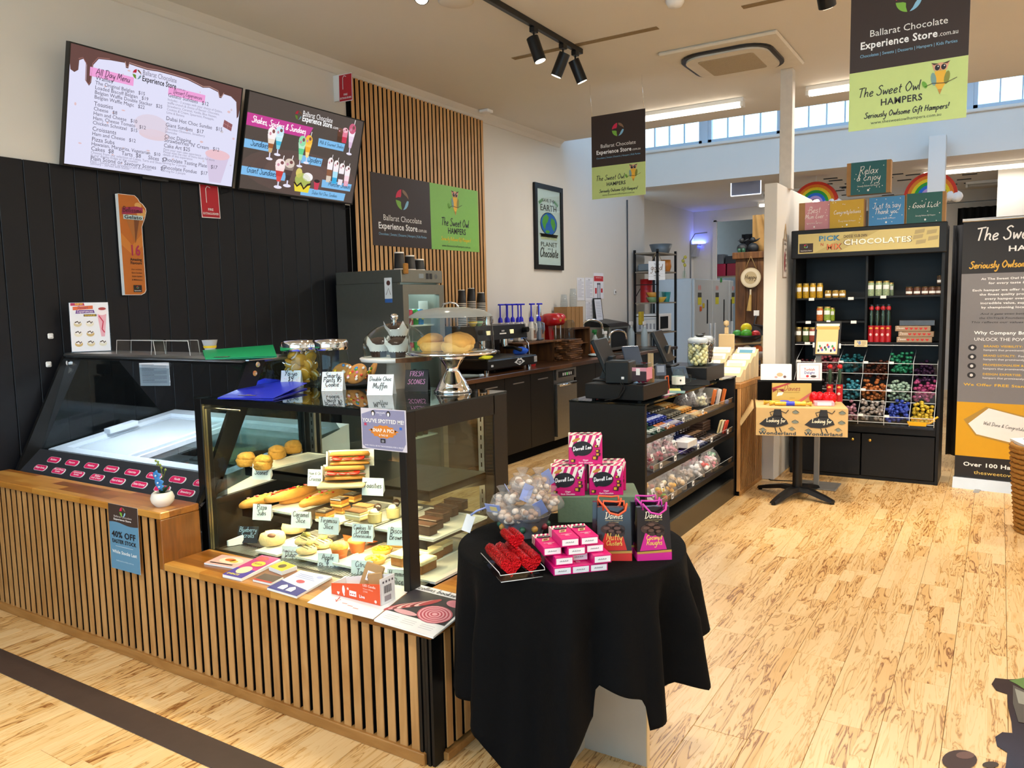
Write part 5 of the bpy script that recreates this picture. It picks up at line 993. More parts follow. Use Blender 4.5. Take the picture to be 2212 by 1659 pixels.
def can(c,col,lab,grp):
    T=Th('drink_can',lab,'can',c,grp,world=0);mb=MB();mb.lathe([(.027,0),(.033,.008),(.033,.112),(.027,.122)],mat('can '+col,col,.25,.4),n=14);T.part('body',mb);mb=MB();mb.lathe([(.027,.122),(.027,.126),(.024,.123),(0,.123)],m_alu,n=14);T.part('lid',mb);mb=MB();mb.blob((.03,0,.06),(.006,.018,.024),mat('can emblem','#d6d27a',.4),8,5);T.part('emblem',mb);return T
ROW=[('#1f5ac8','blue'),('#5a2ea0','purple'),('#c81e4a','red'),('#1f9c3a','green'),('#1f8ad8','light blue')]
for z,rn in ((1.40,'upper'),(1.14,'lower')):
    if z==1.14:pass
for rn,zz in (('upper',1.40),('lower',1.14)):
    for k,(c,n_) in enumerate(ROW):
        for r in range(2):can(V((fx-.13-.075*r,fy0+.085+.068*k,zz)),c,'%s can on the %s can shelf of the drinks fridge'%(n_,rn) if r==0 else '%s can in the second row behind, %s can shelf'%(n_,rn),'cans in the drinks fridge')
for r in range(4):
    for k in range(5):
        c=V((fx-.13,fy0+.09+.07*k,.82 if r<2 else .50)) ;
        if r in (1,3):c.x-=.08
        col=('#2a3a24','#1c1a1c','#3a2a1a')[k%3];T=Th('drink_bottle','dark soft drink bottle, %s in the %s row of a lower fridge shelf'%(('first','second','third','fourth','fifth')[k],('front upper','rear upper','front lowest','rear lowest')[r]),'bottle',c,'bottles low in the drinks fridge',world=0);mb=MB();mb.lathe([(.03,0),(.031,.02),(.029,.1),(.03,.13),(.012,.18),(.012,.2)],mat('bottle '+col,col,.15),n=12);T.part('body',mb);mb=MB();mb.lathe([(.014,.198),(.014,.214),(0,.215)],flat('#b8302a' if k%2 else '#2a2a2c'),n=12);T.part('cap',mb)
mb=MB();p=Pan((-4.0,5.02,1.47),(0,1,0),(0,0,1),.12,.12);board(p,.001,m_paper,mb);one('price_list','small pale price sheet standing inside the drinks fridge','sheet',mb,p.P(.06,0))
def cup_tower(name,lab,c,r,n_,h,body,rimm,grp,tops=1):
    T=Th(name,lab,'cups',c,grp,world=0);z=0
    for k in range(n_):
        mb=MB();mb.lathe([(r,z),(r*1.02,z+.006)],rimm,n=16);mb.lathe([(r*.985,z+.006),(r*.97,z+.016)],body,n=16);T.part('cup_rim',mb);z+=.0165
    mb=MB();mb.lathe([(r*.97,z),(r*.74,z+h),(r*.70,z+h)],body,n=16);mb.lathe([(r*.74,z+h),(r*.74,z+h+.007),(r*.7,z+h+.004)],rimm,n=16);T.part('cup_body',mb);return T
m_cupb=mat('black paper cup','#1b1a1b',.6,var=.1);m_cupw=mat('cup rim white','#efe9e0',.5)
for (q,h,l) in (((863,574),.13,'tallest of the three upturned black cups on the drinks fridge'),((886,576),.11,'middle of the three upturned black cups on the drinks fridge'),((906,577),.085,'shortest of the three upturned black cups on the drinks fridge')):
    c=Z(*q,fz) ;c.x=max(c.x,-4.2);T=Th('paper_cup',l,'cup',V((-3.98,X(q[0],q[1],-3.98).y,fz)),'cups on the drinks fridge',world=0);mb=MB();mb.lathe([(.045,0),(.036,h),(.034,h)],m_cupb,n=18);T.part('cup',mb);mb=MB();mb.lathe([(.0455,0),(.0465,.005),(.0455,.01)],m_cupw,n=18,caps=False);mb.lathe([(.037,h-.002),(.037,h+.008),(.033,h+.008)],m_cupw,n=18);T.part('rim',mb)
mb=MB();c=X(875,580,fx-.004);mb.box(fx-.008,fx+.012,c.y-.026,c.y+.026,c.z-.04,c.z+.04,mat('tan sponge','#9a6a2a',.9,var=.3,scale=60,bump=.4),.006);one('tan_magnet','small tan pad stuck on the drinks fridge top panel','pad',mb,c)
# ---- espresso machine
t=Th('espresso_machine','black two group espresso machine on the back bench','coffee machine',(-4.25,6.45,BZ))
mb=MB();mb.box(-4.56,-3.985,6.0,6.9,.94,1.035,m_plast,.012);t.part('base',mb)
mb=MB();mb.box(-4.40,-4.02,6.05,6.86,1.035,1.04,m_steel);
t.part('drip_tray',mb)
for x in (-4.48,-4.05):
    for y in (6.06,6.84):mb=MB();mb.cyl((x,y,BZ),(x,y,.945),.022,m_chrome,12);t.part('foot',mb)
mb=MB();mb.box(-4.56,-4.40,6.06,6.84,1.035,1.22,m_plast);t.part('back_panel',mb)
mb=MB();mb.hexa([(-4.58,6.0,1.21),(-4.10,6.0,1.21),(-4.10,6.9,1.21),(-4.58,6.9,1.21)],[(-4.58,6.0,1.345),(-4.13,6.0,1.345),(-4.13,6.9,1.345),(-4.58,6.9,1.345)],m_plast);t.part('head',mb)
for y in (6.22,6.62):
    mb=MB();mb.cyl((-4.2,y,1.21),(-4.2,y,1.13),.036,m_chrome,16);t.part('group_head',mb)
    mb=MB();mb.tube([(-4.2,y,1.125),(-4.08,y-.02,1.12),(-3.98,y-.05,1.10)],[.02,.015,.019],m_plast,10);t.part('portafilter',mb)
for y in (6.05,6.85):
    mb=MB();mb.tube([(-4.12,y,1.2),(-4.06,y,1.15),(-4.05,y,1.02)],.006,m_chrome,8);t.part('steam_wand',mb)
    mb=MB();mb.cyl((-4.11,y,1.29),(-4.06,y,1.29),.028,m_plast,14);t.part('steam_knob',mb)
for y in (6.2,6.62):
    mb=MB();mb.box(-4.118,-4.108,y-.03,y+.03,1.26,1.30,mat('lit gauge','#f0e6b0',.4,emit=.7));t.part('gauge',mb,label='small lit cream gauge')
p=Pan((-4.108,6.35,1.23),(0,1,0),(0,0,1),.2,.1);p.text('ooo',.1,.055,.03,'#f0f0ee',1,'c');p.rect(.04,.03,.16,.042,'#f0f0ee',2);t.part('lettering',p.mb)
p=Pan((-3.985,6.0,.94),(0,1,0),(0,0,1),.9,.095);p.poly([(.45,.045),(.50,.065),(.52,.085),(.55,.075),(.58,.085),(.60,.065),(.65,.045),(.60,.03),(.55,.012),(.50,.03)],'#cfd2d4',2);p.ell(.55,.046,.05,.02,'#2a2c30',3,14);p.text('VBM',.55,.035,.024,'#d9dcde',1,'c',L=4);p.rect(.04,.03,.08,.05,'#c4c8cc',2)
for k in range(5):p.rect(.83,.025+.012*k,.89,.031+.012*k,'#e6e8ea',2)
t.part('badge',p.mb,label='silver winged badge')
cup_tower('cup_stack','leftmost stack of black paper cups with white rims on the espresso machine',V((-4.36,6.13,1.346)),.042,14,.11,m_cupb,m_cupw,'cup stacks on the espresso machine');cup_tower('cup_stack','tallest looking middle stack of black paper cups on the espresso machine',V((-4.34,6.26,1.346)),.044,15,.11,m_cupb,m_cupw,'cup stacks on the espresso machine');cup_tower('cup_stack','right stack of black paper cups beside the blue pumps',V((-4.33,6.41,1.346)),.046,14,.085,m_cupb,m_cupw,'cup stacks on the espresso machine')
for y,c,l in ((6.10,'#e6c85a','yellow'),(6.2,'#9ac6a0','green')):
    T=Th('small_bowl','small %s ceramic bowl on top of the espresso machine'%l,'bowl',V((-4.22,y,1.346)),'bowls on the espresso machine',world=0);mb=MB();mb.lathe([(.02,0),(.042,.03),(.045,.045),(.04,.045),(.018,.012)],mat('ceramic '+c,c,.3),n=18);T.part('bowl',mb);mb=MB();mb.lathe([(.0405,.026),(.0435,.032)],mat('cream glaze','#e8dcc0',.3),n=18,caps=False);T.part('band',mb)
T=Th('milk_jug','steel milk jug on top of the espresso machine','jug',V((-4.22,6.34,1.346)),world=0);mb=MB();mb.lathe([(.045,0),(.046,.02),(.038,.09),(.042,.11)],m_chrome,n=20);T.part('body',mb);mb=MB();mb.tube([(.038,0,.09),(.07,0,.085),(.07,0,.03),(.045,0,.02)],.005,m_chrome,6);T.part('handle',mb)
# cloths
def cloth(name,lab,c,rx,ry,h,m,sd):
    mb=MB();mb.blob((0,0,h*.5),(rx,ry,h*.55),m,18,8,.16,sd,.85);one(name,lab,'cloth',mb,c,local=True)
cloth('cleaning_cloth','yellow cloth crumpled on the espresso machine drip edge',V((-4.06,6.07,1.04)),.05,.10,.035,mat('yellow cloth','#c9cc2a',.9,var=.25,scale=30,bump=.5),1);cloth('cleaning_cloth','bright blue cloth crumpled at the right of the espresso machine',V((-4.12,6.80,1.04)),.07,.10,.07,mat('blue cloth','#1f5ad0',.9,var=.25,scale=30,bump=.5),2);cloth('cleaning_cloth','grey striped cloth lying on the back bench by the sink',V((-4.15,8.62,BZ)),.09,.16,.03,mat('grey cloth','#aebfc0',.9,var=.5,scale=40,bump=.5),3)
T=Th('milk_thermometer','grey brush lying on the near end of the back bench','brush',V((-3.98,5.62,BZ)));mb=MB();mb.tube([(-4.02,5.35,BZ+.02),(-4.0,5.6,BZ+.025),(-3.96,5.80,BZ+.015)],[.018,.022,.012],mat('grey brush','#6d7a78',.6),8);T.e.name='bench_brush';T.part('handle',mb);mb=MB();mb.tube([(-3.96,5.80,BZ+.015),(-3.955,5.86,BZ+.013)],.014,mat('pale bristle','#a8b8c8',.8),8);T.part('bristles',mb)
# rack with syrup bottles and blue pumps
t=Th('wooden_rack','low brown wooden rack behind the espresso machine carrying syrup bottles','rack',(-4.42,7.3,BZ));mb=MB();mb.box(-4.58,-4.2,6.98,7.72,1.12,1.14,m_rustic,.003);t.part('shelf',mb)
for y in (7.0,7.68):mb=MB();mb.box(-4.58,-4.22,y,y+.02,BZ,1.12,m_rustic);t.part('leg',mb)
m_blue=mat('blue pump plastic','#1414c8',.35);m_milk=mat('translucent white plastic','#d9d8d2',.35,alpha=.95)
def pump(c,k,lab,body=m_milk,clear=0):
    T=Th('pump_bottle',lab,'bottle',c,'syrup bottles with blue pumps',world=0);mb=MB();mb.box(-.045,.045,-.05,.05,0,.16,body,.018);mb.lathe([(.045,.15),(.03,.2),(.018,.22)],body,n=14);T.part('bottle',mb)
    mb=MB();mb.tube([(.02,.0,.2),(.06,.0,.19),(.065,.0,.12),(.045,0,.08)],.011,body,8);T.part('handle',mb)
    mb=MB();mb.lathe([(.026,.215),(.024,.25),(.012,.27)],m_blue,n=14);mb.cyl((0,0,.26),(0,0,.40),.008,m_blue,8);mb.box(-.012,.012,-.03,.07,.395,.412,m_blue,.004);T.part('pump',mb,label='blue pump')
    mb=MB();mb.box(.0445,.0465,-.03,.03,.03,.12,flat('#5a7ab4' if k%2 else '#8a6a5a'));T.part('label',mb)
PB_=[(-4.50,7.02),(-4.46,7.10),(-4.52,7.18),(-4.40,7.22),(-4.52,7.30),(-4.46,7.38),(-4.36,7.43)]
ORD='first second third fourth fifth sixth seventh eighth'.split()
for k,(x,y) in enumerate(PB_):pump(V((x,y,1.14)),k,'white syrup bottle with a blue pump on the rack, %s from the left'%ORD[k])
pump(V((-4.34,7.56,1.14)),8,'grey tinted syrup bottle with a blue pump at the right front of the rack',mat('grey tinted plastic','#7d8a9c',.3,alpha=.9));
# serving paddles
ORD='first second third fourth fifth sixth seventh eighth ninth tenth eleventh twelfth thirteenth'.split()
for k in range(11):
    c=V((-4.30+.012*sin(k*2.1),7.62+.012*cos(k*1.7),BZ+.0215*k));c.x=-4.22;c.y=7.98-.0;c.z=BZ+.0215*k;T=Th('serving_paddle','small brown timber serving paddle, %s in the stack by the red mixer'%ORD[k],'serving board',c,'stacked serving paddles',.15*sin(k*1.3),world=0);mb=MB();mb.box(-.12,.12,-.18,.16,0,.02,m_rustic,.005);T.part('board',mb);mb=MB();mb.box(-.025,.025,-.30,-.18,0,.02,m_rustic,.005);T.part('handle',mb)
T=Th('red_tub','red plastic tub with a clear lid beside the espresso machine','tub',V((-4.16,7.06,BZ)),world=0);mb=MB();mb.lathe([(.05,0),(.065,.06)],mat('red plastic','#c61e22',.4),n=18);T.part('tub',mb);mb=MB();mb.lathe([(.067,.06),(.067,.085),(.06,.09),(0,.09)],mat('pale lid','#d8d4d0',.3),n=18);T.part('lid',mb)
# milkshake mixer
m_red=mat('glossy red enamel','#b3101a',.15,coat=.6)
c=V((-4.42,8.06,BZ));T=Th('milkshake_mixer','tall glossy red milkshake mixer on the back bench','mixer',c,world=0);mb=MB();mb.box(-.10,.14,-.11,.11,0,.03,m_red,.014);T.part('base',mb);mb=MB();mb.hexa([(-.10,-.05,.03),(-.02,-.05,.03),(-.02,.05,.03),(-.10,.05,.03)],[(-.12,-.06,.40),(-.05,-.06,.40),(-.05,.06,.40),(-.12,.06,.40)],m_red);T.part('column',mb)
for y in (-.06,.06):mb=MB();mb.blob((-.01,y,.46),(.13,.068,.075),m_red,16,10,0,0,None,.7);T.part('motor_head',mb);mb=MB();mb.cyl((.05,y,.40),(.05,y,.2),.007,m_chrome,8);mb.box(.112,.118,y-.02,y+.02,.44,.47,mat('gold switch plate','#d8b44a',.3,.6));T.part('spindle',mb);mb=MB();mb.lathe([(.036,.1),(.048,.28)],m_glass,c=(.05,y,0),n=16,caps=False);T.part('shaker',mb)
def stackc(name,lab,c,r,n_,m,grp,dz=.018,h=.1):
    T=Th(name,lab,'cups',c,grp,world=0)
    for k in range(n_):mb=MB();mb.lathe([(r,dz*k),(r*.96,dz*k+dz*.9)],m,n=14);T.part('rim',mb)
    mb=MB();mb.lathe([(r*.95,dz*n_),(r*.75,dz*n_+h),(0,dz*n_+h)],m,n=14);T.part('cup',mb)
# blender
c=Z(1224,765,BZ);T=Th('blender','dark personal blender with a clear cup beside the red mixer','blender',V((-4.20,8.02,BZ)),world=0);mb=MB();mb.lathe([(.085,0),(.09,.03),(.075,.15),(.07,.24)],mat('graphite plastic','#34363a',.4),n=20);T.part('base',mb);mb=MB();mb.lathe([(.06,.24),(.06,.42),(.045,.45),(0,.455)],glass('clear jug','#e6ecee'),n=20,caps=False);T.part('cup',mb)
# timber crate with things in it and cup dispenser on top
t=Th('bench_crate','dark timber open box on the back bench under the cup dispenser','crate',(-4.45,8.58,BZ));a0,a1=8.33,8.80
for nm,b in (('side',(-4.6,-4.32,a0,a0+.018,BZ,BZ+.33)),('side',(-4.6,-4.32,a1-.018,a1,BZ,BZ+.33)),('top',(-4.6,-4.32,a0,a1,BZ+.33,BZ+.348)),('back',(-4.6,-4.585,a0,a1,BZ,BZ+.33)),('shelf',(-4.585,-4.34,a0+.018,a1-.018,BZ+.15,BZ+.16))):mb=MB();mb.box(*b,m_rustic);t.part(nm,mb)
t=Th('cup_dispenser','brown cardboard rack of four straw sleeves on the timber box','dispenser',(-4.48,8.55,BZ+.348))
for k in range(4):mb=MB();mb.box(-4.58,-4.40,8.35+.108*k,8.445+.108*k,BZ+.348,BZ+.60,m_card);t.part('sleeve',mb);
stackc('steel_tumbler_stack','stack of steel shaker cups behind the red mixer',V((-4.53,7.86,BZ+.42)),.05,3,m_chrome,None,.03,.11);mb=MB();mb.box(-4.58,-4.48,7.80,7.94,BZ,BZ+.42,m_card,.004);one('cup_carton','brown carton on end behind the red mixer','carton',mb,(-4.53,7.87,BZ))
for k,(y,n_) in enumerate(((8.42,4),(8.66,10))):stackc('clear_cup_stack','stack of clear plastic cups on the sleeve rack, %s'%('short one' if k==0 else 'tall one'),V((-4.48,y,BZ+.60)),.046,n_,glass('clear cup','#dfe4e6',1.45,.05,.25),'clear cup stacks',.012,.1)
# sink area
T=Th('sink','steel sink bowls with a drainer set in the back bench','sink',(-4.3,9.6,BZ));mb=MB();mb.box(-4.12,-3.96,8.95,10.3,BZ,BZ+.004,m_steel);T.part('rim',mb);mb=MB();mb.box(-4.11,-3.98,9.1,9.55,BZ+.004,BZ+.006,m_plast);T.part('bowl',mb);mb=MB();mb.box(-4.11,-3.98,9.65,10.05,BZ+.004,BZ+.006,m_plast);T.part('bowl',mb)
for k,q in enumerate(((1264,760),(1334,752))):
    c=Z(*q,BZ);y=(8.92,9.02)[k];x=(-4.50,-4.16)[k];T=Th('tap','tall chrome gooseneck tap, %s over the sink'%('left one' if k==0 else 'right one'),'tap',(x,y,BZ),'gooseneck taps');mb=MB();mb.cyl((x,y,BZ),(x,y,BZ+.05),.028,m_chrome,14);T.part('base',mb)
    mb=MB();h=.33 if k==0 else .22;R=.10 if k==0 else .07;pts=[(x,y,BZ+.05),(x,y,BZ+h)]+[(x+R-R*cos(a),y+.10*(1-cos(a)),BZ+h+R*sin(a)) for a in [k_*pi/8 for k_ in range(1,8)]]+[(x+2*R,y+.2,BZ+h-.05)];mb.tube(pts,.014,m_chrome,10);T.part('spout',mb)
def spray(c,lab,h,head,body=mat('frosted bottle','#b9c9cc',.35,alpha=.85),grp=None):
    T=Th('spray_bottle',lab,'bottle',c,grp,world=0);mb=MB();mb.lathe([(.045,0),(.048,h*.1),(.046,h*.55),(.018,h*.75),(.015,h*.8)],body,n=16);T.part('body',mb);mb=MB();mb.box(-.018,.018,-.055,.03,h*.86,h,head,.006);mb.cyl((0,0,h*.78),(0,0,h*.88),.016,head,10);mb.box(-.006,.006,.02,.035,h*.74,h*.88,head);T.part('trigger',mb)
spray(V((-4.40,9.10,BZ)),'spray bottle with a green trigger by the sink',.30,mat('green trigger','#1f7a3a',.4));spray(V((-4.28,9.15,BZ)),'pale spray bottle with a white trigger by the sink',.28,m_white);spray(Z(1364,748,BZ),'frosted spray bottle at the far end of the bench, left of the sponge',.36,m_white);spray(Z(1392,748,BZ),'frosted spray bottle at the far end of the bench, under the yellow sponge',.36,m_white)
T=Th('detergent_bottle','yellow and green detergent bottle behind the orange mug','bottle',V((-4.54,9.02,BZ)),world=0);mb=MB();mb.lathe([(.04,0),(.042,.1),(.035,.16),(.018,.2)],mat('green detergent','#5a9c2a',.3),n=14);T.part('body',mb);mb=MB();mb.lathe([(.0425,.04),(.043,.13)],mat('yellow label','#e6c81e',.4),n=14,caps=False);T.part('label',mb);mb=MB();mb.lathe([(.018,.2),(.014,.26),(0,.265)],mat('orange cap','#e07a1e',.4),n=12);T.part('cap',mb)
c=V((-4.34,8.96,BZ));T=Th('orange_mug','bright orange mug by the sink tap','mug',c,world=0);mb=MB();mb.lathe([(.045,0),(.05,.02),(.052,.115),(.046,.115),(.043,.02)],mat('orange glaze','#e8641a',.35),n=20);T.part('body',mb);mb=MB();mb.tube([(.03,.04,.09),(.05,.075,.08),(.05,.075,.04),(.03,.042,.03)],.008,mat('orange glaze','#e8641a'),8);T.part('handle',mb)
t=Th('bench_oven','steel countertop cabinet with a black sloping lid at the end of the bench','appliance',(-4.4,9.54,BZ));mb=MB();mb.box(-4.6,-4.26,9.24,9.84,BZ+.02,BZ+.33,m_steel,.006);t.part('body',mb);mb=MB();mb.hexa([(-4.6,9.22,BZ+.33),(-4.24,9.22,BZ+.33),(-4.24,9.86,BZ+.33),(-4.6,9.86,BZ+.33)],[(-4.6,9.22,BZ+.42),(-4.30,9.22,BZ+.37),(-4.30,9.86,BZ+.37),(-4.6,9.86,BZ+.42)],m_plast);t.part('lid',mb);mb=MB();mb.box(-4.262,-4.255,9.3,9.78,BZ+.06,BZ+.30,m_plast);t.part('door',mb)
for y in (9.28,9.74):mb=MB();mb.box(-4.56,-4.26,y,y+.04,BZ,BZ+.02,m_plast);t.part('foot',mb)
c=Z(1390,726,BZ+.2);mb=MB();mb.box(-4.40,-4.36,10.52,10.64,BZ+.31,BZ+.50,mat('yellow sponge cloth','#b8a02a',.95,var=.25,scale=40,bump=.4),.008);one('sponge_cloth','yellow sponge cloth hung over the spray bottles','cloth',mb,(-4.38,10.58,BZ+.31))
# papers on the wall
def wallpaper(name,lab,corners,x,hdr,cat='notice',frame=0):
    p=pan_px(*corners,X,x);p.u=V((0,1,0));p.v=V((0,0,1));p.n=V((1,0,0));w,h=p.w,p.h;T=Th(name,lab,cat,p.P(w/2,0,0));T.part('sheet',board(p,.001,m_paper));p.rect(0,0,w,h,'#e9ebf4',1)
    return T,p,w,h
for nm,cs,lab,k in (('wall_notice',((1246,600),(1262,600),(1263,649),(1247,649)),'white printed notice on the wall, left of the three',0),('wall_notice',((1263,600),(1280,598),(1281,648),(1264,650)),'white printed list on the wall beside the red topped poster',1),('wall_notice',((1264,651),(1281,649),(1281,693),(1265,695)),'white printed notice taped below the list on the wall',2)):
    T,p,w,h=wallpaper(nm,lab,cs,WALLX+.004,k)
    for j in range(14):p.rect(.1*w,h*(.86-.055*j),w*(.9 if j%3 else .6),h*(.875-.055*j),'#a2a6bc',2)
    p.text('Farm' if k==0 else 'Notice',w*.5,h*.9,h*.06,'#3c3c50',1,'c',L=2);T.part('print',p.mb)
T,p,w,h=wallpaper('wall_poster','white poster with a red heading and a red strap diagram',((1281,590),(1302,586),(1303,642),(1282,645)),WALLX+.004,0);p.rect(.03*w,h*.68,.97*w,h*.88,'#c8303a',2);p.text('INFORMATION',w*.5,h*.8,h*.05,'#f6e6e6',1,'c',L=3,fit=w*.6);p.rect(.35*w,.02*h,.46*w,.6*h,'#9c9fb0',2);p.rect(.56*w,.02*h,.67*w,.6*h,'#9c9fb0',2);p.rect(.35*w,.55*h,.67*w,.62*h,'#9c9fb0',2);p.rect(.12*w,.2*h,.3*w,.42*h,'#c8303a',2);p.rect(.72*w,.24*h,.9*w,.4*h,'#c8303a',2);T.part('print',p.mb)
p=pan_px((1286,644),(1303,643),(1305,693),(1289,694),X,-4.55);p.u=V((0,1,0));p.v=V((-.12,0,1)).normalized();p.n=p.u.cross(p.v);w,h=p.w,p.h;T=Th('framed_notice','black framed notice leaning on the wall behind the taps','frame',p.P(w/2,0));T.part('frame',board(p,.012,m_plast));p.rect(.08*w,.05*h,.92*w,.95*h,'#dfe3ee',1)
for j in range(10):p.rect(.2*w,h*(.82-.07*j),w*.8,h*(.835-.07*j),'#8d92a8',2)
T.part('sheet',p.mb)
# framed print
p=pan_px((1157,394),(1217,406),(1217,584),(1157,580),X,WALLX+.035);p.u=V((0,1,0));p.v=V((0,0,1));p.n=V((1,0,0));w,h=p.w,p.h;T=Th('framed_print','tall black framed print reading SAVE THE EARTH on the white wall','framed print',p.P(w/2,0))
f=MB();k=.055
for x0,y0,x1,y1 in ((0,0,w,k),(0,h-k,w,h),(0,k,k,h-k),(w-k,k,w,h-k)):
    c=[p.P(x0,y0,0),p.P(x1,y0,0),p.P(x1,y1,0),p.P(x0,y1,0)];f.hexa([q-p.n*.03 for q in c],c,m_black)
T.part('frame',f);f=MB();c=[p.P(k,k,0),p.P(w-k,k,0),p.P(w-k,h-k,0),p.P(k,h-k,0)];f.hexa([q-p.n*.03 for q in c],[q-p.n*.018 for q in c],flat('#dfe1ea'));T.part('backing',f)
o_=p.o;p.o=p.o-p.n*.017
p.text('SAVE THE',w*.5,h*.80,h*.055,'#1d1d20',0,'c',fit=w*.42);p.text('EARTH',w*.5,h*.695,h*.105,'#1d1d20',0,'c',fit=w*.6,L=3)
for s_ in (-1,1):
    for j in range(4):p.ell(w*.5+s_*w*(.22+.035*j),h*(.815-.012*j),w*.035,h*.009,'#2f8a3c',3,8,rot=s_*.9)
p.ell(w*.5,h*.545,w*.30,h*.135,'#15151a',3,28);p.ell(w*.5,h*.545,w*.285,h*.128,'#1f6ad0',4,28)
p.poly([(w*.30,h*.62),(w*.42,h*.66),(w*.5,h*.62),(w*.46,h*.57),(w*.4,h*.54),(w*.36,h*.47),(w*.30,h*.5),(w*.26,h*.56)],'#5aa83c',5);p.poly([(w*.58,h*.62),(w*.7,h*.60),(w*.74,h*.54),(w*.68,h*.46),(w*.62,h*.5),(w*.56,h*.56)],'#5aa83c',5);p.ell(w*.45,h*.45,w*.08,h*.02,'#5aa83c',5,10)
p.poly([(w*.16,h*.425),(w*.22,h*.40),(w*.22,h*.36),(w*.78,h*.36),(w*.78,h*.40),(w*.84,h*.425),(w*.8,h*.385),(w*.78,h*.41),(w*.22,h*.41),(w*.2,h*.385)],'#d9d2a8',5);p.text("IT'S THE ONLY",w*.5,h*.372,h*.026,'#3a3830',0,'c',fit=w*.46,L=6)
p.text('PLANET',w*.5,h*.275,h*.075,'#1d1d20',0,'c',fit=w*.6,L=3);p.text('WITH',w*.5,h*.235,h*.03,'#1d1d20',0,'c',L=3);p.script('Chocolate',w*.5,h*.15,w*.06,'#1d1d20',align='c',fit=w*.66,w=w*.02);T.part('print',p.mb);p.o=o_
f=MB();f.hexa([q-p.n*.008 for q in c],[q-p.n*.006 for q in c],m_glass);T.part('pane',f)
# conduit, switch
mb=MB();c=X(1356,600,WALLX+.012);mb.cyl((WALLX+.012,c.y,1.15),(WALLX+.012,c.y,3.0),.010,mat('dark conduit','#3a3f44',.5),8);T=Th('wall_conduit','dark vertical conduit with a grey isolator on the left wall','conduit',(WALLX,c.y,1.0));T.part('pipe',mb);mb=MB();mb.box(WALLX+.003,WALLX+.05,c.y-.05,c.y+.05,1.0,1.2,mat('grey isolator','#8a8f92',.5),.008);T.part('isolator',mb)
c=X(1328,631,WALLX+.004);mb=MB();mb.box(c.x,c.x+.012,c.y-.03,c.y+.03,c.z-.035,c.z+.035,m_white,.004);mb.box(c.x+.012,c.x+.016,c.y-.012,c.y+.012,c.z-.015,c.z+.015,mat('grey rocker','#5a6064',.5));one('light_switch','small white switch with a grey rocker on the left wall','switch',mb,c)
# ================================================================== confectionery counter with glass top and three sloping shelves
kx0,kx1,ky0,ky1=-2.23,-1.735,4.241,6.085
m_blk2=mat('black counter board','#0b0b0c',.45,spec=.35,var=.15,scale=25)
t=Th('confectionery_counter','black open shelved sweets counter under the cash drawers','counter',(-1.98,5.16,0))
for nm,b in (('end_panel',(kx0,kx1,ky0,ky0+.03,0,.945)),('end_panel',(kx0,kx1,ky1-.03,ky1,0,.945)),('back_panel',(kx0,kx0+.02,ky0+.03,ky1-.03,0,.945))):
    mb=MB();mb.box(*b,m_blk2,.002);t.part(nm,mb)
mb=MB();mb.box(kx0,kx1+.005,ky0-.003,ky1+.003,.945,.956,glass('smoked top glass','#3c4446',1.6,0,.12));t.part('top_glass',mb)
mb=MB();mb.box(kx0+.02,kx1-.12,ky0+.03,ky1-.03,.0,.02,m_blk2);mb.box(kx1-.02,kx1,ky0+.03,ky1-.03,0,.146,mat('grey brown plinth','#3a3428',.35,.2));mb.box(kx1-.16,kx1-.02,ky0+.03,ky1-.03,.13,.142,m_blk2);t.part('plinth',mb)
SH=[]
for z in (.757,.528,.29):
    zf,zb=z-.012,z+.05;xb=kx0+.06
    mb=MB();mb.hexa([(kx1-.005,ky0+.03,zf-.012),(kx1-.005,ky1-.03,zf-.012),(xb,ky1-.03,zb-.012),(xb,ky0+.03,zb-.012)],[(kx1-.005,ky0+.03,zf),(kx1-.005,ky1-.03,zf),(xb,ky1-.03,zb),(xb,ky0+.03,zb)],m_blk2);mb.box(kx1-.01,kx1,ky0+.03,ky1-.03,zf-.03,zf+.005,m_blk2);o=t.part('sloping_shelf',mb)
    mb=MB();mb.box(kx1-.012,kx1-.009,ky0+.16,ky1-.04,zf+.005,zf+.045,m_acry);t.part('front_lip',mb,o)
    mb=MB();mb.box(kx1-.0115,kx1-.0095,ky0+.16,ky1-.04,zf+.0445,zf+.046,mat('bright acrylic edge','#d9dde0',.2));mb.box(kx1-.0115,kx1-.0095,ky0+.16,ky0+.162,zf+.005,zf+.0445,mat('bright acrylic edge','#d9dde0',.2));t.part('lip_edge',mb,o)
    mb=MB();mb.box(kx1-.10,kx1-.08,ky0+.1,ky1-.1,zf-.024,zf-.018,mat('neutral led strip','#fff2dc',.5,emit=2.2));t.part('led_strip',mb,o,'dim white led strip under the shelf');SH.append((zf,zb,xb))
lamp('AREA','counter_light',(kx1-.1,5.16,.93),3*LK,(1,.95,.88),aim=(kx1-.16,5.16,.3),shape='RECTANGLE',size=1.6,size_y=.03)
lamp('AREA','counter_light',(kx1-.09,5.16,.715),3*LK,(1,.95,.88),aim=(kx1-.14,5.16,.3),shape='RECTANGLE',size=1.6,size_y=.03)
lamp('AREA','counter_light',(kx1-.09,5.16,.485),3*LK,(1,.95,.88),aim=(kx1-.14,5.16,.1),shape='RECTANGLE',size=1.6,size_y=.03)
def shp(k,x,y):
    zf,zb,xb=SH[k];f=(x-(kx1-.005))/(xb-(kx1-.005));return V((x,y,zf+(zb-zf)*f))
rd=random.Random(21)
tilt=math.atan2(.062,.43)
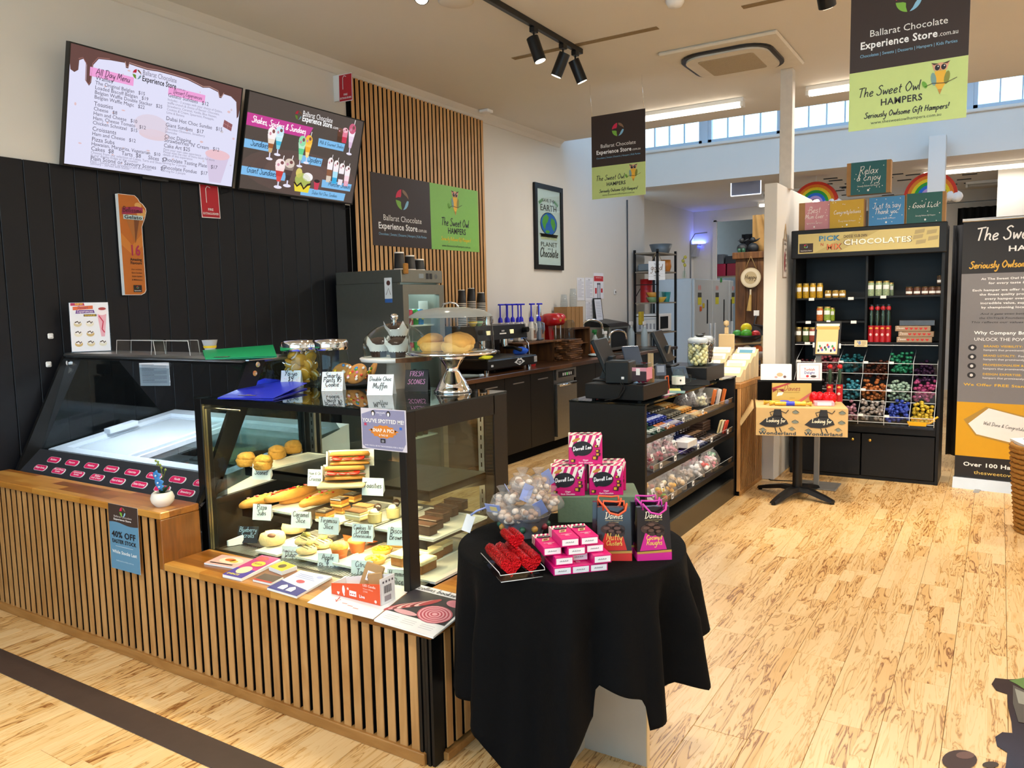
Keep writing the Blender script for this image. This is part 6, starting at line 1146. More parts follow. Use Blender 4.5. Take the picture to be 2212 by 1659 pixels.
def bar(k,x,y,w,l,h,col,lab,grp,dz=0,col2=None):
    c=shp(k,x,y)+V((0,0,dz));T=Th('chocolate_bar',lab,'chocolate bar',c,grp,rd.uniform(-.12,.12),world=0);mb=MB();mb.m=MR(tilt,4,'Y');mb.box(-l/2,l/2,-w/2,w/2,.001,h,mat('wrapper '+col,col,.28,.15,var=.2,scale=40),.004);T.part('wrapper',mb);mb=MB();mb.m=MR(tilt,4,'Y');mb.box(-l*.1,l*.25,-w*.501,w*.501,.0012,h+.0008,mat('band '+(col2 or '#d9d0b8'),col2 or '#d9d0b8',.4));T.part('label_band',mb)
ZN=[(4.40,4.62,'#123f2c','dark green','#cfd8c8'),(4.62,4.95,'#23307e','blue foil','#b8bede'),(4.95,5.22,'#6d6656','grey','#3a352c'),(5.22,5.42,'#c98a3a','golden orange','#e6c68a')]
for y0,y1,col,nm,c2 in ZN:
    y=y0+.02;
    while y<y1-.02:
        for r in range(3):
            x=-1.79-.115*r;front=(nm=='blue foil' and r==0)
            for lv in range(1 if r==0 else 2):
                bar(0,x,y,.034,.10,.013,'#b8642e' if front and y<4.78 else col,'%s wrapped bar, top sweets shelf, %s'%('orange' if front and y<4.78 else nm,('front row','middle row','back row')[r]+(' upper' if lv else '')+' %s from the left'%ORD[int((y-y0)/.05)]),'wrapped bars on the top sweets shelf',dz=.014*lv,col2=c2)
        y+=.052
ZN2=[(5.0,5.25,'#241a3a','dark purple','#6a5aa0'),(5.25,5.5,'#1c2450','navy','#c8c4d8'),(5.5,5.78,'#33241a','brown','#8a6a4a')]
for y0,y1,col,nm,c2 in ZN2:
    y=y0+.02
    while y<y1-.02:
        for r in range(3):
            for lv in range(1+r):bar(1,-1.80-.11*r,y,.04,.095,.015,col,'%s wrapped block, middle sweets shelf, %s'%(nm,('front row','middle row','back row')[r]+' layer %s, %s from the left'%(ORD[lv],ORD[int((y-y0)/.055)])),'wrapped blocks on the middle sweets shelf',dz=.016*lv,col2=c2)
        y+=.06
def candy_bag(k,x,y,col,lab,grp,s=1,n=12,tag_=1,cs=None,xw=1):
    c=shp(k,x,y);T=Th('sweet_bag',lab,'bag of sweets',c,grp,rd.uniform(-.4,.4),world=0);cols=cs or [col]
    mb=MB()
    for j in range(n):
        a=rd.uniform(0,6.3);r=.042*s*math.sqrt(rd.random());mb.blob((r*cos(a)*xw,r*sin(a),.018*s+rd.random()*.06*s),(.017*s,.015*s,.013*s),mat('sweet '+cols[j%len(cols)],cols[j%len(cols)],.3,var=.15),8,5)
    T.part('sweets',mb,kind='stuff')
    mb=MB();mb.lathe([(.035*s,.001),(.06*s,.012*s),(.062*s,.05*s),(.045*s,.09*s),(.014*s,.115*s),(.012*s,.12*s),(.034*s,.16*s)],m_bag,n=14,caps=False,fn=lambda a,z:1+.09*sin(5*a+z*40)+.05*sin(9*a));T.part('cellophane',mb)
    if tag_:mb=MB();mb.m=MR(-.3,4,'Y');mb.box(.056*s,.058*s,-.02*s,.02*s,.05*s,.095*s,m_paper);mb.box(.0581*s,.0585*s,-.012*s,.012*s,.06*s,.075*s,flat('#2a2a2c'));T.part('price_tag',mb)
G0='bagged sweets on the top sweets shelf'
for i,(x,y,col,nm) in enumerate(((-1.93,5.42,'#2f1a10','dark chocolate'),(-1.90,5.52,'#3a2114','milk chocolate'),(-1.94,5.61,'#4a2c1c','brown chocolate'),(-1.86,5.63,'#efe6b8','cream coloured'))):candy_bag(0,x,y,col,'clear bag of %s balls with a white tag on the top sweets shelf'%nm,G0,.95,14)
c=shp(0,-1.93,5.83);T=Th('snack_box','open grey card box with dark lettering at the far end of the top sweets shelf','box',c,world=0,rz=-.1);mb=MB()
for b in ((-.1,.1,-.11,-.106,.002,.07),(-.1,.1,.106,.11,.002,.10),(-.1,-.096,-.106,.106,.002,.11),(.096,.1,-.106,.106,.002,.045),(-.096,.096,-.106,.106,.002,.005)):mb.box(*b,mat('grey card','#8d8578',.7))
T.part('box',mb);p=Pan((.1005,-.1,.006),(0,1,0),(0,0,1),.2,.04);p.text('HERSHEYS',.1,.01,.03,'#241814',1,'c',fit=.15);T.part('lettering',p.mb)
for k,cc in enumerate(('#d8702e','#e8e4dc','#d8702e','#5a86c8')):
    mb=MB();mb.m=MR(.2,4,'Y');mb.box(-.012,.012,-.012,.012,.0,.12 if k<3 else .03,mat('stick '+cc,cc,.4),.003);one('snack_stick','%s wrapped snack stick at the far end of the top sweets shelf'%('orange','white','second orange','blue')[k],'snack',mb,shp(0,-1.83+.02*k,5.80+.055*k),local=True)
G1='bagged sweets on the middle sweets shelf'
for i in range(10):
    x=-1.80-.105*(i%2)-.02*(i%3);y=4.44+.062*i;candy_bag(1,x,y,'#b8485a',('deep pink bag of sweets near the left end of the middle sweets shelf, %s'%(('front','behind')[i%2]+' '+ORD[i//2])) if i<6 else 'pale pink bag of sweets on the middle sweets shelf, %s of four'%ORD[i-6],'pink sweet bags on the middle sweets shelf',.9,10,cs=['#b03a4e','#c8586a','#8a2438'] if i<6 else ['#dca0a8','#c8808c'],tag_=i%4==0)
for i in range(3):
    mb=MB();mb.box(-.05,.05,-.03,.03,.002,.045,mat('pale sweet box','#c8c4c0',.4),.003);one('sweet_box','small pale box of sweets at the front of the middle shelf, %s of three'%ORD[i],'box',mb,shp(1,-1.80,5.06+.065*i)+V((0,0,.03)),'pale sweet boxes',local=True)
T=Th('sweet_box','brown flat carton pile at the far end of the middle sweets shelf','box',shp(1,-1.95,5.84),world=0)
for j in range(4):mb=MB();mb.box(-.07,.07,-.10,.08,.02*j+.002,.02*j+.019,mat('dark brown carton','#3a2416',.5),.002);T.part('carton',mb)
for j in range(3):mb=MB();mb.m=MR(.25,4,'Y');mb.box(-.006,.006,-.03,.03,0,.10,mat('biscuit '+str(j),('#d8c08a','#e6d8b0','#c8402e')[j],.5));one('snack_stick','%s flat packet standing at the far end of the middle shelf'%('tan','cream','red')[j],'snack',mb,shp(1,-1.82+.018*j,5.93+.012*j),local=True)
G2='bagged sweets on the bottom sweets shelf'
BAGS=[(-1.80,4.44,['#e8e4dc','#d8d4cc'],'white sweets, nearest'),(-1.90,4.50,['#d8d0c0','#b8a890'],'pale sweets behind the nearest'),(-1.80,4.60,['#e6c21e','#8ab82e','#d8621e'],'yellow and green fruit sweets'),(-1.91,4.66,['#c8501e','#e6a81e'],'orange sweets in the back row'),(-1.80,4.76,['#f0b84a','#e6d8b0'],'yellow and cream sweets'),(-1.91,4.84,['#8a5a2e','#5a3418'],'brown sweets in the back row'),(-1.80,4.95,['#c8a87a','#e0d0b0'],'beige sweets'),(-1.92,5.02,['#4a3a3a','#6a5454'],'dark sweets in the back row'),(-1.81,5.14,['#d8d0c4','#a8988a'],'clear and beige sweets'),(-1.92,5.20,['#5a3434','#7a4444'],'dark red sweets in the back row'),(-1.81,5.34,['#d8d8dc','#f0eeee'],'clear sweets in the middle'),(-1.93,5.40,['#5c2a2e','#8a3a44'],'maroon sweets in the back row'),(-1.81,5.52,['#e63a2e','#f4ecea'],'red and white mints'),(-1.93,5.58,['#b85a6a','#e0b0b8'],'rose sweets in the back row'),(-1.81,5.66,['#e68a9a','#f0dce0'],'pink and white sweets with a black label'),(-1.84,5.80,['#4aa86a','#8ad0a0'],'green sweets at the far end')]
for x,y,cs,lab in BAGS:candy_bag(2,x,y,cs[0],'clear bag of %s on the bottom sweets shelf'%lab,G2,1.12,14,cs=cs,tag_=('nearest' in lab or 'label' in lab or 'fruit' in lab))
for k,ys in ((0,(4.46,4.62,4.9,5.3)),(1,(4.5,4.75,5.2,5.5,5.9)),(2,(4.7,5.1))):
    for y in ys:mb=MB();zf=SH[k][0];mb.box(kx1-.009,kx1-.007,y,y+.035,zf+.008,zf+.04,m_paper);mb.box(kx1-.007,kx1-.0066,y+.006,y+.028,zf+.015,zf+.03,flat('#55555a'));one('shelf_ticket','small white price ticket on the lip of the %s sweets shelf, %s from the left'%(('top','middle','bottom')[k],ORD[ys.index(y)]),'ticket',mb,(kx1-.008,y,zf+.008),'price tickets on the sweets shelves')
# slatted oak end panel beyond the counter
t=Th('slatted_panel','narrow oak slatted counter end between the sweets counter and the nib wall','panel',(-1.75,6.45,0));mb=MB();mb.box(-2.2,-1.706,6.10,6.76,0,.85,m_matte);t.part('core',mb);mb=MB();mb.box(-2.22,-1.70,6.095,6.775,.85,.89,m_trim,.003);t.part('cap',mb);mb=MB();mb.box(-1.706,-1.695,6.10,6.77,0,.035,m_trim,.003);t.part('kickboard',mb);mb=MB();mb.box(-1.725,-1.698,6.095,6.12,.035,.85,m_slat,.002);t.part('corner_slat',mb)
s2=MB();s2.box(-.0015,0,0,.022,.035,.85,m_slat);s2.box(-.006,-.0015,.0003,.0217,.035,.85,m_matte);s2m=s2.mesh('slat')
for k in range(17):put(s2m,V((-1.70,6.145+.0375*k,0))-t.off,t.e,'slat')
# ---- cash drawers and till gear
def drawer(name,lab,x0,x1,y0,y1,zt):
    T=Th(name,lab,'cash drawer',((x0+x1)/2,(y0+y1)/2,.956));mb=MB();mb.box(x0,x1,y0,y1,.968,zt,m_blk2,.004);T.part('body',mb)
    for x in (x0+.03,x1-.05):
        for y in (y0+.03,y1-.05):mb=MB();mb.box(x,x+.02,y,y+.02,.956,.969,m_rubber);T.part('foot',mb)
    mb=MB();mb.box(x0-.006,x0+.001,y0+.01,y1-.01,.98,zt-.01,m_blk2);T.part('drawer_front',mb)
drawer('cash_drawer','near black cash drawer carrying the receipt printer',-2.13,-1.752,4.262,4.66,1.06);drawer('cash_drawer','far black cash drawer carrying the two sweet jars',-2.11,-1.75,5.42,5.84,1.072)
def till(lab,c,rz,tall=.25,wid=.30):
    T=Th('till_screen',lab,'till screen',c,'till screens',rz,world=0);mb=MB();mb.m=MT((0,0,.03))@MR(-.42,4,'X');mb.box(-wid/2,wid/2,-.012,.018,.0,tall,m_plast,.006);T.part('screen',mb);mb=MB();mb.box(-.10,.10,-.05,.12,0,.012,m_plast,.004);mb.hexa([(-.04,.03,.012),(.04,.03,.012),(.04,.09,.012),(-.04,.09,.012)],[(-.04,-.0,.15),(.04,-.0,.15),(.04,.03,.15),(-.04,.03,.15)],m_plast);T.part('stand',mb);mb=MB();mb.m=MT((0,.05,.03))@MR(-.42,4,'X');mb.box(wid*.5-.05,wid*.5-.01,-.034,-.03,tall*.7,tall*.8,m_plast);T.part('camera_bump',mb);return T
till('tilted black till screen seen from behind on the near cash drawer',V((-2.05,4.52,1.06)),1.75);till('tilted black till screen seen from behind on the far cash drawer',V((-2.05,5.50,1.072)),1.75)
def custdisp(c,lab,rz):
    T=Th('customer_display',lab,'display',c,'customer displays',rz,world=0);mb=MB();mb.m=MR(-.5,4,'X');mb.box(-.06,.06,-.006,.006,0,.14,mat('blue grey glass','#3a4a5e',.15),.004);T.part('panel',mb);mb=MB();mb.box(-.05,.05,-.02,.06,0,.01,m_plast);T.part('foot',mb)
custdisp(V((-1.93,4.56,1.06+.085)),'slim blue grey customer display above the receipt printer',.9)
T=Th('customer_display_stand','x','x') if 0 else None
custdisp(V((-1.88,5.30,.958)),'slim grey customer display leaning by the far cash drawer',.9)
c=V((-1.94,4.36,1.06));T=Th('receipt_printer','black cube receipt printer on the near cash drawer','printer',c,world=0,rz=.12);mb=MB();mb.box(-.075,.075,-.075,.075,.002,.135,m_plast,.006);T.part('body',mb);mb=MB();mb.box(-.06,.06,-.06,.03,.135,.139,mat('printer lid','#2c2e31',.3));T.part('lid',mb);mb=MB();mb.box(.028,.045,-.0756,-.075,.03,.045,m_paper);T.part('sticker',mb)
mb=MB();mb.tube([(-1.90,4.27,1.07),(-1.88,4.25,1.05),(-1.91,4.25,.98),(-1.99,4.24,.965)],.004,m_rubber,6);mb.tube([(-1.885,4.27,1.07),(-1.865,4.25,1.04),(-1.90,4.248,.985),(-1.96,4.25,.965)],.004,m_rubber,6);one('printer_cable','black cables hanging over the near cash drawer','cable',mb,(-1.9,4.25,.965))
c=V((-1.80,4.36,1.06));T=Th('sweet_tub','clear square tub of pink sweets with a dark label beside the printer','tub',c,world=0);mb=MB();mb.box(-.045,.045,-.045,.045,.002,.125,m_acry,.006);T.part('tub',mb);mb=MB()
for j in range(26):mb.blob((rd.uniform(-.03,.03),rd.uniform(-.03,.03),.012+rd.random()*.03),.011,mat('sweet pink foil','#c22a5a',.2,.3),7,5)
T.part('sweets',mb,kind='stuff');mb=MB();mb.box(-.0455,.0455,-.0458,-.045,.02,.075,flat('#33202a'));mb.box(-.0455,.0455,-.0459,-.0451,.078,.10,flat('#d89aae'));mb.box(-.02,.005,-.0462,-.0459,.055,.095,m_paper);mb.box(.045,.0458,-.045,.045,.03,.10,flat('#d08aa0'));T.part('label',mb)
T=Th('straw_box','tan box of wooden stirrers behind the clear tub','box',V((-1.79,4.47,1.06)),world=0,rz=.3);mb=MB();mb.box(-.02,.02,-.03,.03,0,.08,m_card);T.part('box',mb)
for j in range(5):mb=MB();mb.box(-.016+.007*j,-.012+.007*j,-.004,.004,.02,.175,m_ply);T.part('stirrer',mb)
p=Pan((-1.795,4.56,1.06),(.75,.66,0),(-.08,.08,1),.075,.105);T=Th('card_holder','small clear sign holder on the near cash drawer','sign holder',p.P(.04,0,0));T.part('holder',board(p,.003,m_acry));p.rect(.006,.03,.07,.098,'#4a5a72',1);p.rect(.014,.05,.06,.09,'#8a9ab0',2);T.part('card',p.mb)
c=V((-1.85,5.12,.956));T=Th('mason_jar','glass handled jar with a white heart label on the counter','jar',c,world=0);mb=MB();mb.lathe([(.04,0),(.044,.012),(.044,.09),(.034,.11),(.034,.13)],m_glass,n=20,caps=False);T.part('glass',mb);mb=MB();mb.lathe([(.0446,.025),(.0446,.08)],m_paper,n=20,caps=False);T.part('label',mb);mb=MB();mb.tube([(.04,.02,.09),(.07,.05,.085),(.07,.05,.04),(.042,.02,.03)],.006,m_glass,6);T.part('handle',mb);mb=MB();mb.blob((.028,-.035,.055),(.006,.004,.007),m_plast,8,6);T.part('heart',mb)
c=V((-1.80,5.33,.956));T=Th('card_reader','black card reader on the counter','card reader',c,world=0,rz=.5);mb=MB();mb.hexa([(-.09,-.045,.002),(.09,-.045,.002),(.09,.045,.002),(-.09,.045,.002)],[(-.09,-.04,.05),(.09,-.04,.03),(.09,.04,.03),(-.09,.04,.05)],m_plast);T.part('body',mb);mb=MB();mb.hexa([(-.07,-.03,.05),(.0,-.03,.042),(.0,.03,.042),(-.07,.03,.05)],[(-.07,-.03,.053),(.0,-.03,.045),(.0,.03,.045),(-.07,.03,.053)],mat('reader screen','#2c3a44',.1));T.part('screen',mb)
mb=MB();mb.box(-.1,.1,-.07,.07,.001,.004,mat('yellow green paper','#c8cc6a',.6));one('paper_slip','yellow green paper slip on the glass counter top','paper',mb,(-1.88,4.95,.956),local=True,rz=.4)
mb=MB();mb.box(-.09,.09,-.06,.06,.001,.005,mat('teal card','#5a8a86',.5));one('paper_slip','teal card lying on the glass counter top','card',mb,(-1.80,4.84,.956),local=True,rz=.3)
mb=MB();mb.box(-.09,.09,-.02,.02,.001,.003,m_paper);one('paper_slip','white strip lying at the front edge of the counter top','card',mb,(-1.775,4.74,.956),local=True,rz=1.4)
c=V((-1.82,4.74,.956));T=Th('small_gift_bag','tiny pink gift bag with orange cord behind the near cash drawer','gift bag',c,world=0);mb=MB();mb.box(-.03,.03,-.045,.045,0,.08,mat('dark gift bag','#2a1a1c',.3),.004);mb.box(-.031,.031,-.046,.046,0,.022,mat('pink band','#d86a8a',.4));T.part('bag',mb);mb=MB();mb.tube([(.03,-.03,.08),(.03,-.025,.115),(.03,.025,.115),(.03,.03,.08),(.034,.034,.03)],.004,mat('orange cord','#e0642a',.5),6);T.part('cord',mb)
def clipjar(lab,c,r,h,col,cs):
    T=Th('sweet_jar',lab,'jar',c,'tall sweet jars',world=0);mb=MB();mb.lathe([(r*.95,.0),(r,.01),(r,h*.92),(r*.92,h)],m_glass,n=24,caps=False);T.part('glass',mb)
    for j in range(46):
        a=j*2.4;rr=(r-.017)*(1 if j%4 else .35);T2=None
    mb=MB()
    for j in range(60):a=j*2.4;rr=(r-.018)*(1 if j%4 else .35);mb.blob((rr*cos(a),rr*sin(a),.017+h*.78*j/60),.0165,mat('ball '+cs[j%len(cs)],cs[j%len(cs)],.25,coat=.3,var=.1),8,6)
    T.part('sweets',mb,kind='stuff');mb=MB();mb.lathe([(r*.95,h),(r*1.0,h+.006),(r*.98,h+.025),(r*.8,h+.035),(0,h+.037)],mat('pale clip lid','#c4d0da',.2,alpha=.8),n=24);T.part('lid',mb);mb=MB();mb.tube([(r+.002,-.01,h-.03),(r+.014,0,h-.005),(r+.002,.01,h+.02)],.0025,m_chrome,6);mb.tube([(r*cos(a),r*sin(a),h-.004) for a in [k*pi/12 for k in range(24)]],.002,m_chrome,5,closed=True);T.part('clip',mb)
def jz(px0,px1,py,z):
    c=Z((px0+px1)/2,py,z);return c,mpx(px1-px0,c)/2
c,r=jz(1499,1541,788,1.072);clipjar('clip jar of pale cream chocolate balls on the far cash drawer',V((-1.86,5.56,1.072)),.075,.17,'',['#e6dcae','#efe6c0','#d9cc96']);clipjar('clip jar of milk chocolate balls on the far cash drawer',V((-1.88,5.735,1.072)),.075,.175,'',['#3a1e10','#4a2816','#2e170c'])
T=Th('steel_scoop','dark scoop lying across the two sweet jars','scoop',V((-1.87,5.63,1.29)),world=0);mb=MB();mb.blob((0,0,.0),(.03,.05,.012),m_plast,12,6);T.part('bowl',mb);mb=MB();mb.tube([(0,.04,.004),(.0,.10,.012)],.008,m_plast,8);T.part('handle',mb)
# ================================================================== round table under a black cloth
TC=V((-1.19,2.262,0));TR=.367;TT=.752
m_cloth=mat('black table cloth','#070708',.9,spec=.12,var=.2,scale=120,bump=.15)
T=Th('round_table','round table with a pale board base under the black cloth','table',TC);mb=MB();mb.lathe([(TR-.005,.72),(TR-.005,.744)],m_white,c=TC,n=40);T.part('tabletop',mb)
a=V((-.955,2.337,0));mb=MB();mb.box(-1.36,-.95,2.325,2.345,0,.72,mat('grey melamine','#b9b2a4',.5),.001);mb.box(-.951,-.947,2.324,2.346,0,.72,m_ply);T.part('base_board',mb);mb=MB();mb.box(-1.20,-1.18,2.08,2.325,0,.72,mat('grey melamine','#b9b2a4',.5));T.part('base_board',mb)
def hem(a):
    d=math.degrees(a)%360  # table corners of a square cloth hang lower
    pts=[(0,.36),(20,.40),(40,.42),(70,.3),(100,.2),(140,.1),(175,.1),(215,.28),(245,.3),(250,.29),(257,.25),(263,.18),(270,.13),(280,.06),(291,.17),(297,.28),(304,.345),(306,.36),(308,.455),(325,.41),(327,.4),(328.5,.31),(343,.33),(346,.36),(352,.39),(360,.36)]
    for (a0,z0),(a1,z1) in zip(pts,pts[1:]):
        if a0<=d<=a1:return z0+(z1-z0)*(d-a0)/(a1-a0)
    return .2
def clo(u,v):
    a=2*pi*u;
    if v<=.28:r=TR*min(1,v/.27);z=TT+.0;rr=r
    else:
        t_=(v-.28)/.72;h=hem(a);z=TT-.004-(TT-h)*t_;fold=sin(10*a+.8)+.6*sin(17*a+2);wall=max(0,cos(a-pi))
        rr=TR+.006+(.03*t_+.037*t_**1.5)*(.75+.25*sin(4*a))*(1-.8*wall)+.036*min(1,t_*2.2)*fold*(1-.8*wall)
        if t_<.06:z=TT-.012*(t_/.06)**2
    x,y=TC.x+rr*cos(a),TC.y+rr*sin(a)
    if x<-1.535 and z<.5 and t_ if v>.28 else False:x=max(x,-1.535)
    return (x,y,z)
mb=MB();mb.grid(clo,220,46,m_cloth,cu=True);o=one('tablecloth','plain black cloth draped to the floor over the round table','tablecloth',mb,TC+V((0,0,.75)))
md=o.modifiers.new('thick','SOLIDIFY');md.thickness=.0025;md.offset=-1
TZ2=TT+.001
UA=math.atan2(.45,.89)
# dark chocolate ginger cartons
m_pk='#d0126e'
def stripes(p,x0,y0,x1,y1,n,L=1,lean=.35):
    w=(x1-x0);
    for k in range(-1,n+1):
        a=x0+w*k/n;b=a+w/n*.5;h=y1-y0;sh=lean*h;P_=[(a,y0),(b,y0),(b+sh,y1),(a+sh,y1)]
        P_=[(min(max(x,x0),x1),y) for x,y in P_];p.poly(P_,'#f2e6d2',L)
def ginger(c,lab,rz):
    w,d,h=.122,.062,.108;T=Th('chocolate_carton',lab,'chocolate box',c,'pink ginger chocolate cartons',rz,world=0);mb=MB();mb.box(-w/2,w/2,-d/2,d/2,0,h,mat('pink carton',m_pk,.35,var=.03),.0015);T.part('carton',mb)
    p=Pan((-w/2,-d/2,0),(1,0,0),(0,0,1),w,h);stripes(p,0,h*.6,w,h,5,1);p.ell(w*.40,h*.55,w*.31,h*.25,'#1a1418',3,24);p.poly([(w*.12,h*.40),(w*.3,h*.33),(w*.2,h*.28)],'#1a1418',3);p.ell(w*.22,h*.84,w*.13,h*.05,'#c98a3a',2,12,rot=.4)
    p.script('Darrell Lea',w*.13,h*.47,w*.05,'#f4f0ee',fit=w*.55,w=w*.02,L=5,rot=.12);p.text('Ginger',w*.5,h*.13,h*.075,'#f2e6ea',1,'c',L=4,fit=w*.17);p.text('Dark Chocolate',w*.5,h*.045,h*.075,'#f2e6ea',1,'c',L=4,fit=w*.42)
    for x,y,s in ((.82,.62,.8),(.86,.46,.9),(.87,.34,1),(.78,.22,1.2),(.12,.13,1)):
        p.poly([(w*(x-.07*s),h*(y-.04*s)),(w*(x+.06*s),h*(y-.06*s)),(w*(x+.08*s),h*(y+.05*s)),(w*(x-.05*s),h*(y+.07*s))],'#35160f',4);p.rect(w*(x-.05*s),h*(y-.03*s),w*(x+.02*s),h*(y+.045*s),'#d9a02e',5)
    p.poly([(w*.80,h*.86),(w*.93,h*.95),(w*.95,h*.78),(w*.84,h*.72)],'#f4ece2',3);p.ell(w*.90,h*.85,w*.02,h*.03,'#1a1418',4,8)
    q=Pan((-w/2,-d/2,h),(1,0,0),(0,1,0),w,d,mb=p.mb);stripes(q,0,0,w,d,5,1);q.ell(w*.5,d*.5,w*.26,d*.2,'#1a1418',2,16);q.script('Darrell Lea',w*.32,d*.44,w*.03,'#f4f0ee',fit=w*.36,L=3)
    q=Pan((-w/2,d/2,0),(0,-1,0),(0,0,1),d,h,mb=p.mb);stripes(q,0,h*.6,d,h,3,1);T.part('print',p.mb)
# green fabric box
G=Z(1204,1131,TZ2);g0=G;R_=MR(.50,4,'Z');GH=.10
u=R_@V((1,0,0));v=R_@V((0,1,0))
gc=G+u*.15+v*.105;d_=(gc-V((TC.x,TC.y,TZ2))).length
T=Th('green_box','dull green fabric covered box serving as a riser on the black table','box',gc,rz=.50,world=0);mb=MB();mb.box(-.148,.148,-.103,.103,0,GH,mat('sage green cloth','#63785f',.8,var=.08,scale=80,bump=.1),.004);T.part('box',mb)
for q,zz,lab in (((1227,1072),GH,'pink ginger chocolate carton at the front left of the green box'),((1310,1070),GH,'pink ginger chocolate carton at the front right of the green box')):
    c=Z(q[0],q[1],TZ2+zz)+v*.034;ginger(c,lab,.50)
c1=Z(1227,1072,TZ2+GH)+v*.034;c2=Z(1310,1070,TZ2+GH)+v*.034
ginger(c1+v*.072+u*.012,'pink ginger chocolate carton behind the front left one',.50);ginger(c2+v*.070+u*.016,'pink ginger chocolate carton behind the front right one',.50)
ginger((c1+c2)/2+v*.03-u*.003+V((0,0,.1085)),'pink ginger chocolate carton perched on top of the others',.50)
# stack of caramel cartons
def caramel(c,lab,rz):
    w,l,h=.056,.135,.026;T=Th('caramel_carton',lab,'chocolate box',c,'pink caramel chocolate cartons',rz,world=0);mb=MB();mb.box(-w/2,w/2,0,l,0,h,mat('pink carton',m_pk,.35,var=.03),.001);T.part('carton',mb)
    p=Pan((-w/2,0,0),(1,0,0),(0,0,1),w,h);p.rect(w*.06,h*.14,w*.94,h*.84,'#efeaea',1)
    for k in range(8):p.rect(w*(.24+.06*k),h*.44,w*(.28+.06*k),h*(.52+.06*(k%2)),'#7a7078',2)
    q=Pan((-w/2,0,h),(1,0,0),(0,1,0),w,l,mb=p.mb);stripes(q,0,l*.72,w,l,4,1);q.ell(w*.5,l*.76,w*.4,l*.09,'#1a1418',2,18);q.script('Darrell Lea',w*.2,l*.745,w*.06,'#f4f0ee',fit=w*.6,L=3);q.poly([(w*.2,l*.42),(w*.62,l*.46),(w*.75,l*.64),(w*.35,l*.62)],'#cdb08a',2);q.poly([(w*.3,l*.46),(w*.55,l*.49),(w*.64,l*.6),(w*.4,l*.58)],'#7a4a2e',3);q.text('Caramel',w*.5,l*.27,l*.05,'#f2d8e4',1,'c',L=2,fit=w*.6);q.text('Milk',w*.5,l*.22,l*.05,'#f2d8e4',1,'c',L=2);q.text('Slice',w*.5,l*.17,l*.05,'#f2d8e4',1,'c',L=2)
    q=Pan((w/2,0,0),(0,1,0),(0,0,1),l,h,mb=p.mb);q.rect(.01,h*.3,.03,h*.7,'#efeaea',1);q=Pan((-w/2,l,0),(0,-1,0),(0,0,1),l,h,mb=p.mb);stripes(q,0,0,l*.28,h,3,1);T.part('print',p.mb)
A=Z(1196,1245,TZ2);B=Z(1313,1233,TZ2);ub=(B-A).normalized();sw=(B-A).length/3;rz=math.atan2(ub.y,ub.x);vb=V((-ub.y,ub.x,0))
STK=[(0,0,0),(0,1,0),(0,2,0),(1,.15,.01),(1,1.12,.035),(1,2.18,-.005),(2,-.38,.03),(2,.85,.012),(2,1.92,.02),(3,.52,.016),(3,1.6,.016)]
for r,k,off in STK:
    caramel(A+ub*(sw*(k+.5))+vb*off+V((0,0,.0265*r)),'pink caramel carton, %s layer of the stack, %s'%(('bottom','second','third','top')[r],'left' if k<.6 else ('middle' if k<1.55 else 'right')),rz)
# boutique chocolate bags
def giftbag(c,lab,rz,col,cord,title,front=1):
    w,d,h=.108,.055,.165;T=Th('chocolate_bag',lab,'gift bag',c,'handled chocolate bags',rz,world=0);mb=MB()
    mb.hexa([(-w/2,-d/2,0),(w/2,-d/2,0),(w/2,d/2,0),(-w/2,d/2,0)],[(-w/2+.004,-.010,h),(w/2-.004,-.010,h),(w/2-.004,.010,h),(-w/2+.004,.010,h)],mat('glossy dark bag','#171016',.2,coat=.3));T.part('bag',mb)
    mb=MB();k_=.34;mb.tube([(-w*.3,-.011,h-.008),(-w*.31,-.016,h+.012),(-w*.12,-.03,h-.012),(w*.12,-.034,h-.018),(w*.32,-.03,h-.004),(w*.36,-.02,h+.014),(w*.3,-.011,h-.006)],.0032,mat('cord '+cord,cord,.5),8);T.part('handle_cord',mb)
    mb=MB();mb.tube([(-w*.3,.011,h-.006),(-w*.28,.016,h+.014),(w*.1,.02,h+.01),(w*.3,.016,h+.014),(w*.3,.011,h-.006)],.0032,mat('cord '+cord,cord,.5),8);T.part('handle_cord',mb)
    vv=V((0,d/2-.010,h)).normalized();p=Pan((-w/2,-d/2,0),(1,0,0),vv,w,h);
    p.rect(0,0,w,h*.17,col,1);p.poly([(0,h*.135),(w,h*.155),(w,h*.20),(0,h*.175)],'#b88a3a',2);p.poly([(w*.08,h*.19),(w*.86,h*.21),(w*.72,h*.56),(w*.26,h*.55)],col,2)
    for x,y,rx in ((.32,.60,.2),(.62,.60,.2),(.46,.66,.2),(.45,.55,.17),(.66,.53,.15)):p.ell(w*x,h*y,w*rx,h*.085,('#3a241c' if x<.5 else '#2c1a14'),3,12);p.ell(w*(x-.03),h*(y+.02),w*rx*.5,h*.03,'#5a3c30',4,8)
    p.script('Davies',w*.5,h*.80,w*.08,'#e9dcc0',align='c',fit=w*.5,L=3,w=w*.022);p.text('AUSTRALIAN CHOCOLATES',w*.5,h*.755,h*.03,'#c9b27a',0,'c',L=3,fit=w*.5);p.rect(w*.36,h*.73,w*.64,h*.736,'#c9b27a',3)
    for k,s in enumerate(title):p.script(s,w*.5,h*(.40-.10*k),w*.05,'#e6c25a',align='c',fit=w*.46,L=4,w=w*.018)
    q=Pan((w/2,-d/2,0),(0,1,0),(0,0,1),d,h,mb=p.mb);q.rect(0,0,d,h*.165,col,1);q=Pan((-w/2,d/2,0),(0,-1,0),(0,0,1),d,h,mb=p.mb);q.rect(0,0,d,h*.165,col,1);T.part('print',p.mb)
b1=Z(1328,1213,TZ2);b2=Z(1412,1212,TZ2)
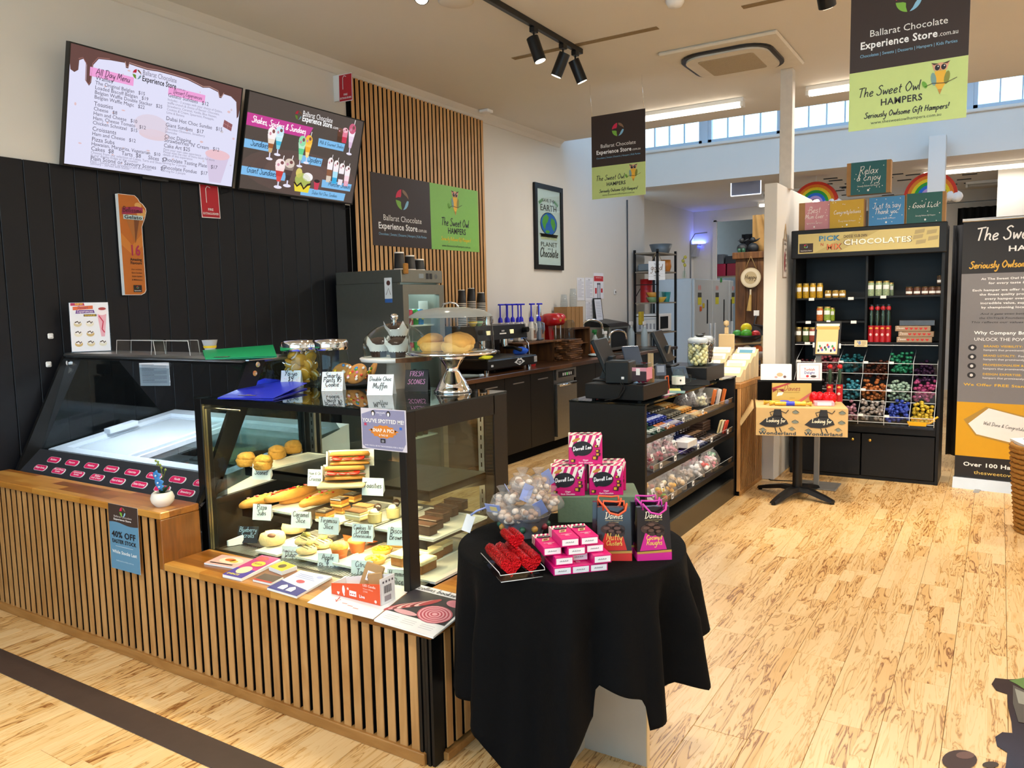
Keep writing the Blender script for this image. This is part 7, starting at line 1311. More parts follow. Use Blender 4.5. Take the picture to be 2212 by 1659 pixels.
bu=V((cos(.5),sin(.5),0));bv=V((-bu.y,bu.x,0))
giftbag(b1+bv*.03,'glossy black bag with orange cords reading Nutty Clusters, front one',.47,'#c8241a','#f2582a',['Nutty','Clusters']);giftbag(b2+bv*.03,'glossy black bag with pink cords reading Coconut Roughs, front one',.62,'#c81482','#c8329a',['Coconut','Roughs'])
giftbag(b1+bv*.095-bu*.012,'glossy black bag with orange cords standing behind the front orange corded one',.47,'#c8241a','#f2582a',['Nutty','Clusters']);giftbag(b2+bv*.095-bu*.012,'glossy black bag with pink cords standing behind the front pink corded one',.55,'#c81482','#c8329a',['Coconut','Roughs'])
# red foil hearts on a clear tray
m_foil=mat('crinkled red foil','#c00a18',.16,.75,var=.1,scale=150,bump=.9)
A=Z(1082,1258,TZ2);B=Z(1172,1246,TZ2);tu=(B-A).normalized();tv_=V((-tu.y,tu.x,0));w=(B-A).length;tl=.19
ra=math.atan2(tu.y,tu.x)
T=Th('foil_heart_tray','clear plastic tray holding the red foil hearts','tray',A+tu*w/2,rz=ra,world=0);mb=MB();mb.box(-w/2,w/2,0,tl,0,.003,m_acry);mb.hexa([(-w/2,-.002,0),(w/2,-.002,0),(w/2,.001,0),(-w/2,.001,0)],[(-w/2-.004,-.01,.024),(w/2+.004,-.01,.024),(w/2+.004,-.007,.024),(-w/2-.004,-.007,.024)],m_acry)
for s_ in (-1,1):mb.hexa([(s_*w/2-.0015,0,0),(s_*w/2+.0015,0,0),(s_*w/2+.0015,tl,0),(s_*w/2-.0015,tl,0)],[(s_*(w/2+.006)-.0015,0,.03),(s_*(w/2+.006)+.0015,0,.03),(s_*(w/2+.006)+.0015,tl,.03),(s_*(w/2+.006)-.0015,tl,.03)],m_acry)
T.part('tray',mb);mb=MB();e_=mat('bright acrylic edge','#d9dde0',.2);mb.tube([(-w/2-.006,tl,.03),(-w/2-.005,0,.03),(-w/2-.004,-.01,.024),(w/2+.004,-.01,.024),(w/2+.005,0,.03),(w/2+.006,tl,.03)],.0012,e_,5);mb.tube([(-w/2,-.002,.001),(w/2,-.002,.001)],.0012,e_,5);T.part('edge',mb)
def heart(c,l,lab,rz,s=1):
    T=Th('foil_heart',lab,'chocolate',c,'red foil chocolate hearts',rz,world=0);pr=[]
    for k in range(20):
        t_=2*pi*k/20;pr.append((.034*s*sin(t_)**3,.0021*s*(13*cos(t_)-5*cos(2*t_)-2*cos(3*t_)-cos(4*t_))+.036*s))
    n=len(pr);m=MB();seg=16;vs=[]
    for j in range(seg+1):
        f=1 if 0<j<seg else .93
        for k,(x,z) in enumerate(pr):q=1+.03*sin(k*3.1+j*2.3);vs.append((x*q*f,l*j/seg,.036*s+(z-.036*s)*q*f))
    m.add(vs,[(j*n+(k+1)%n,j*n+k,(j+1)*n+k,(j+1)*n+(k+1)%n) for j in range(seg) for k in range(n)],m_foil,True);m.add(vs[:n],[tuple(range(n))],m_foil);m.add(vs[-n:],[tuple(range(n-1,-1,-1))],m_foil);T.part('foil',m)
heart(A+tu*(w*.27)+tv_*.006+V((0,0,.004)),.17,'long red foil heart bar, left on the clear tray',ra);heart(A+tu*(w*.77)+tv_*.012+V((0,0,.004)),.17,'long red foil heart bar, right on the clear tray',ra);heart(A+tu*(w*.60)+tv_*.085+V((0,0,.06)),.085,'short red foil heart lying on top of the right bar',ra,.8)
# patterned tub heaped with nougat bags
c=Z(1128,1163,TZ2)+V((-.02,.045,0));T=Th('nougat_tub','grey patterned tub heaped with bags of nougat','tub',c,world=0);mb=MB();mb.lathe([(.062,0),(.095,.075),(.098,.078),(.093,.076),(.06,.004)],mat('grey patterned tub','#77757a',.35,var=.3,scale=30),n=28);T.part('tub',mb);mb=MB()
for k in range(12):a=k*.52;mb.blob((.082*cos(a),.082*sin(a),.038),(.012,.012,.012),mat('tub motif '+('a','b','c')[k%3],('#8a2a34','#2f5a44','#b8853a')[k%3],.4),8,5)
T.part('motif',mb,kind='stuff')
m_noug=mat('nougat pieces','#c8ad96',.5,var=.4,scale=60);NB=[(-.065,-.055,.085),(.0,-.085,.085),(.055,-.05,.09),(-.09,.01,.10),(-.02,-.02,.13),(.055,.0,.135),(.085,.045,.11),(-.05,.055,.14),(.025,.065,.165),(.0,.0,.175)]
for k,(x,y,z) in enumerate(NB):
    T=Th('nougat_bag','clear bag of nougat pieces heaped in the grey tub, %s'%('rear, at the top of the heap','near the top','at the right of the heap','in the upper row','at the far right','in the middle','at the centre front','at the left of the heap','at the lower right','at the front')[9-k] if k!=9 else 'clear bag of nougat pieces at the very top of the heap','bag of sweets',c+V((x,y,z)),'nougat bags',k*1.1,world=0);mb=MB();rq=random.Random(k)
    for j in range(12):mb.blob((rq.uniform(-.026,.026),rq.uniform(-.024,.024),rq.uniform(-.016,.02)),(.013,.011,.010),mat('nougat piece %d'%(j%3),('#d8c2ae','#a8876e','#e6dacb')[j%3],.5,var=.2,scale=60),7,5)
    T.part('nougat',mb,kind='stuff');mb=MB();mb.blob((0,0,.002),(.046,.042,.034),m_bag,14,8,.12,k);mb.lathe([(.012,.032),(.010,.038),(.022,.058)],m_bag,n=10,caps=False,fn=lambda a,zz:1+.2*sin(5*a));T.part('cellophane',mb)
    if k in (0,2,4,5,8):mb=MB();mb.m=MT((.0,-.036,.02))@MR(.5+.3*(k%3),4,'X')@MR(k,4,'Z');mb.box(-.03,.03,-.001,.0008,-.018,.018,mat('blue header card','#8d9acb',.5));mb.box(-.012,.016,-.0018,-.001,-.01,.008,flat('#d9c27a'));T.part('header_card',mb,label='blue header card')
mb=MB();q=Y(1012,1130,2.18);mb.m=MT(q)@MR(.45,4,'Z')@MR(.35,4,'Y');mb.box(-.016,.016,-.0006,.0006,-.032,.03,m_paper)
T=Th('swing_ticket','white swing ticket hanging out over the edge of the round table','ticket',q);T.part('ticket',mb);mb=MB();mb.tube([q+V((.01,0,.03)),q+V((.03,.01,.045)),c+V((-.10,-.03,.10))],.004,mat('blue header card','#8d9acb',.5),5);T.part('strap',mb)
# papers, magazines and the candle carton on the low ledge
LZ=.489
def sheet(name,lab,cat,pts,z,th,mtop,fn=None,mside=None):
    A=[Z(*q,z) for q in pts];T=Th(name,lab,cat,(A[0]+A[2])/2);mb=MB();mb.hexa(A,[a+V((0,0,th)) for a in A],mside or m_paper);T.part('sheets',mb)
    u=(A[1]-A[0]);w=u.length;u=u.normalized();v=(A[3]-A[0]);v=(v-u*v.dot(u));h=v.length;p=Pan(A[0]+V((0,0,th)),u,v.normalized(),w,h)
    sk=(A[3]-A[0]).dot(u)
    if fn:
        oP=p.P;p.P=lambda x,y,L=None:oP(x+sk*y/h,y,L);fn(p,w,h);T.part('print',p.mb)
    return T
def mag1(p,w,h):
    p.rect(0,0,w,h,'#e8b0a8',1);p.ell(w*.55,h*.55,w*.35,h*.3,'#f0d8c0',2);p.ell(w*.5,h*.6,w*.16,h*.14,'#d8702e',3);p.ell(w*.66,h*.5,w*.12,h*.12,'#e6b84a',3);p.rect(w*.1,h*.12,w*.8,h*.2,'#2a2220',3)
def mag2(p,w,h):
    p.rect(0,0,w,h,'#b8347e',1);p.rect(0,0,w,h*.35,'#4a3a9a',2);p.ell(w*.5,h*.3,w*.3,h*.16,'#e6c8a8',3);p.ell(w*.6,h*.62,w*.3,h*.12,'#f0d04a',3);p.script('Gelato',w*.36,h*.58,w*.08,'#5a2a5a',fit=w*.46,L=5);p.ell(w*.35,h*.85,w*.3,h*.1,'#e0404a',3);p.text('EVENTS',w*.1,h*.05,h*.08,'#f0e04a',1,L=4,fit=w*.6)
def mag3(p,w,h):
    p.rect(0,0,w,h,'#c8cdf0',1);p.poly([(0,0),(w,0),(w,h*.3),(0,h*.42)],'#3a3a86',2);p.ell(w*.5,h*.55,w*.13,h*.07,'#e0485a',3)
    for k in range(3):p.rect(w*.15,h*(.7+.07*k),w*(.8-.1*k),h*(.715+.07*k),'#7a8ac8',2)
    for x in (.35,.62):p.poly([(w*(x-.1),h*.08),(w*(x+.1),h*.08),(w*(x+.1),h*.22),(w*x,h*.30),(w*(x-.1),h*.22)],'#e8e8f0',4)
    p.ell(w*.78,h*.9,w*.1,h*.06,'#a8b0e0',2)
sheet('leaflet_stack','fanned stack of pink leaflets at the left of the low ledge','leaflets',[(441,1219),(510,1230),(541,1214),(480,1201)],LZ,.006,None,mag1);sheet('magazine','bright pink and purple magazine on the low ledge','magazine',[(481,1247),(522,1256),(607,1215),(566,1205)],LZ,.012,None,mag2)
sheet('card_pile','pile of yellow cards on the low ledge','cards',[(581,1232),(609,1243),(642,1231),(612,1220)],LZ,.016,None,lambda p,w,h:(p.rect(0,0,w,h,'#d9bc3a',1),p.ell(w*.5,h*.5,w*.2,h*.25,'#5a4a2a',2)));sheet('card_pile','pile of dark red business cards in front of the yellow cards','cards',[(546,1256),(585,1265),(613,1252),(572,1243)],LZ,.008,None,lambda p,w,h:(p.rect(0,0,w,h,'#54443e',1),p.rect(0,0,w,h*.18,'#b83a34',2)))
sheet('brochure_stack','fanned stack of lilac brochures hanging over the edge of the low ledge','brochures',[(577,1274),(641,1293),(718,1249),(650,1236)],LZ,.008,None,mag3)
def pap(p,w,h):
    p.rect(0,0,w,h,'#f0f0f2',1);p.script('Private',w*.12,h*.62,w*.03,'#5a5a60',fit=w*.22,L=2);p.line([(w*.3,h*.36),(w*.33,h*.2)],w*.012,'#b8302e',2);p.line([(w*.29,h*.26),(w*.33,h*.2),(w*.36,h*.28),(w*.31,h*.3)],w*.010,'#b8302e',2)
    for k in range(3):p.rect(w*(.42+.1*k),h*(.2-.03*k),w*(.5+.1*k),h*(.22-.03*k),'#c88a8e',2)
sheet('large_paper','large white sheet spread under the candle carton','paper',[(664,1302),(806,1338),(892,1270),(745,1245)],LZ,.001,None,pap)
def news(p,w,h):
    p.rect(0,0,w,h,'#f2f2f4',1);p.rect(0,h*.25,w,h*.86,'#3a363c',2);p.script('collins booksellers',w*.06,h*.89,w*.05,'#2c2c34',fit=w*.9,L=3,w=w*.012)
    for k in range(9):p.ell(w*(.08+.05*k),h*(.36+.035*k),w*.05,h*.16,('#b84a4e','#e6a0a0','#7a2c2c','#f0c8c0')[k%4],3+.1*k,12,rot=-.6)
    p.ell(w*.72,h*.42,w*.27,h*.20,'#c8606e',4,20)
    for k in range(9):p.ell(w*.72,h*.42,w*(.25-.026*k),h*(.185-.019*k),('#e6aab4','#b8485a')[k%2],4+.1*(k+1),20)
    p.ell(w*.86,h*.75,w*.16,h*.09,'#d98894',4,16);p.ell(w*.30,h*.30,w*.2,h*.05,'#e0a8b0',4,14)
    for k in range(3):
        for j in range(3):p.rect(w*(.08+.3*k),h*(.17-.04*j),w*(.3+.3*k),h*(.178-.04*j),'#c8c8d0',2)
sheet('newspaper','folded bookshop newspaper with red meat pictures on the corner of the ledge','newspaper',[(808,1342),(936,1380),(1006,1322),(905,1266)],LZ,.006,None,news)
# carton
C0,C1=Z(716,1283,LZ+.001),Z(823,1310,LZ+.001);cu=(C1-C0).normalized();cv_=V((-cu.y,cu.x,0));L_=(C1-C0).length;W_=.075
T=Th('candle_carton','open orange and white light globe carton holding paper packets','carton',C0+cu*L_/2);h0,h1=.042,.098
m_or=mat('orange carton','#e0501e',.5,var=.04)
mb=MB();n=-cv_*.002
mb.hexa([C0,C1,C1+cv_*.002,C0+cv_*.002],[C0+V((0,0,h0)),C1+V((0,0,h1-.018)),C1+cv_*.002+V((0,0,h1-.018)),C0+cv_*.002+V((0,0,h0))],m_or);D=cv_*W_
mb.hexa([C0+D,C1+D,C1+D+cv_*.002,C0+D+cv_*.002],[C0+D+V((0,0,h0)),C1+D+V((0,0,h1)),C1+D+cv_*.002+V((0,0,h1)),C0+D+cv_*.002+V((0,0,h0))],m_white)
mb.hexa([C1-cu*.002,C1,C1+D,C1+D-cu*.002],[C1-cu*.002+V((0,0,h1)),C1+V((0,0,h1)),C1+D+V((0,0,h1)),C1+D-cu*.002+V((0,0,h1))],m_white);mb.hexa([C0,C0+cu*.002,C0+D+cu*.002,C0+D],[C0+V((0,0,h0)),C0+cu*.002+V((0,0,h0)),C0+D+cu*.002+V((0,0,h0)),C0+D+V((0,0,h0))],m_white);mb.hexa([C0,C1,C1+D,C0+D],[a+V((0,0,.002)) for a in (C0,C1,C1+D,C0+D)],m_white);T.part('carton',mb)
p=Pan(C0,cu,V((0,0,1)),L_,h0);p.text('LED Candle',L_*.66,.060,.012,'#f6d8cc',1);p.text('Warm White',L_*.66,.048,.009,'#f6c8b8',0);p.text('2700K',L_*.66,.038,.009,'#f6c8b8',0);p.text('Live',L_*.58,.014,.016,'#ffffff',1);p.ell(L_*.26,.028,.007,.017,'#f4ece8',1,14);p.rect(L_*.255,.006,L_*.28,.014,'#f4ece8',1);p.rect(L_*.38,.012,L_*.52,.032,'#f2e6e0',1);
for k in range(3):p.ell(L_*(.41+.04*k),.020,.003,.003,'#c83a2e',2,8)
p.ell(L_*.90,.012,.006,.006,'#f6d8cc',1,12);p.ell(L_*.35,.036,.005,.005,'#f6d8cc',1,10);p.poly([(L_*.12,.016),(L_*.18,.017),(L_*.16,.006),(L_*.14,.006)],'#f4ece8',1)
q=Pan(C1,cv_,V((0,0,1)),W_,h1,mb=p.mb)
for k in range(12):q.rect(.018+.0034*k,.04,.018+.0034*k+(.0022 if k%3 else .0012),.068,'#3a3438',1)
for k in range(4):q.rect(.012+.016*k,.078,.02+.016*k,.086,'#5a5458',1)
q.rect(.02,.01,.055,.03,'#a8a0a4',1);T.part('print',p.mb)
pk=C0+cu*L_*.55+cv_*.04;mb=MB();mb.m=MT(pk+V((0,0,.004)))@MR(.35,4,'Z')@MR(-.35,4,'X')@MR(.25,4,'Y');mb.box(-.038,.038,-.006,.006,0,.12,mat('kraft paper','#b08a5a',.8,var=.12,scale=30),.004);T=Th('kraft_packet','brown paper packet with a barcode sticker in the orange carton','packet',pk);T.part('packet',mb);m0=mb.m;mb=MB();mb.m=m0;mb.box(-.02,.014,-.0075,-.006,.055,.09,m_paper);
for k in range(7):mb.box(-.015+.0035*k,-.0135+.0035*k,-.0082,-.0074,.062,.084,flat('#3a3438'))
T.part('sticker',mb)
pk2=C0+cu*L_*.75+cv_*.045;mb=MB();mb.m=MT(pk2+V((0,0,.004)))@MR(.2,4,'Z')@MR(-.25,4,'X')@MR(-.2,4,'Y');mb.box(-.03,.03,-.005,.005,0,.09,mat('kraft paper','#b08a5a'),.004);one('kraft_packet','second brown paper packet behind the one with the barcode','packet',mb,pk2)
# potted orchid
c=Z(352,1092,.7065);T=Th('orchid_pot','white round pot with a blue artificial orchid on the high ledge','potted plant',c,world=0);mb=MB();mb.lathe([(.03,0),(.046,.018),(.05,.036),(.043,.056),(.036,.062),(.034,.058),(.034,.05)],mat('white glazed pot','#e8e2d8',.25,var=.02),n=28);T.part('pot',mb);mb=MB();mb.lathe([(0,.052),(.035,.051)],mat('dark soil','#1c1410',.95,var=.4,scale=90),n=20);T.part('soil',mb)
mb=MB();st=[(0,0,.05),(.006,0,.09),(.012,.0,.13),(.004,.0,.165),(-.014,0,.19),(-.03,0,.195)];mb.tube(st,.0022,mat('green stem','#5a6a2e',.6),6);mb.tube([(.012,0,.12),(.026,0,.145),(.034,0,.16)],.0018,mat('green stem','#5a6a2e'),6);T.part('stem',mb)
m_leaf=mat('dark green leaf','#2f4a34',.45,var=.2,scale=20)
for a,l,h in ((2.6,.05,.06),(.4,.055,.075),(1.6,.04,.05),(-.6,.035,.05)):
    mb=MB();mb.grid(lambda u,v,a=a,l=l,h=h:(cos(a)*l*u-sin(a)*(v-.5)*.026*sin(pi*min(1,u*.9+.1)),sin(a)*l*u+cos(a)*(v-.5)*.026*sin(pi*min(1,u*.9+.1)),.052+h*u-.02*u*u),7,2,m_leaf);o=T.part('leaf',mb);md=o.modifiers.new('t','SOLIDIFY');md.thickness=.0012
m_pet=mat('blue petal','#3f86c8',.5,var=.3,scale=40)
for fxx,fz_,s_ in ((-.008,.135,1),(.004,.105,1.1),(.012,.088,.8)):
    for k in range(5):
        a=k*1.257+.3;mb=MB();mb.m=MT((fxx,-.012,fz_));mb.grid(lambda u,v,a=a:(s_*(cos(a)*.030*u-sin(a)*(v-.5)*.026*sin(pi*(.15+.8*u))),-.006*sin(3*u),s_*(sin(a)*.024*u+cos(a)*(v-.5)*.024*sin(pi*(.15+.8*u)))),5,3,m_pet);o=T.part('petal',mb);md=o.modifiers.new('t','SOLIDIFY');md.thickness=.001
    mb=MB();mb.blob((fxx,-.02,fz_),(.004,.005,.004),mat('pale throat','#dfe6f0',.5),8,5);T.part('throat',mb)
for x,z in ((-.03,.196),(-.014,.192),(.0,.18),(-.02,.18),(.034,.162),(.008,.168)):mb=MB();mb.blob((x,0,z),(.005,.005,.006),mat('green bud','#7a8a3a',.5),8,5);T.part('bud',mb)
# easter flyer hung from the high ledge
p=pan_px((226,1086),(289,1096),(306,1240),(244,1226),Y,1.945);p.u=V((1,0,0));p.v=V((0.06,.02,1)).normalized();p.v=(p.v-p.u*p.v.dot(p.u)).normalized();p.n=p.u.cross(p.v);w,h=p.w,p.h
T=Th('sale_flyer','brown and blue flyer reading 40% OFF EASTER STOCK hanging on the slatted front','flyer',p.P(w/2,0,0));T.part('sheet',board(p,.001,m_paper));p.rect(0,0,w,h,'#5f8fae',1);pts=[(0,h*.72)]+[(w*k/8,h*(.72+.015*sin(k*.8)-.01*k/8)) for k in range(9)]+[(w,h),(0,h)];p.poly(pts,'#40302a',2);logo(p,w*.5,h*.90,w*.10,4)
p.text('Ballarat Chocolate',w*.5,h*.81,h*.04,'#d8d0cc',0,'c',L=4,fit=w*.62);p.text('Experience Store',w*.18,h*.765,h*.04,'#f0ecea',1,'l',L=4,fit=w*.6);p.text('40% OFF',w*.5,h*.50,h*.13,'#1c1a20',1,'c',L=4,fit=w*.82);p.text('EASTER STOCK',w*.5,h*.41,h*.08,'#1c1a20',1,'c',L=4,fit=w*.82);p.rect(w*.2,h*.36,w*.8,h*.364,'#e8f0f4',3);p.text('While Stocks Last',w*.5,h*.25,h*.07,'#eef4f6',1,'c',L=4,fit=w*.84);p.text('ballaratchocolate.com.au',w*.5,h*.13,h*.03,'#c8dce8',0,'c',L=4,fit=w*.6);T.part('print',p.mb)
# ================================================================== pick and mix chocolate cabinet
ax0,ax1,ay=-1.548,-.385,7.15
t=Th('chocolate_cabinet','tall black pick and mix chocolate cabinet with two cupboard doors','cabinet',((ax0+ax1)/2,7.35,0))
m_cab=mat('charcoal cabinet board','#0a0a0b',.48,spec=.35,var=.12,scale=20)
for nm,b in (('side_panel',(ax0,ax0+.025,ay,7.60,.0,2.08)),('side_panel',(ax1-.025,ax1,ay,7.60,0,2.08)),('back_panel',(ax0+.025,ax1-.025,7.58,7.60,.0,2.08)),('top_panel',(ax0,ax1,ay,7.60,2.08,2.12)),('divider',(-.972,-.952,ay+.06,7.58,1.165,1.90)),('fascia',(ax0+.025,ax1-.025,ay+.01,ay+.03,.40,.56)),('plinth',(ax0+.025,ax1-.025,ay+.01,7.58,.0,.03)),('counter_shelf',(ax0+.025,ax1-.025,ay+.06,7.58,1.15,1.165)),('bin_floor',(ax0+.025,ax1-.025,ay+.03,7.58,.45,.47))):
    mb=MB();mb.box(*b,m_cab,.002);t.part(nm,mb)
mb=MB();mb.box(ax0-.01,ax1+.01,ay-.03,ay+.02,1.885,2.125,m_cab,.006);t.part('header_frame',mb)
for x0,x1,kx in ((ax0+.03,-.972,-1.03),(-.962,ax1-.03,-.895)):
    mb=MB();mb.box(x0,x1,ay-.008,ay+.01,.035,.395,m_cab,.003);o=t.part('cupboard_door',mb);mb=MB();c=V((kx,ay-.008,.345));mb.cyl(c,c+V((0,-.014,0)),.006,m_alu,8);mb.blob(c+V((0,-.02,0)),(.015,.012,.015),mat('brass knob','#d8b45a',.2,1),12,8);t.part('door_knob',mb,o,'round brass knob')
SHL={}
for nm,x0,x1,z in (('a',ax0+.025,-.972,1.545),('b',ax0+.025,-.972,1.345),('c',-.952,ax1-.025,1.552)):
    mb=MB();mb.box(x0,x1,ay+.06,7.58,z-.015,z,m_cab);t.part('shelf',mb)
p=pan_px((1727,508),(2031,486),(2029,532),(1727,548),Y,ay-.034);w,h=p.w,p.h;p.o=V((-1.50,ay-.0305,1.925));p.u=V((1,0,0));p.v=V((0,0,1));p.n=p.u.cross(p.v);p.w=w=1.07;p.h=h=.165
p.rect(0,0,w,h,'#c9b878',1);p.poly([(w*.12,0),(w*.3,0),(w*.6,h),(w*.42,h)],'#b8a668',2);p.rect(w*.01,h*.06,w*.115,h*.52,'#33221c',2);logo(p,w*.06,h*.38,.016,3);p.text('Experience Store',w*.02,h*.13,.012,'#e8e2dc',1,L=3,fit=w*.085)
p.text('PICK',w*.155,h*.60,h*.36,'#4a3628',1,L=3,fit=w*.16);p.text('PICK',w*.158,h*.61,h*.35,'#4a8ab0',1,L=4,fit=w*.15);p.text('N',w*.17,h*.36,h*.2,'#b84a2e',1,L=4);p.text('MIX',w*.215,h*.14,h*.42,'#4a3628',1,L=3,fit=w*.115);p.text('MIX',w*.218,h*.15,h*.40,'#e07a4a',1,L=4,fit=w*.105)
p.text('CHOOSE YOUR OWN',w*.34,h*.70,h*.2,'#4a3628',1,L=4,fit=w*.17);p.text('CHOCOLATES',w*.338,h*.33,h*.40,'#4a3628',1,L=3,fit=w*.485);p.text('CHOCOLATES',w*.343,h*.345,h*.37,'#f6f2e6',1,L=4,fit=w*.475)
for x,y in ((.87,.8),(.95,.75),(.88,.3),(.96,.45),(.86,.55)):p.poly([(w*(x-.035),h*(y-.12)),(w*(x+.03),h*(y-.06)),(w*(x+.035),h*(y+.12)),(w*(x-.03),h*(y+.08))],'#a8986a',3)
T=t.part('sign_board',p.mb,label='tan PICK N MIX CHOCOLATES sign')
# acrylic bins, five columns and three rows, each stepped forward of the one above
XB=[ax0+.03,-1.367,-1.167,-.973,-.777,-.591,-.415]
RC=[['#4a2226','#8f4452','#1f6470','#5a2e20','#2f8a68','#45284a'],['#6d4450','#585058','#3a8296','#b06a3c','#8fa89a','#a04474'],['#9a5a62','#a86472','#a07486','#a09894','#3a50b0','#c8ae3a'],['#8a3a44','#c8b8a8','#6a5a58','#7a4a58','#8a8a8a','#e8c42a']]
BT=Th('sweet_bins','stepped clear acrylic bins of foil wrapped chocolates in the cabinet','bins',((ax0+ax1)/2,7.2,.47));TZR=[(1.02,.90,7.20),(.80,.68,7.09),(.60,.52,6.98)]
rd=random.Random(5);me_edge=mat('bright acrylic edge','#d9dde0',.2)
def sweets(cols):
    q=MB();m=mat('foil '+cols,cols,.18,.45,var=.25,scale=60);return m
nb=0
for r,(zt,zb,yf) in enumerate(TZR):
    mb=MB();mb.box(XB[0],XB[-1],yf,yf+.003,zb,zt-.03,m_acry);BT.part('front_panel',mb)
    mb=MB();
    for z in (zt-.03,zb):mb.box(XB[0],XB[-1],yf-.001,yf+.004,z-.002,z+.002,me_edge)
    BT.part('panel_edge',mb)
    for c_ in range(6):
        x0,x1=XB[c_],XB[c_+1];q=MB();m=sweets(RC[r][c_]);low=(r==0 and c_ in (0,3,5))
        d_=.10 if r<2 else .10
        for k in range(64):
            x=rd.uniform(x0+.014,x1-.014);f=rd.random();y=yf+.014+f*.085;z=(zb-.05 if low else zb+.01)+rd.random()*(.10+.07*f);q.blob((x,y,z),(.018,.015,.014),m,6,4)
        o=BT.part('bin',MB().box(x0+.002,x1-.002,yf+.006,yf+.106,zb-.02,zb-.012,m_acry));BT.part('sweets',q,o,kind='stuff')
for x in XB:
    mb=MB();pr=[(7.56,1.145),(7.20,.995),(7.20,.90),(7.09,.79),(7.09,.68),(6.98,.59),(6.98,.50),(7.56,.50)]
    for (y0,z0),(y1,z1) in zip(pr[:6],pr[1:7]):mb.tube([(x,y0,z0),(x,y1,z1)],.0022,me_edge,4)
    BT.part('divider',mb)
mb=MB();mb.box(XB[0],XB[-1],7.15,7.154,1.142,1.147,me_edge);BT.part('panel_edge',mb)
mb=MB();mb.box(XB[0],XB[-1],6.975,7.1,.48,.50,m_acry);BT.part('bin_base',mb)
for r,(zt,zb,yf) in enumerate(TZR):
    for c_ in range(5):mb=MB();mb.box(XB[c_]+.005,XB[c_]+.04,yf-.004,yf-.0012,zt-.035,zt-.015,m_paper);one('bin_ticket','small white ticket on the %s row of sweet bins, %s column'%(('top','middle','lowest')[r],ORD[c_]),'ticket',mb,(XB[c_]+.02,yf,zt-.035),'tickets on the sweet bins')
for k,(x,z,l) in enumerate(((-.52,.51,'front yellow plastic scoop in the lowest sweet bins'),(-.50,.535,'rear yellow plastic scoop in the lowest sweet bins'))):
    T=Th('sweet_scoop',l,'scoop',V((x,6.99+.03*k,z)),'yellow scoops',world=0);m=mat('yellow scoop','#e8b01a',.4);mb=MB();mb.hexa([(-.07,-.02,0),(.05,-.02,0),(.05,.03,0),(-.07,.03,0)],[(-.085,-.028,.03),(.055,-.026,.03),(.055,.036,.03),(-.085,.036,.03)],m);T.part('bowl',mb);mb=MB();mb.tube([(.05,0,.02),(.075,0,.025),(.11,0,.05)],.008,m,8);T.part('handle',mb)
p=Pan((-1.035,7.13,1.13),(1,0,0),(0,.1,1),.10,.055);T=Th('price_sign','small tan sign with a blue 8 on the front edge above the sweet bins','sign',p.P(.05,0));T.part('card',board(p,.002,flat('#d8c69a')));p.rect(0,0,.1,.055,'#d8c69a',1);p.text('8',.03,.02,.04,'#2a6ab8',1,L=2);p.text('$',.018,.035,.02,'#2a6ab8',1,L=2)
for k in range(3):p.rect(.055,.02+.01*k,.09,.024+.01*k,'#8a7a5a',2)
p.rect(.02,.008,.08,.013,'#8a7a5a',2);T.part('print',p.mb)
# jars on the shelves
def jar(px,pyt,pyb,z,wpx,col,lab,grp,lid='#c8b06a',y=None,half=.45,top='#2a241e'):
    y=y or 7.24;c=Y(px,pyb,y);c.z=z;d=dep(c)/FPX;r=wpx*d/2;h=(pyb-pyt)*d;T=Th('preserve_jar',lab,'jar',c,grp,world=0)
    mb=MB();mb.lathe([(r*.9,0),(r,.006),(r,h*.82),(r*.84,h*.9)],mat('jar '+col,col,.15,var=.5,scale=70,coat=.3),n=16);T.part('glass',mb);mb=MB();mb.lathe([(r*.86,h*.89),(r*.9,h*.91),(r*.9,h),(0,h)],mat('lid '+lid,lid,.3,.7),n=16);T.part('lid',mb)
    mb=MB();n=7;a0=-2.5;vs=[]
    for j in range(n+1):a=a0+1.85*j/n;vs+=[(r*1.015*cos(a),r*1.015*sin(a),h*half),(r*1.015*cos(a),r*1.015*sin(a),h*(half+.28))]
    mb.add(vs,[(2*j,2*j+2,2*j+3,2*j+1) for j in range(n)],m_paper,True);T.part('label',mb)
G='jars on the chocolate cabinet shelves'
for k,px in enumerate((1726,1741,1756,1771)):jar(px,606,638,1.545,13,'#b8901e','tall jar of yellow preserve on the upper left shelf, %s from the left'%('first','second','third','fourth')[k],G)
for k,px in enumerate((1789,1805,1820)):jar(px,621,637,1.545,14,'#a8843a','short jar of golden preserve on the upper left shelf, %s of three'%('left','middle','right')[k],G,half=.25)
for k,px in enumerate((1771,1787)):jar(px,654,685,1.345,14,('#b8642e','#8aa84a')[k],'tall jar of %s sweets on the middle left shelf'%('orange','green')[k],G)
jar(1797,656,684,1.345,12,'#9ab03a','tall jar of lime sweets behind the pair on the middle left shelf',G,y=7.32)
for k,(px,c) in enumerate(((1725,'#5a4a2e'),(1741,'#4a5a2e'),(1755,'#8a3a2e'),(1790,'#8a2a2e'),(1804,'#a8342e'))):jar(px,702,733,1.165,14,c,'tall jar of %s sweets on the lowest left shelf'%('brown','green','red mixed','dark red','bright red')[k],G)
for k,px in enumerate((1881,1898,1914)):jar(px,603,635,1.552,14,'#9aae8a','tall jar of pale green sweets on the right shelf, %s of the front three'%('left','middle','right')[k],G)
jar(1924,606,634,1.552,12,'#8a9c7a','tall jar of pale green sweets behind the front three on the right shelf',G,y=7.34)
for k,px in enumerate((1964,1981,1998,2014,2029)):jar(px,616,634,1.552,15,'#5a3a2e','short dark jar with a white label on the right shelf, %s from the left'%('first','second','third','fourth','fifth')[k],G,half=.18,lid='#6a5a3a')
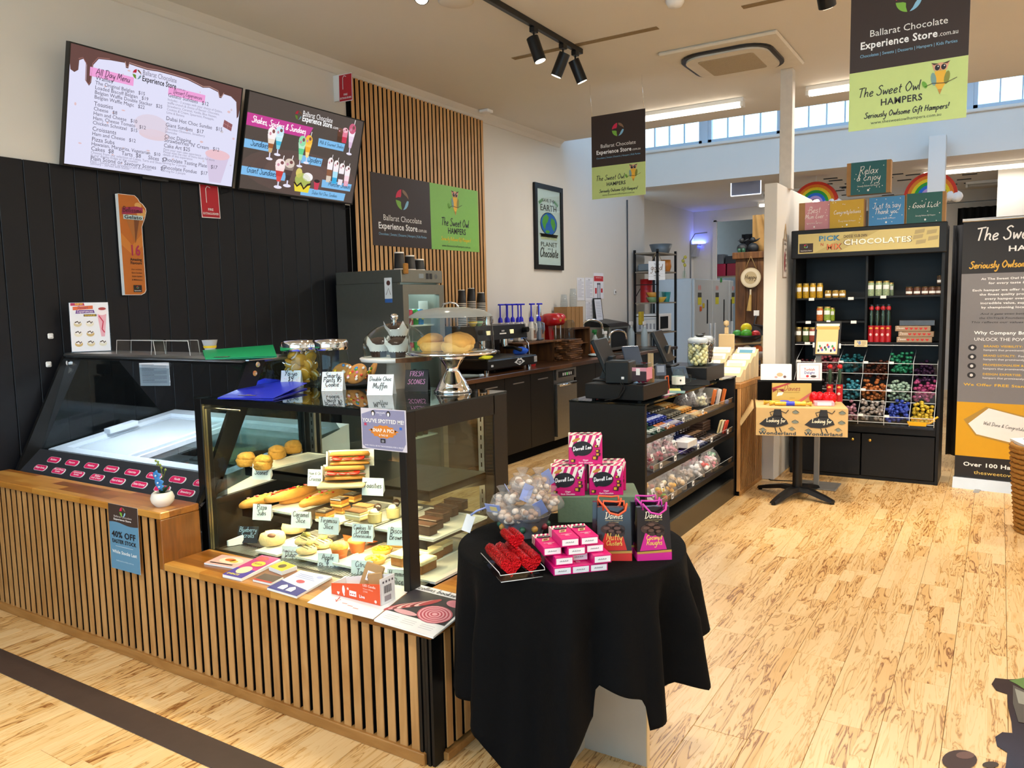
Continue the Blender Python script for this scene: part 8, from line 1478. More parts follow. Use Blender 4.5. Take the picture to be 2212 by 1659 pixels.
jar(2030,592,611,1.552+.083,12,'#4a3a30','short dark jar stacked on the last one of the right shelf',G,half=.2,lid='#6a5a3a')
def rose(c,h,r,lab,grp):
    T=Th('rose_tube',lab,'rose tube',c,grp,world=0);mb=MB();mb.lathe([(r,h*.0),(r,h)],m_acry,n=14,caps=False);mb.lathe([(0,h),(r,h)],m_acry,n=14,caps=False);T.part('tube',mb);mb=MB();mb.lathe([(r*1.01,.001),(r*1.01,h*.44)],mat('red sleeve','#a8141e',.35),n=14,caps=False);T.part('sleeve',mb);mb=MB();mb.blob((0,-r*1.0,h*.37),(r*.6,r*.2,h*.03),flat('#e0a04a'),10,5);mb.blob((0,-r*1.0,h*.2),(r*.5,r*.15,h*.04),flat('#e8b8b8'),8,5);T.part('badge',mb,kind='stuff');mb=MB();mb.blob((0,0,h*.9),(r*.8,r*.8,h*.06),mat('red rose','#c8141e',.4,var=.4,scale=90),10,7,.15,1);T.part('bloom',mb);mb=MB();mb.lathe([(r*.25,h*.44),(r*.6,h*.62),(r*.5,h*.78),(r*.2,h*.86)],mat('rose leaves','#23402a',.5,var=.4,scale=60),n=8);T.part('leaves',mb)
for k,px in enumerate((1881,1894,1906,1918)):c=Y(px,734,7.24);c.z=1.165;rose(c,.315,.024,'rose in a clear tube on the cabinet, %s of four'%('first','second','third','fourth')[k],'rose tubes')
for k in range(4):
    c=Y(1976+(0,4,-3,6)[k],734-12*k,7.22);c.z=1.165+.046*k;T=Th('heart_chocolate_box','%s flat box in the pile at the right of the cabinet'%('bottom tan','second tan','third tan','top grey see-through')[k],'chocolate box',c,'heart chocolate boxes',world=0);mb=MB();mb.box(-.135,.125,0,.10,0,.044,mat('tan heart box','#a08468',.5) if k<3 else mat('smoky box','#4a4644',.2,var=.5),.002);T.part('box',mb)
    if k<3:
        p=Pan((-.135,0,0),(1,0,0),(0,0,1),.26,.044);p.script('Davies',.01,.018,.011,'#f0e6dc',L=2)
        for j in range(5):x=.085+.035*j;p.poly([(x,.010),(x+.012,.024),(x+.009,.031),(x,.027),(x-.009,.031),(x-.012,.024)],'#c8201e',2)
        T.part('print',p.mb)
for TK,(q,z) in enumerate((((1753,642),1.535),((1838,640),1.535),((1746,689),1.335),((1844,688),1.335),((1744,737),1.15),((1908,638),1.542))):
    c=Y(*q,ay+.055);mb=MB();mb.box(c.x-.022,c.x+.022,ay+.055,ay+.058,z-.012,z+.012,m_paper);one('shelf_ticket','small white price ticket on a chocolate cabinet shelf edge, %s'%('upper left','upper centre','middle left','middle centre','lowest left','right of the divider')[TK],'ticket',mb,(c.x,ay+.056,z-.012),'price tickets on the cabinet shelves')
# gift boxes on top
def gift(tl,br,zb,lab,col,lines,y,dn):
    a=Y(*tl,y);b=Y(*br,y);w=b.x-a.x;h=a.z-b.z;c=V(((a.x+b.x)/2,y+.045,zb));T=Th('gift_box',lab,'gift box',c,'printed gift boxes on the cabinet',world=0);mb=MB();mb.box(-w/2,w/2,-.045,.045,0,h,m_card,.002);T.part('box',mb)
    p=Pan((-w/2,-.045,0),(1,0,0),(0,0,1),w,h);e0,e1=dn;p.rect(w*e0,0,w*(1-e1),h,col,1);q=Pan((-w/2,-.045,h),(1,0,0),(0,1,0),w,.09,mb=p.mb);q.rect(w*e0,0,w*(1-e1),.09,col,1)
    rq=random.Random(len(lab))
    for k in range(14):p.ell(w*rq.uniform(e0+.04,1-e1-.04),h*rq.uniform(.05,.95),.004,.004,'#e6dcd6',2,6)
    for k,s in enumerate(lines):p.script(s,w*.5,h*(.62-.2*k) if len(lines)>1 else h*.52,w*.06,'#f4f0ec',align='c',L=3,fit=w*(.16+.055*len(s)) if len(s)<12 else w*.78,w=w*.012)
    p.script('Seriously Owlsome Gift Hampers',w*.5,h*.24,w*.02,'#e8e2dc',align='c',L=3,fit=w*.5);p.ell(w*.5,h*.12,w*.025,h*.035,'#f0ece6',3,8);T.part('wrap',p.mb)
CT=2.125
gift((1726,440),(1793,496),CT,'pink Best Mum Ever gift box, left end of the row on the cabinet','#c98a92',['Best','Mum Ever'],7.20,(.2,0));gift((1793,439),(1867,494),CT,'mustard yellow Congratulations gift box on the cabinet','#c8a02a',['Congratulations'],7.19,(0,.03));gift((1876,433),(1954,490),CT,'blue Just to say Thank you gift box on the cabinet','#3f86bc',['Just to say','Thank you'],7.20,(.02,.02));gift((1957,424),(2042,484),CT,'dark green Good Luck gift box at the right end of the row','#1f5a54',['Good Luck'],7.20,(.03,.09));gift((1829,374),(1923,436),CT+.27,'teal Relax & Enjoy gift box on top of the others','#1b5c60',['Relax','& Enjoy'],7.21,(.1,.1))
# chilli plaque on the nib wall
T=Th('hanging_plaque','narrow white plaque with a red chilli hanging on the nib wall','plaque',(-1.598,7.07,1.75));c=X(1695,560,-1.597);p=Pan((-1.594,c.y-.07,c.z-.16),(0,1,0),(0,0,1),.14,.33);T.part('board',board(p,.004,mat('weathered board','#9a8c7e',.8,var=.3)));p.rect(.015,.01,.125,.31,'#d9d2cc',1);p.ell(.06,.14,.022,.09,'#8a1a26',2,14)
for k in range(5):p.text('HOT',.095,.05+.045*k,.03,'#3a3430',1,'c',L=2);
p.text('CHILLI',.07,.28,.028,'#3a3430',1,'c',L=2,fit=.09);T.part('print',p.mb);mb=MB();mb.tube([p.P(.03,.33),p.P(.07,.46),p.P(.11,.33)],.003,mat('twine','#a88a5a',.9),5);T.part('twine',mb)
# ================================================================== cafe table with printed paper cover
TB=V((-1.30,6.27,0));T=Th('cafe_table','square cafe table on a black four toed base in front of the nib wall','table',TB);ra=.27;R_=MR(ra,4,'Z');m_iron=mat('black iron','#141416',.4,.3,var=.1)
mb=MB();mb.lathe([(.036,.06),(.036,.70)],m_iron,c=TB,n=18);T.part('column',mb);mb=MB();mb.m=MT(TB)@R_;mb.box(-.31,.31,-.31,.31,.715,.738,m_plast,.003);mb.box(-.15,.15,-.15,.15,.70,.715,m_iron);T.part('tabletop',mb)
for e in ((-1.627,6.409),(-1.406,5.935),(-1.014,6.155),(-1.22,6.62)):
    d=V((e[0]-TB.x,e[1]-TB.y,0));n=V((-d.y,d.x,0)).normalized();mb=MB();st=[(0,.085,.05),(.35,.085,.042),(.75,.055,.034),(1,.03,.028)];vs=[]
    for f,zt,hw in st:vs+=[TB+d*f+n*hw+V((0,0,zt-.03 if f<1 else .012)),TB+d*f-n*hw+V((0,0,zt-.03 if f<1 else .012)),TB+d*f-n*hw*.6+V((0,0,zt)),TB+d*f+n*hw*.6+V((0,0,zt))]
    fs=[(0,1,2,3),(12,15,14,13)]
    for j in range(3):
        for i in range(4):fs.append((4*j+i,4*j+4+i,4*j+4+(i+1)%4,4*j+(i+1)%4))
    mb.add(vs,fs,m_iron);mb.cyl(TB+d*.97,TB+d*.97+V((0,0,.02)),.016,m_rubber,10);T.part('leg',mb)
m_kp=mat('printed brown paper','#cdaa72',.7,var=.15,scale=9)
FA=TB+R_@V((-.318,-.318,.741));fu=R_@V((1,0,0));fv=R_@V((0,1,0))
T=Th('paper_table_cover','tan printed paper cover reading Looking for Wonderland on the cafe table','table cover',FA+fu*.31);mb=MB()
mb.hexa([FA,FA+fu*.636,FA+fu*.636+fv*.6,FA+fv*.6],[a+V((0,0,.002)) for a in (FA,FA+fu*.636,FA+fu*.636+fv*.6,FA+fv*.6)],m_kp)
mb.hexa([FA-fv*.006-V((0,0,.205)),FA+fu*.636-fv*.006-V((0,0,.205)),FA+fu*.636-fv*.004-V((0,0,.205)),FA-fv*.004-V((0,0,.205))],[FA-fv*.004,FA+fu*.636-fv*.004,FA+fu*.636,FA],m_kp)
mb.grid(lambda u,v:FA+fv*(.45*v)-fu*(.015+.10*u*(.6+.4*sin(3*v+1)))+V((0,0,.03*sin(3*u)*v-.14*u*(1-.6*v))),8,8,m_kp);T.part('paper',mb)
for k in range(2):
    p=Pan(FA-fv*.007-V((0,0,.203))+fu*(.004+.318*k),fu,V((0,0,1)),.312,.2);w,h=p.w,p.h;q=MB()
    p.poly([(w*.06,h*.42),(w*.2,h*.62),(w*.38,h*.74),(w*.55,h*.74),(w*.68,h*.58),(w*.72,h*.44),(w*.55,h*.34),(w*.4,h*.30),(w*.2,h*.32)],'#232428',2);p.poly([(w*.36,h*.7),(w*.58,h*.7),(w*.55,h*.98),(w*.4,h*.98)],'#232428',2);p.line([(w*.42,h*.92),(w*.3,h*.86),(w*.34,h*.74)],w*.02,'#232428',2);p.line([(w*.54,h*.92),(w*.66,h*.84),(w*.72,h*.96)],w*.02,'#232428',2);p.line([(w*.42,h*.3),(w*.45,h*.13)],w*.02,'#232428',2);p.line([(w*.52,h*.3),(w*.57,h*.13)],w*.02,'#232428',2)
    p.script('Looking for',w*.22,h*.50,w*.045,'#efe6cc',fit=w*.44,L=4,w=w*.014,it=.05);p.text('Wonderland',w*.06,h*.03,h*.17,'#1f3a4a',1,L=3,fit=w*.84)
    for x,y,rx in ((.88,.88,.07),(.87,.52,.08),(.15,.2,.05),(.8,.25,.05)):p.ell(w*x,h*y,w*rx,h*.06,'#7d8478',2,10);p.line([(w*(x-.08),h*y),(w*x,h*(y+.08)),(w*(x+.08),h*(y-.02))],w*.012,'#4a4a40',3)
    T.part('print',p.mb)
TH=.744
def onT(a,b):return TB+R_@V((a,b,TH))
def tbox(name,lab,cat,a,b,z,w,d,h,m,grp=None,face=None,lean=0):
    c=onT(a,b)+V((0,0,z));T=Th(name,lab,cat,c,grp,ra,world=0);M=MR(lean,4,'X');mb=MB();mb.m=M;mb.box(-w/2,w/2,-d/2,d/2,0,h,m,.003);T.part('box',mb)
    if face:p=Pan(M@V((-w/2,-d/2,0)),(1,0,0),M.to_3x3()@V((0,0,1)),w,h);face(p,w,h);T.part('print',p.mb)
    return T
tbox('black_riser','black fabric riser block at the back of the cafe table','riser',-.06,.20,0,.48,.16,.15,m_matte)
tbox('white_chocolate_box','white chocolate box with pictures on the black riser','chocolate box',-.16,.20,.152,.235,.05,.13,m_white,face=lambda p,w,h:(p.rect(.004,.004,w-.004,h-.004,'#f4f0ee',1),p.ell(w*.62,h*.35,w*.10,h*.12,'#e0b088',2),p.ell(w*.5,h*.2,w*.05,h*.07,'#c8a0a0',2,10),p.ell(w*.78,h*.22,w*.05,h*.08,'#6a4a4a',2,10)),lean=-.12)
tbox('turkish_delight_box','white and pink Turkish Delight box on the black riser','chocolate box',.09,.20,.152,.185,.04,.14,mat('cream box','#f2ecec',.4),face=lambda p,w,h:(p.rect(w*.07,h*.08,w*.93,h*.92,'#e6c8d0',1),p.rect(w*.14,h*.15,w*.86,h*.85,'#f6efee',2),p.text('Turkish',w*.5,h*.56,h*.2,'#d84a4a',1,'c',L=3,fit=w*.44),p.text('Delight',w*.5,h*.38,h*.2,'#2a4a9a',1,'c',L=3,fit=w*.42),p.ell(w*.42,h*.25,w*.06,h*.07,'#c8202e',3,10),p.ell(w*.66,h*.24,w*.12,h*.07,'#3a2420',3,12)),lean=-.1)
def gold(p,w,h):
    p.poly([(0,h*.62),(w*.5,h),(w*.38,h),(0,h*.75)],'#a83a3a',2);p.poly([(w*.62,0),(w*.75,0),(w,h*.42),(w,h*.55)],'#b8605a',2);p.script('Davies',w*.30,h*.60,w*.05,'#8a2a1e',fit=w*.42,L=3,w=w*.012);p.rect(w*.3,h*.5,w*.7,h*.53,'#a88a3a',3);p.rect(w*.45,h*.2,w*.58,h*.23,'#a88a3a',3)
    for a in ((.02,.5),(.3,.5),(.14,.38)):p.poly([(w*.16,h*.68),(w*a[0],h*(a[1]+.2)),(w*a[0],h*a[1])],'#7a1c1a',4)
    p.poly([(w*.12,h*.3),(w*.26,h*.36),(w*.3,h*.52),(w*.16,h*.5)],'#f0e8da',3)
tbox('gold_chocolate_box','gold chocolate box with a dark red ribbon on the cafe table','chocolate box',-.05,.05,0,.29,.05,.145,mat('gold box','#c8a552',.35,.35,var=.06),face=gold,lean=-.08)
for k,(a,lab) in enumerate(((-.07,'front gold wrapped roll with a blue band on the cafe table'),(-.11,'rear gold wrapped roll with a blue band on the cafe table'))):
    c=onT(a,-.19+.055*k);T=Th('gold_roll',lab,'chocolate roll',c,'gold wrapped rolls',ra,world=0);mb=MB();mb.cyl((-.11,0,.016),(.11,0,.016),.016,mat('gold foil','#d8b84a',.2,.7,var=.2,scale=80,bump=.4),12);T.part('roll',mb)
    mb=MB();mb.cyl((.0-.03,0,.016),(.03,0,.016),.0172,mat('blue band','#2236c8',.4),12);T.part('band',mb)
    for s_ in (-1,1):mb=MB();mb.cyl((s_*.11,0,.016),(s_*.15,0,.016),.005,mat('gold foil','#d8b84a'),10,.02);T.part('twist',mb)
for k,(a,b) in enumerate(((.13,-.03),(.215,-.05))):
    c=onT(a,b);T=Th('foil_apple','shiny red heart shaped chocolate standing on the cafe table, %s'%('left','right')[k],'chocolate',c,'red foil chocolates on the cafe table',ra,world=0);T.e.scale=(1.35,1.35,1.35);mb=MB();mb.blob((-.014,0,.034),(.028,.026,.034),mat('bright red foil','#d8121e',.15,.4,bump=.2),12,8);mb.blob((.014,0,.034),(.028,.026,.034),mat('bright red foil','#d8121e'),12,8);T.part('foil',mb)
tbox('pink_card_box','small pink and white box in front of the red chocolates','box',.17,-.13,0,.14,.10,.03,mat('pink card','#e8a0b0',.4),face=lambda p,w,h:p.rect(w*.15,h*.1,w*.85,h*.9,'#f0e6ea',1))
for k,(a,lab) in enumerate(((.235,'left'),(.305,'right'))):rose(onT(a,.12),.30,.024,'rose in a clear tube on the cafe table, %s of two'%lab,'rose tubes on the table')
# clip frame on a floor stand
T=Th('floor_sign_stand','grey floor stand with a clip board flyer behind the cafe table','sign stand',(-1.245,6.72,0));m_gp=mat('grey painted steel','#8d8a84',.5,.3);mb=MB();mb.box(-1.42,-1.07,6.58,6.86,0,.012,m_gp,.004);T.part('base_plate',mb);mb=MB();mb.box(-1.262,-1.222,6.70,6.74,.012,1.10,m_gp,.003);T.part('pole',mb)
p=Pan((-1.275,6.66,1.085),(1,-.03,0),(-.12,.25,1),.20,.28);p.v=(p.v-p.u*p.v.dot(p.u)).normalized();p.n=p.u.cross(p.v);w,h=p.w,p.h;T.part('clip_board',board(p,.006,m_plast));p.rect(.018,.012,w-.018,h-.03,'#eab87c',1);p.rect(.012,h*.86,w-.012,h-.02,'#f6e8d2',2);p.rect(.012,h*.76,w-.012,h*.84,'#e09a4a',2);p.rect(.03,.02,w-.03,h*.40,'#d8d0c8',2)
for k in range(14):p.ell(.04+.0095*k,.04+.05*((k*37)%10)/10,.008,.012,('#2a2428','#3a8a4a','#c83a2e','#4a4aa8','#e8e0d8')[k%5],3+.05*k,8)
T.part('flyer',p.mb);
for x,y in ((w*.5,h),(0,h*.3),(w,h*.28)):mb=MB();c=p.P(x,y,0);mb.cbox(c,(.03 if y==h else .014,.016,.014 if y==h else .04),m_white,.003);T.part('clip',mb)
mb=MB();mb.tube([Z(1648,1028,.004),Z(1665,1037,.004),Z(1690,1038,.004),Z(1722,1040,.004),Z(1752,1040,.004)],.004,m_rubber,5);one('floor_cable','thin black cable on the floor behind the cafe table','cable',mb,Z(1690,1038,0))
# ================================================================== roll-up banner and basket
B0=V((-.275,7.2,0));bu_=V((1,-.10,0)).normalized();W_=.86;T=Th('roll_up_banner','grey, black and yellow roll-up banner for gift hampers at the right edge','banner',B0+bu_*W_/2)
n=V((bu_.y,-bu_.x,0));mb=MB();mb.hexa([B0+n*.06,B0+bu_*W_+n*.06,B0+bu_*W_-n*.06,B0-n*.06],[B0+n*.03+V((0,0,.085)),B0+bu_*W_+n*.03+V((0,0,.085)),B0+bu_*W_-n*.03+V((0,0,.085)),B0-n*.03+V((0,0,.085))],m_alu);T.part('base',mb)
mb=MB();a=B0+bu_*.18+n*.0;mb.hexa([a+n*.16-bu_*.02,a+n*.16+bu_*.02,a+bu_*.02,a-bu_*.02],[q+V((0,0,.008)) for q in (a+n*.16-bu_*.02,a+n*.16+bu_*.02,a+bu_*.02,a-bu_*.02)],m_alu);T.part('foot',mb)
p=Pan(B0+bu_*.005+V((0,0,.085)),bu_,(0,0,1),W_-.01,2.03);w,h=p.w,p.h;T.part('sheet',board(p,.002,m_paper));mb=MB();mb.cyl(p.P(-.005,h)+V((0,0,.008)),p.P(w+.005,h)+V((0,0,.008)),.014,m_alu,12);T.part('top_rail',mb)
p.rect(0,0,w,h*.085,'#1c191a',1);p.rect(0,h*.085,w,h*.30,'#d8a010',1);p.rect(0,h*.30,w,h*.80,'#7d7a7c',1);p.rect(0,h*.80,w,h,'#1e1b1c',1)
p.script('The Sweet Owl',w*.10,h*.925,w*.06,'#f4f2f0',fit=w*.72,L=3,w=w*.012);p.text('HAMPERS',w*.36,h*.88,h*.028,'#f4f2f0',1,L=3,fit=w*.42);p.script('Seriously Owlsome Gift Hampers!',w*.06,h*.82,w*.04,'#d8a83a',fit=w*.86,L=3,w=w*.01)
ly=.775
for s in ('At The Sweet Owl Hampers, we have a gift','for every taste & every occasion.','','Each hamper we offer is meticulously filled with','the finest quality products. We make sure','every hamper overflows not just with','incredible value, supporting & nurturing','by championing local & regional makers.'):
    if s:p.text(s,w*.5,h*ly,h*.0115,'#f0eeee',1,'c',L=3,fit=w*(.017*len(s)))
    ly-=.0165 if s else .010
for s in ('And it gets even better - as we donate to','the OnTrack Foundation who support others.','This reflects our values of social responsibility.'):p.text(s,w*.5,h*(ly-.008),h*.0105,'#1c191a',0,'c',it=.2,L=3,fit=w*(.0165*len(s)));ly-=.016
p.text('Why Company Branded Hampers?',w*.12,h*(ly-.035),h*.017,'#ffffff',1,L=3,fit=w*.76);p.text('UNLOCK THE POWER OF GIFTING',w*.12,h*(ly-.06),h*.017,'#ffffff',0,L=3,fit=w*.72)
for k,(a,b) in enumerate((('BRAND VISIBILITY:','Enhance your brand with'),('BRAND LOYALTY:','Foster stronger clients,'),('PROFESSIONALISM & EXCLUSIVITY:','Show'),('DESIGN EXPERTISE:','Our designers create'))):
    yy=h*(ly-.085-.036*k);p.text(a,w*.20,yy,h*.011,'#e6b83a',1,L=3,fit=w*.018*len(a));p.text(b,w*(.22+.018*len(a)),yy,h*.011,'#f0eeee',0,L=3,fit=w*.014*len(b));p.text('hampers that prominently feature your logo',w*.20,yy-h*.014,h*.0105,'#f0eeee',0,L=3,fit=w*.55);p.ell(w*.11,yy-h*.002,w*.035,h*.012,'#262224',3,16);p.ell(w*.11,yy-h*.002,w*.014,h*.006,'#d8d6d6',4,10)
p.text('We Offer FREE Standard Delivery',w*.05,h*.365,h*.014,'#e6b83a',1,L=3,fit=w*.8)
p.poly([(w*.06,h*.23),(w*.16,h*.17),(w*.66,h*.125),(w*.72,h*.155),(w*.78,h*.235),(w*.24,h*.285)],'#b08a3a',3);p.poly([(w*.10,h*.215),(w*.17,h*.175),(w*.64,h*.135),(w*.70,h*.235),(w*.26,h*.28)],'#f0efee',4);p.script("Well Done & Congratulations!",w*.22,h*.215,w*.03,'#4a4644',fit=w*.4,L=6,rot=-.12);p.poly([(w*.55,h*.30),(w*.74,h*.22),(w*1,h*.235),(w*1,h*.36),(w*.74,h*.37)],'#a88438',3);p.poly([(w*.62,h*.30),(w*.78,h*.24),(w,h*.255),(w,h*.355),(w*.78,h*.362)],'#241f20',4);p.script('Congratulations',w*.78,h*.30,w*.03,'#f0eeee',fit=w*.2,L=6)
p.text('Over 100 Hampers to choose',w*.07,h*.046,h*.022,'#ffffff',1,L=3,fit=w*.88);p.text('thesweetowlhampers.com.au',w*.16,h*.016,h*.02,'#e6c86a',0,L=3,fit=w*.74);T.part('print',p.mb)
# wicker basket with papers
c=V((.30,6.02,0));T=Th('wicker_basket','tall round wicker basket of papers at the right edge','basket',c,world=0);m_wk=mat('wicker','#a8742e',.7,var=.35,scale=70);mb=MB();mb.lathe([(.155,.004),(.20,.56),(.19,.56),(.15,.01)],mat('wicker core','#6a4218',.8),n=28);T.part('lining',mb)
for k in range(17):z=.014+.033*k;r=.158+.046*z/.56*1.0;mb=MB();mb.tube([((r+.006*(1 if (i+k)%2 else -.4))*cos(a),(r+.006*(1 if (i+k)%2 else -.4))*sin(a),z) for i,a in [(i,2*pi*i/44) for i in range(44)]],.0155,m_wk,5,closed=True);T.part('weave',mb)
mb=MB();mb.tube([(.206*cos(a),.206*sin(a),.565) for a in [2*pi*i/32 for i in range(32)]],.016,m_wk,6,closed=True);T.part('rim',mb)
mb=MB();mb.m=MT(c+V((-.02,0,.585)))@MR(.3,4,'Z')@MR(-.08,4,'Y');mb.box(-.16,.16,-.14,.14,0,.02,m_paper);mb.box(-.10,.1,-.10,.1,.02,.021,flat('#6a6a70'));one('newspapers','white newspapers lying on the wicker basket','newspapers',mb,c+V((0,0,.585)))
# floor sticker
z=.0012;pts=[(2212,1466),(2180,1468),(2150,1465),(2142,1478),(2152,1492),(2176,1500),(2178,1530),(2185,1560),(2187,1584),(2165,1582),(2150,1592),(2154,1612),(2176,1626),(2172,1659),(2150,1700),(2300,1700),(2300,1466)]
m_ds=mat('printed chocolate splash','#2e1a14',.22,var=.35,scale=7);P_=[Z(a,b,z) for a,b in pts];mb=MB();mb.add(P_+[q+V((0,0,.001)) for q in P_],[tuple(range(len(P_)-1,-1,-1)),tuple(range(len(P_),2*len(P_)))],m_ds)
T=Th('floor_sticker','chocolate splash sticker on the floor in the lower right corner','floor sticker',Z(2190,1600,0));T.part('splash',mb)
p=Pan((0,0,.0024),(1,0,0),(0,1,0),1,1);
def fp(l,m,L):p.poly([tuple(Z(a,b,.0024)[:2]) for a,b in l][::-1],m,L)
fp([(2180,1470),(2212,1464),(2300,1466),(2300,1520),(2230,1500),(2196,1478)],'#5a7a2e',1);fp([(2188,1480),(2225,1498),(2300,1530),(2300,1580),(2200,1560),(2188,1520)],'#4a4236',2);fp([(2192,1488),(2225,1502),(2240,1530),(2200,1520)],'#8d8a7a',3)
q=[Z(2073+38*cos(a),1642+22*sin(a),.0024)[:2] for a in [2*pi*i/20 for i in range(20)]];p.poly([tuple(x) for x in q][::-1],'#3a221c',1);q=[Z(2085+20*cos(a),1632+8*sin(a),.0024)[:2] for a in [2*pi*i/14 for i in range(14)]];p.poly([tuple(x) for x in q][::-1],'#6a4a40',2)
q=[Z(2140+18*cos(a),1652+7*sin(a),.0024)[:2] for a in [2*pi*i/14 for i in range(14)]];p.poly([tuple(x) for x in q][::-1],'#3a2a1c',1);T.part('print',p.mb)
# ================================================================== ceiling: lights, air unit, hanging banners
m_tube=mat('fluorescent tube','#fff6e8',.5,emit=TUBE,emit_col='#fff3e2')
def batten(lab,x0,x1,y,z,w,on=1,ty=1.0):
    T=Th('batten_light',lab,'ceiling light',((x0+x1)/2,y,z),'batten lights');mb=MB();mb.box(x0,x1,y-.035,y+.035,z-.045,z,m_white,.006);T.part('housing',mb)
    mb=MB();mb.box(x0+.03,x1-.03,y-.04,y+.04,z-.085,z-.046,m_tube if on else mat('dull diffuser','#b8b4ac',.4),.012);T.part('diffuser',mb)
    for x in (x0,x1-.03):mb=MB();mb.box(x,x+.03,y-.042,y+.042,z-.088,z-.044,m_white,.004);T.part('end_cap',mb)
    if on:lamp('AREA','batten_lamp',((x0+x1)/2,y,z-.09),on*w,(1,.93,.84) if y<9 else (1,.95,.9),aim=((x0+x1)/2,y,0),shape='RECTANGLE',size=x1-x0-.06,size_y=.07)
BW=95*RL
batten('lit batten light on the ceiling behind the small hanging banner',-3.35,-2.19,7.9,CEIL,BW*.45);batten('lit batten light on the ceiling right of the white post',-1.61,-.42,7.88,CEIL,BW*.5)
for bi,(x0,y) in enumerate(((-3.3,.0),(-.3,.0),(.9,2.0),(.9,4.6),(.9,7.0),(-3.3,-1.6))):batten('added batten light on the shop ceiling outside the view, %s'%ORD[bi],x0,x0+1.2,y,CEIL,BW*(.55 if y<1 else .8))  # unseen battens, added to light the front of the shop
a=Z(1932,378,3.2);b=Z(2120,352,3.2);batten('lit batten light in the back room above the rainbow',-.95,.35,11.9,3.2,BW*.16);batten('unlit batten light in the back room left of the white post',-3.2,-2.3,12.6,3.2,0,0);batten('unlit batten light in the back room beyond the rainbow',-.5,.55,13.6,3.2,0,0);batten('lit batten light deep in the back room',-3.6,-2.4,13.9,3.2,BW*.25)
# track with spots
def spot(T_,lab,base,aim,e=1,grp='track spots',L=.17,r=.043):
    T=Th('spotlight',lab,'spotlight',base,grp);d=(V(aim)-V(base)).normalized();j=V(base)-V((0,0,.10));mb=MB();mb.box(base[0]-.02,base[0]+.02,base[1]-.03,base[1]+.03,base[2]-.035,base[2],m_plast,.003);T.part('adapter',mb);mb=MB();mb.cyl(V(base)-V((0,0,.03)),j+V((0,0,-.02)),.007,m_plast,8);T.part('stem',mb)
    s=j-d*.035;mb=MB();mb.cyl(s,s+d*L,r,m_plast,20);T.part('can',mb);mb=MB();mb.cyl(s+d*(L-.001),s+d*(L+.003),r*.86,mat('spot lens','#fff4e0',.3,emit=5,emit_col='#fff0d8'),20);T.part('lens',mb,label='glowing lens')
    if e:lamp('SPOT','spot_lamp',s+d*(L+.02),e*SPW,(1,.86,.66),aim=s+d*3,spot_size=math.radians(62),spot_blend=.55,shadow_soft_size=.04)
xt=-2.83;T=Th('light_track','black ceiling track over the counter carrying three spots','track',(xt,4.2,CEIL));mb=MB();mb.box(xt-.018,xt+.018,2.6,5.66,CEIL-.04,CEIL,m_plast,.003);T.part('rail',mb)
spot(T,'left track spot over the counter with its lens showing',(xt,4.93,CEIL-.04),(-2.2,5.2,1.4),1);spot(T,'middle track spot aimed down towards the counter',(xt,5.36,CEIL-.04),(-3.9,5.25,1.2),1);spot(T,'right track spot near the end of the rail',(xt,5.56,CEIL-.04),(-2.2,6.3,1.3),1)
for k,(y,aim) in enumerate(((3.0,(-3.4,2.0,.6)),(3.7,(-1.9,1.6,.4)))):spot(T,'track spot nearer the camera, above the view, %s'%('first','second')[k],(xt,y,CEIL-.04),aim,1)
xt=-.93;T=Th('light_track','black ceiling track at the top right beside the large banner','track',(xt,3.8,CEIL));mb=MB();mb.box(xt-.018,xt+.018,2.0,5.05,CEIL-.04,CEIL,m_plast,.003);T.part('rail',mb)
spot(T,'left one of the two spots beside the large hanging banner',(xt-.0,4.72,CEIL-.04),(-1.35,6.0,.9),2.2,L=.19,r=.052);spot(T,'right one of the two spots beside the large hanging banner',(xt,4.95,CEIL-.04),(-.7,6.9,.8),2,L=.19,r=.05);spot(T,'added track spot right of the view aimed at the round table',(xt,2.6,CEIL-.04),(-1.5,2.4,.6),.9)  # last spot is unseen, added to light the round table
# air conditioner cassette
x0,x1,y0,y1=-2.37,-1.45,6.08,7.02;T=Th('air_conditioner','square white ceiling air conditioner with a round cornered outlet ring','air conditioner',((x0+x1)/2,(y0+y1)/2,CEIL));mb=MB();mb.box(x0,x1,y0,y1,CEIL-.03,CEIL,mat('aged white plastic','#d6cfc0',.5),.012);T.part('frame',mb)
def rr(k,rad,z0,z1,m,nm):
    a0,a1,b0,b1=x0+k,x1-k,y0+k,y1-k;pts=[]
    for cx,cy,s in ((a1-rad,b1-rad,0),(a0+rad,b1-rad,90),(a0+rad,b0+rad,180),(a1-rad,b0+rad,270)):pts+=[(cx+rad*cos(math.radians(s+15*i)),cy+rad*sin(math.radians(s+15*i))) for i in range(7)]
    mb=MB();mb.prism(pts,z0,z1,m);T.part(nm,mb)
rr(.10,.20,CEIL-.048,CEIL-.03,mat('dark outlet slot','#1c1a1a',.4),'outlet_ring');rr(.135,.17,CEIL-.062,CEIL-.047,mat('aged white plastic','#d6cfc0'),'inner_panel');rr(.24,.03,CEIL-.066,CEIL-.061,mat('intake grille','#a89a80',.7,var=.3,scale=160),'intake_grille')
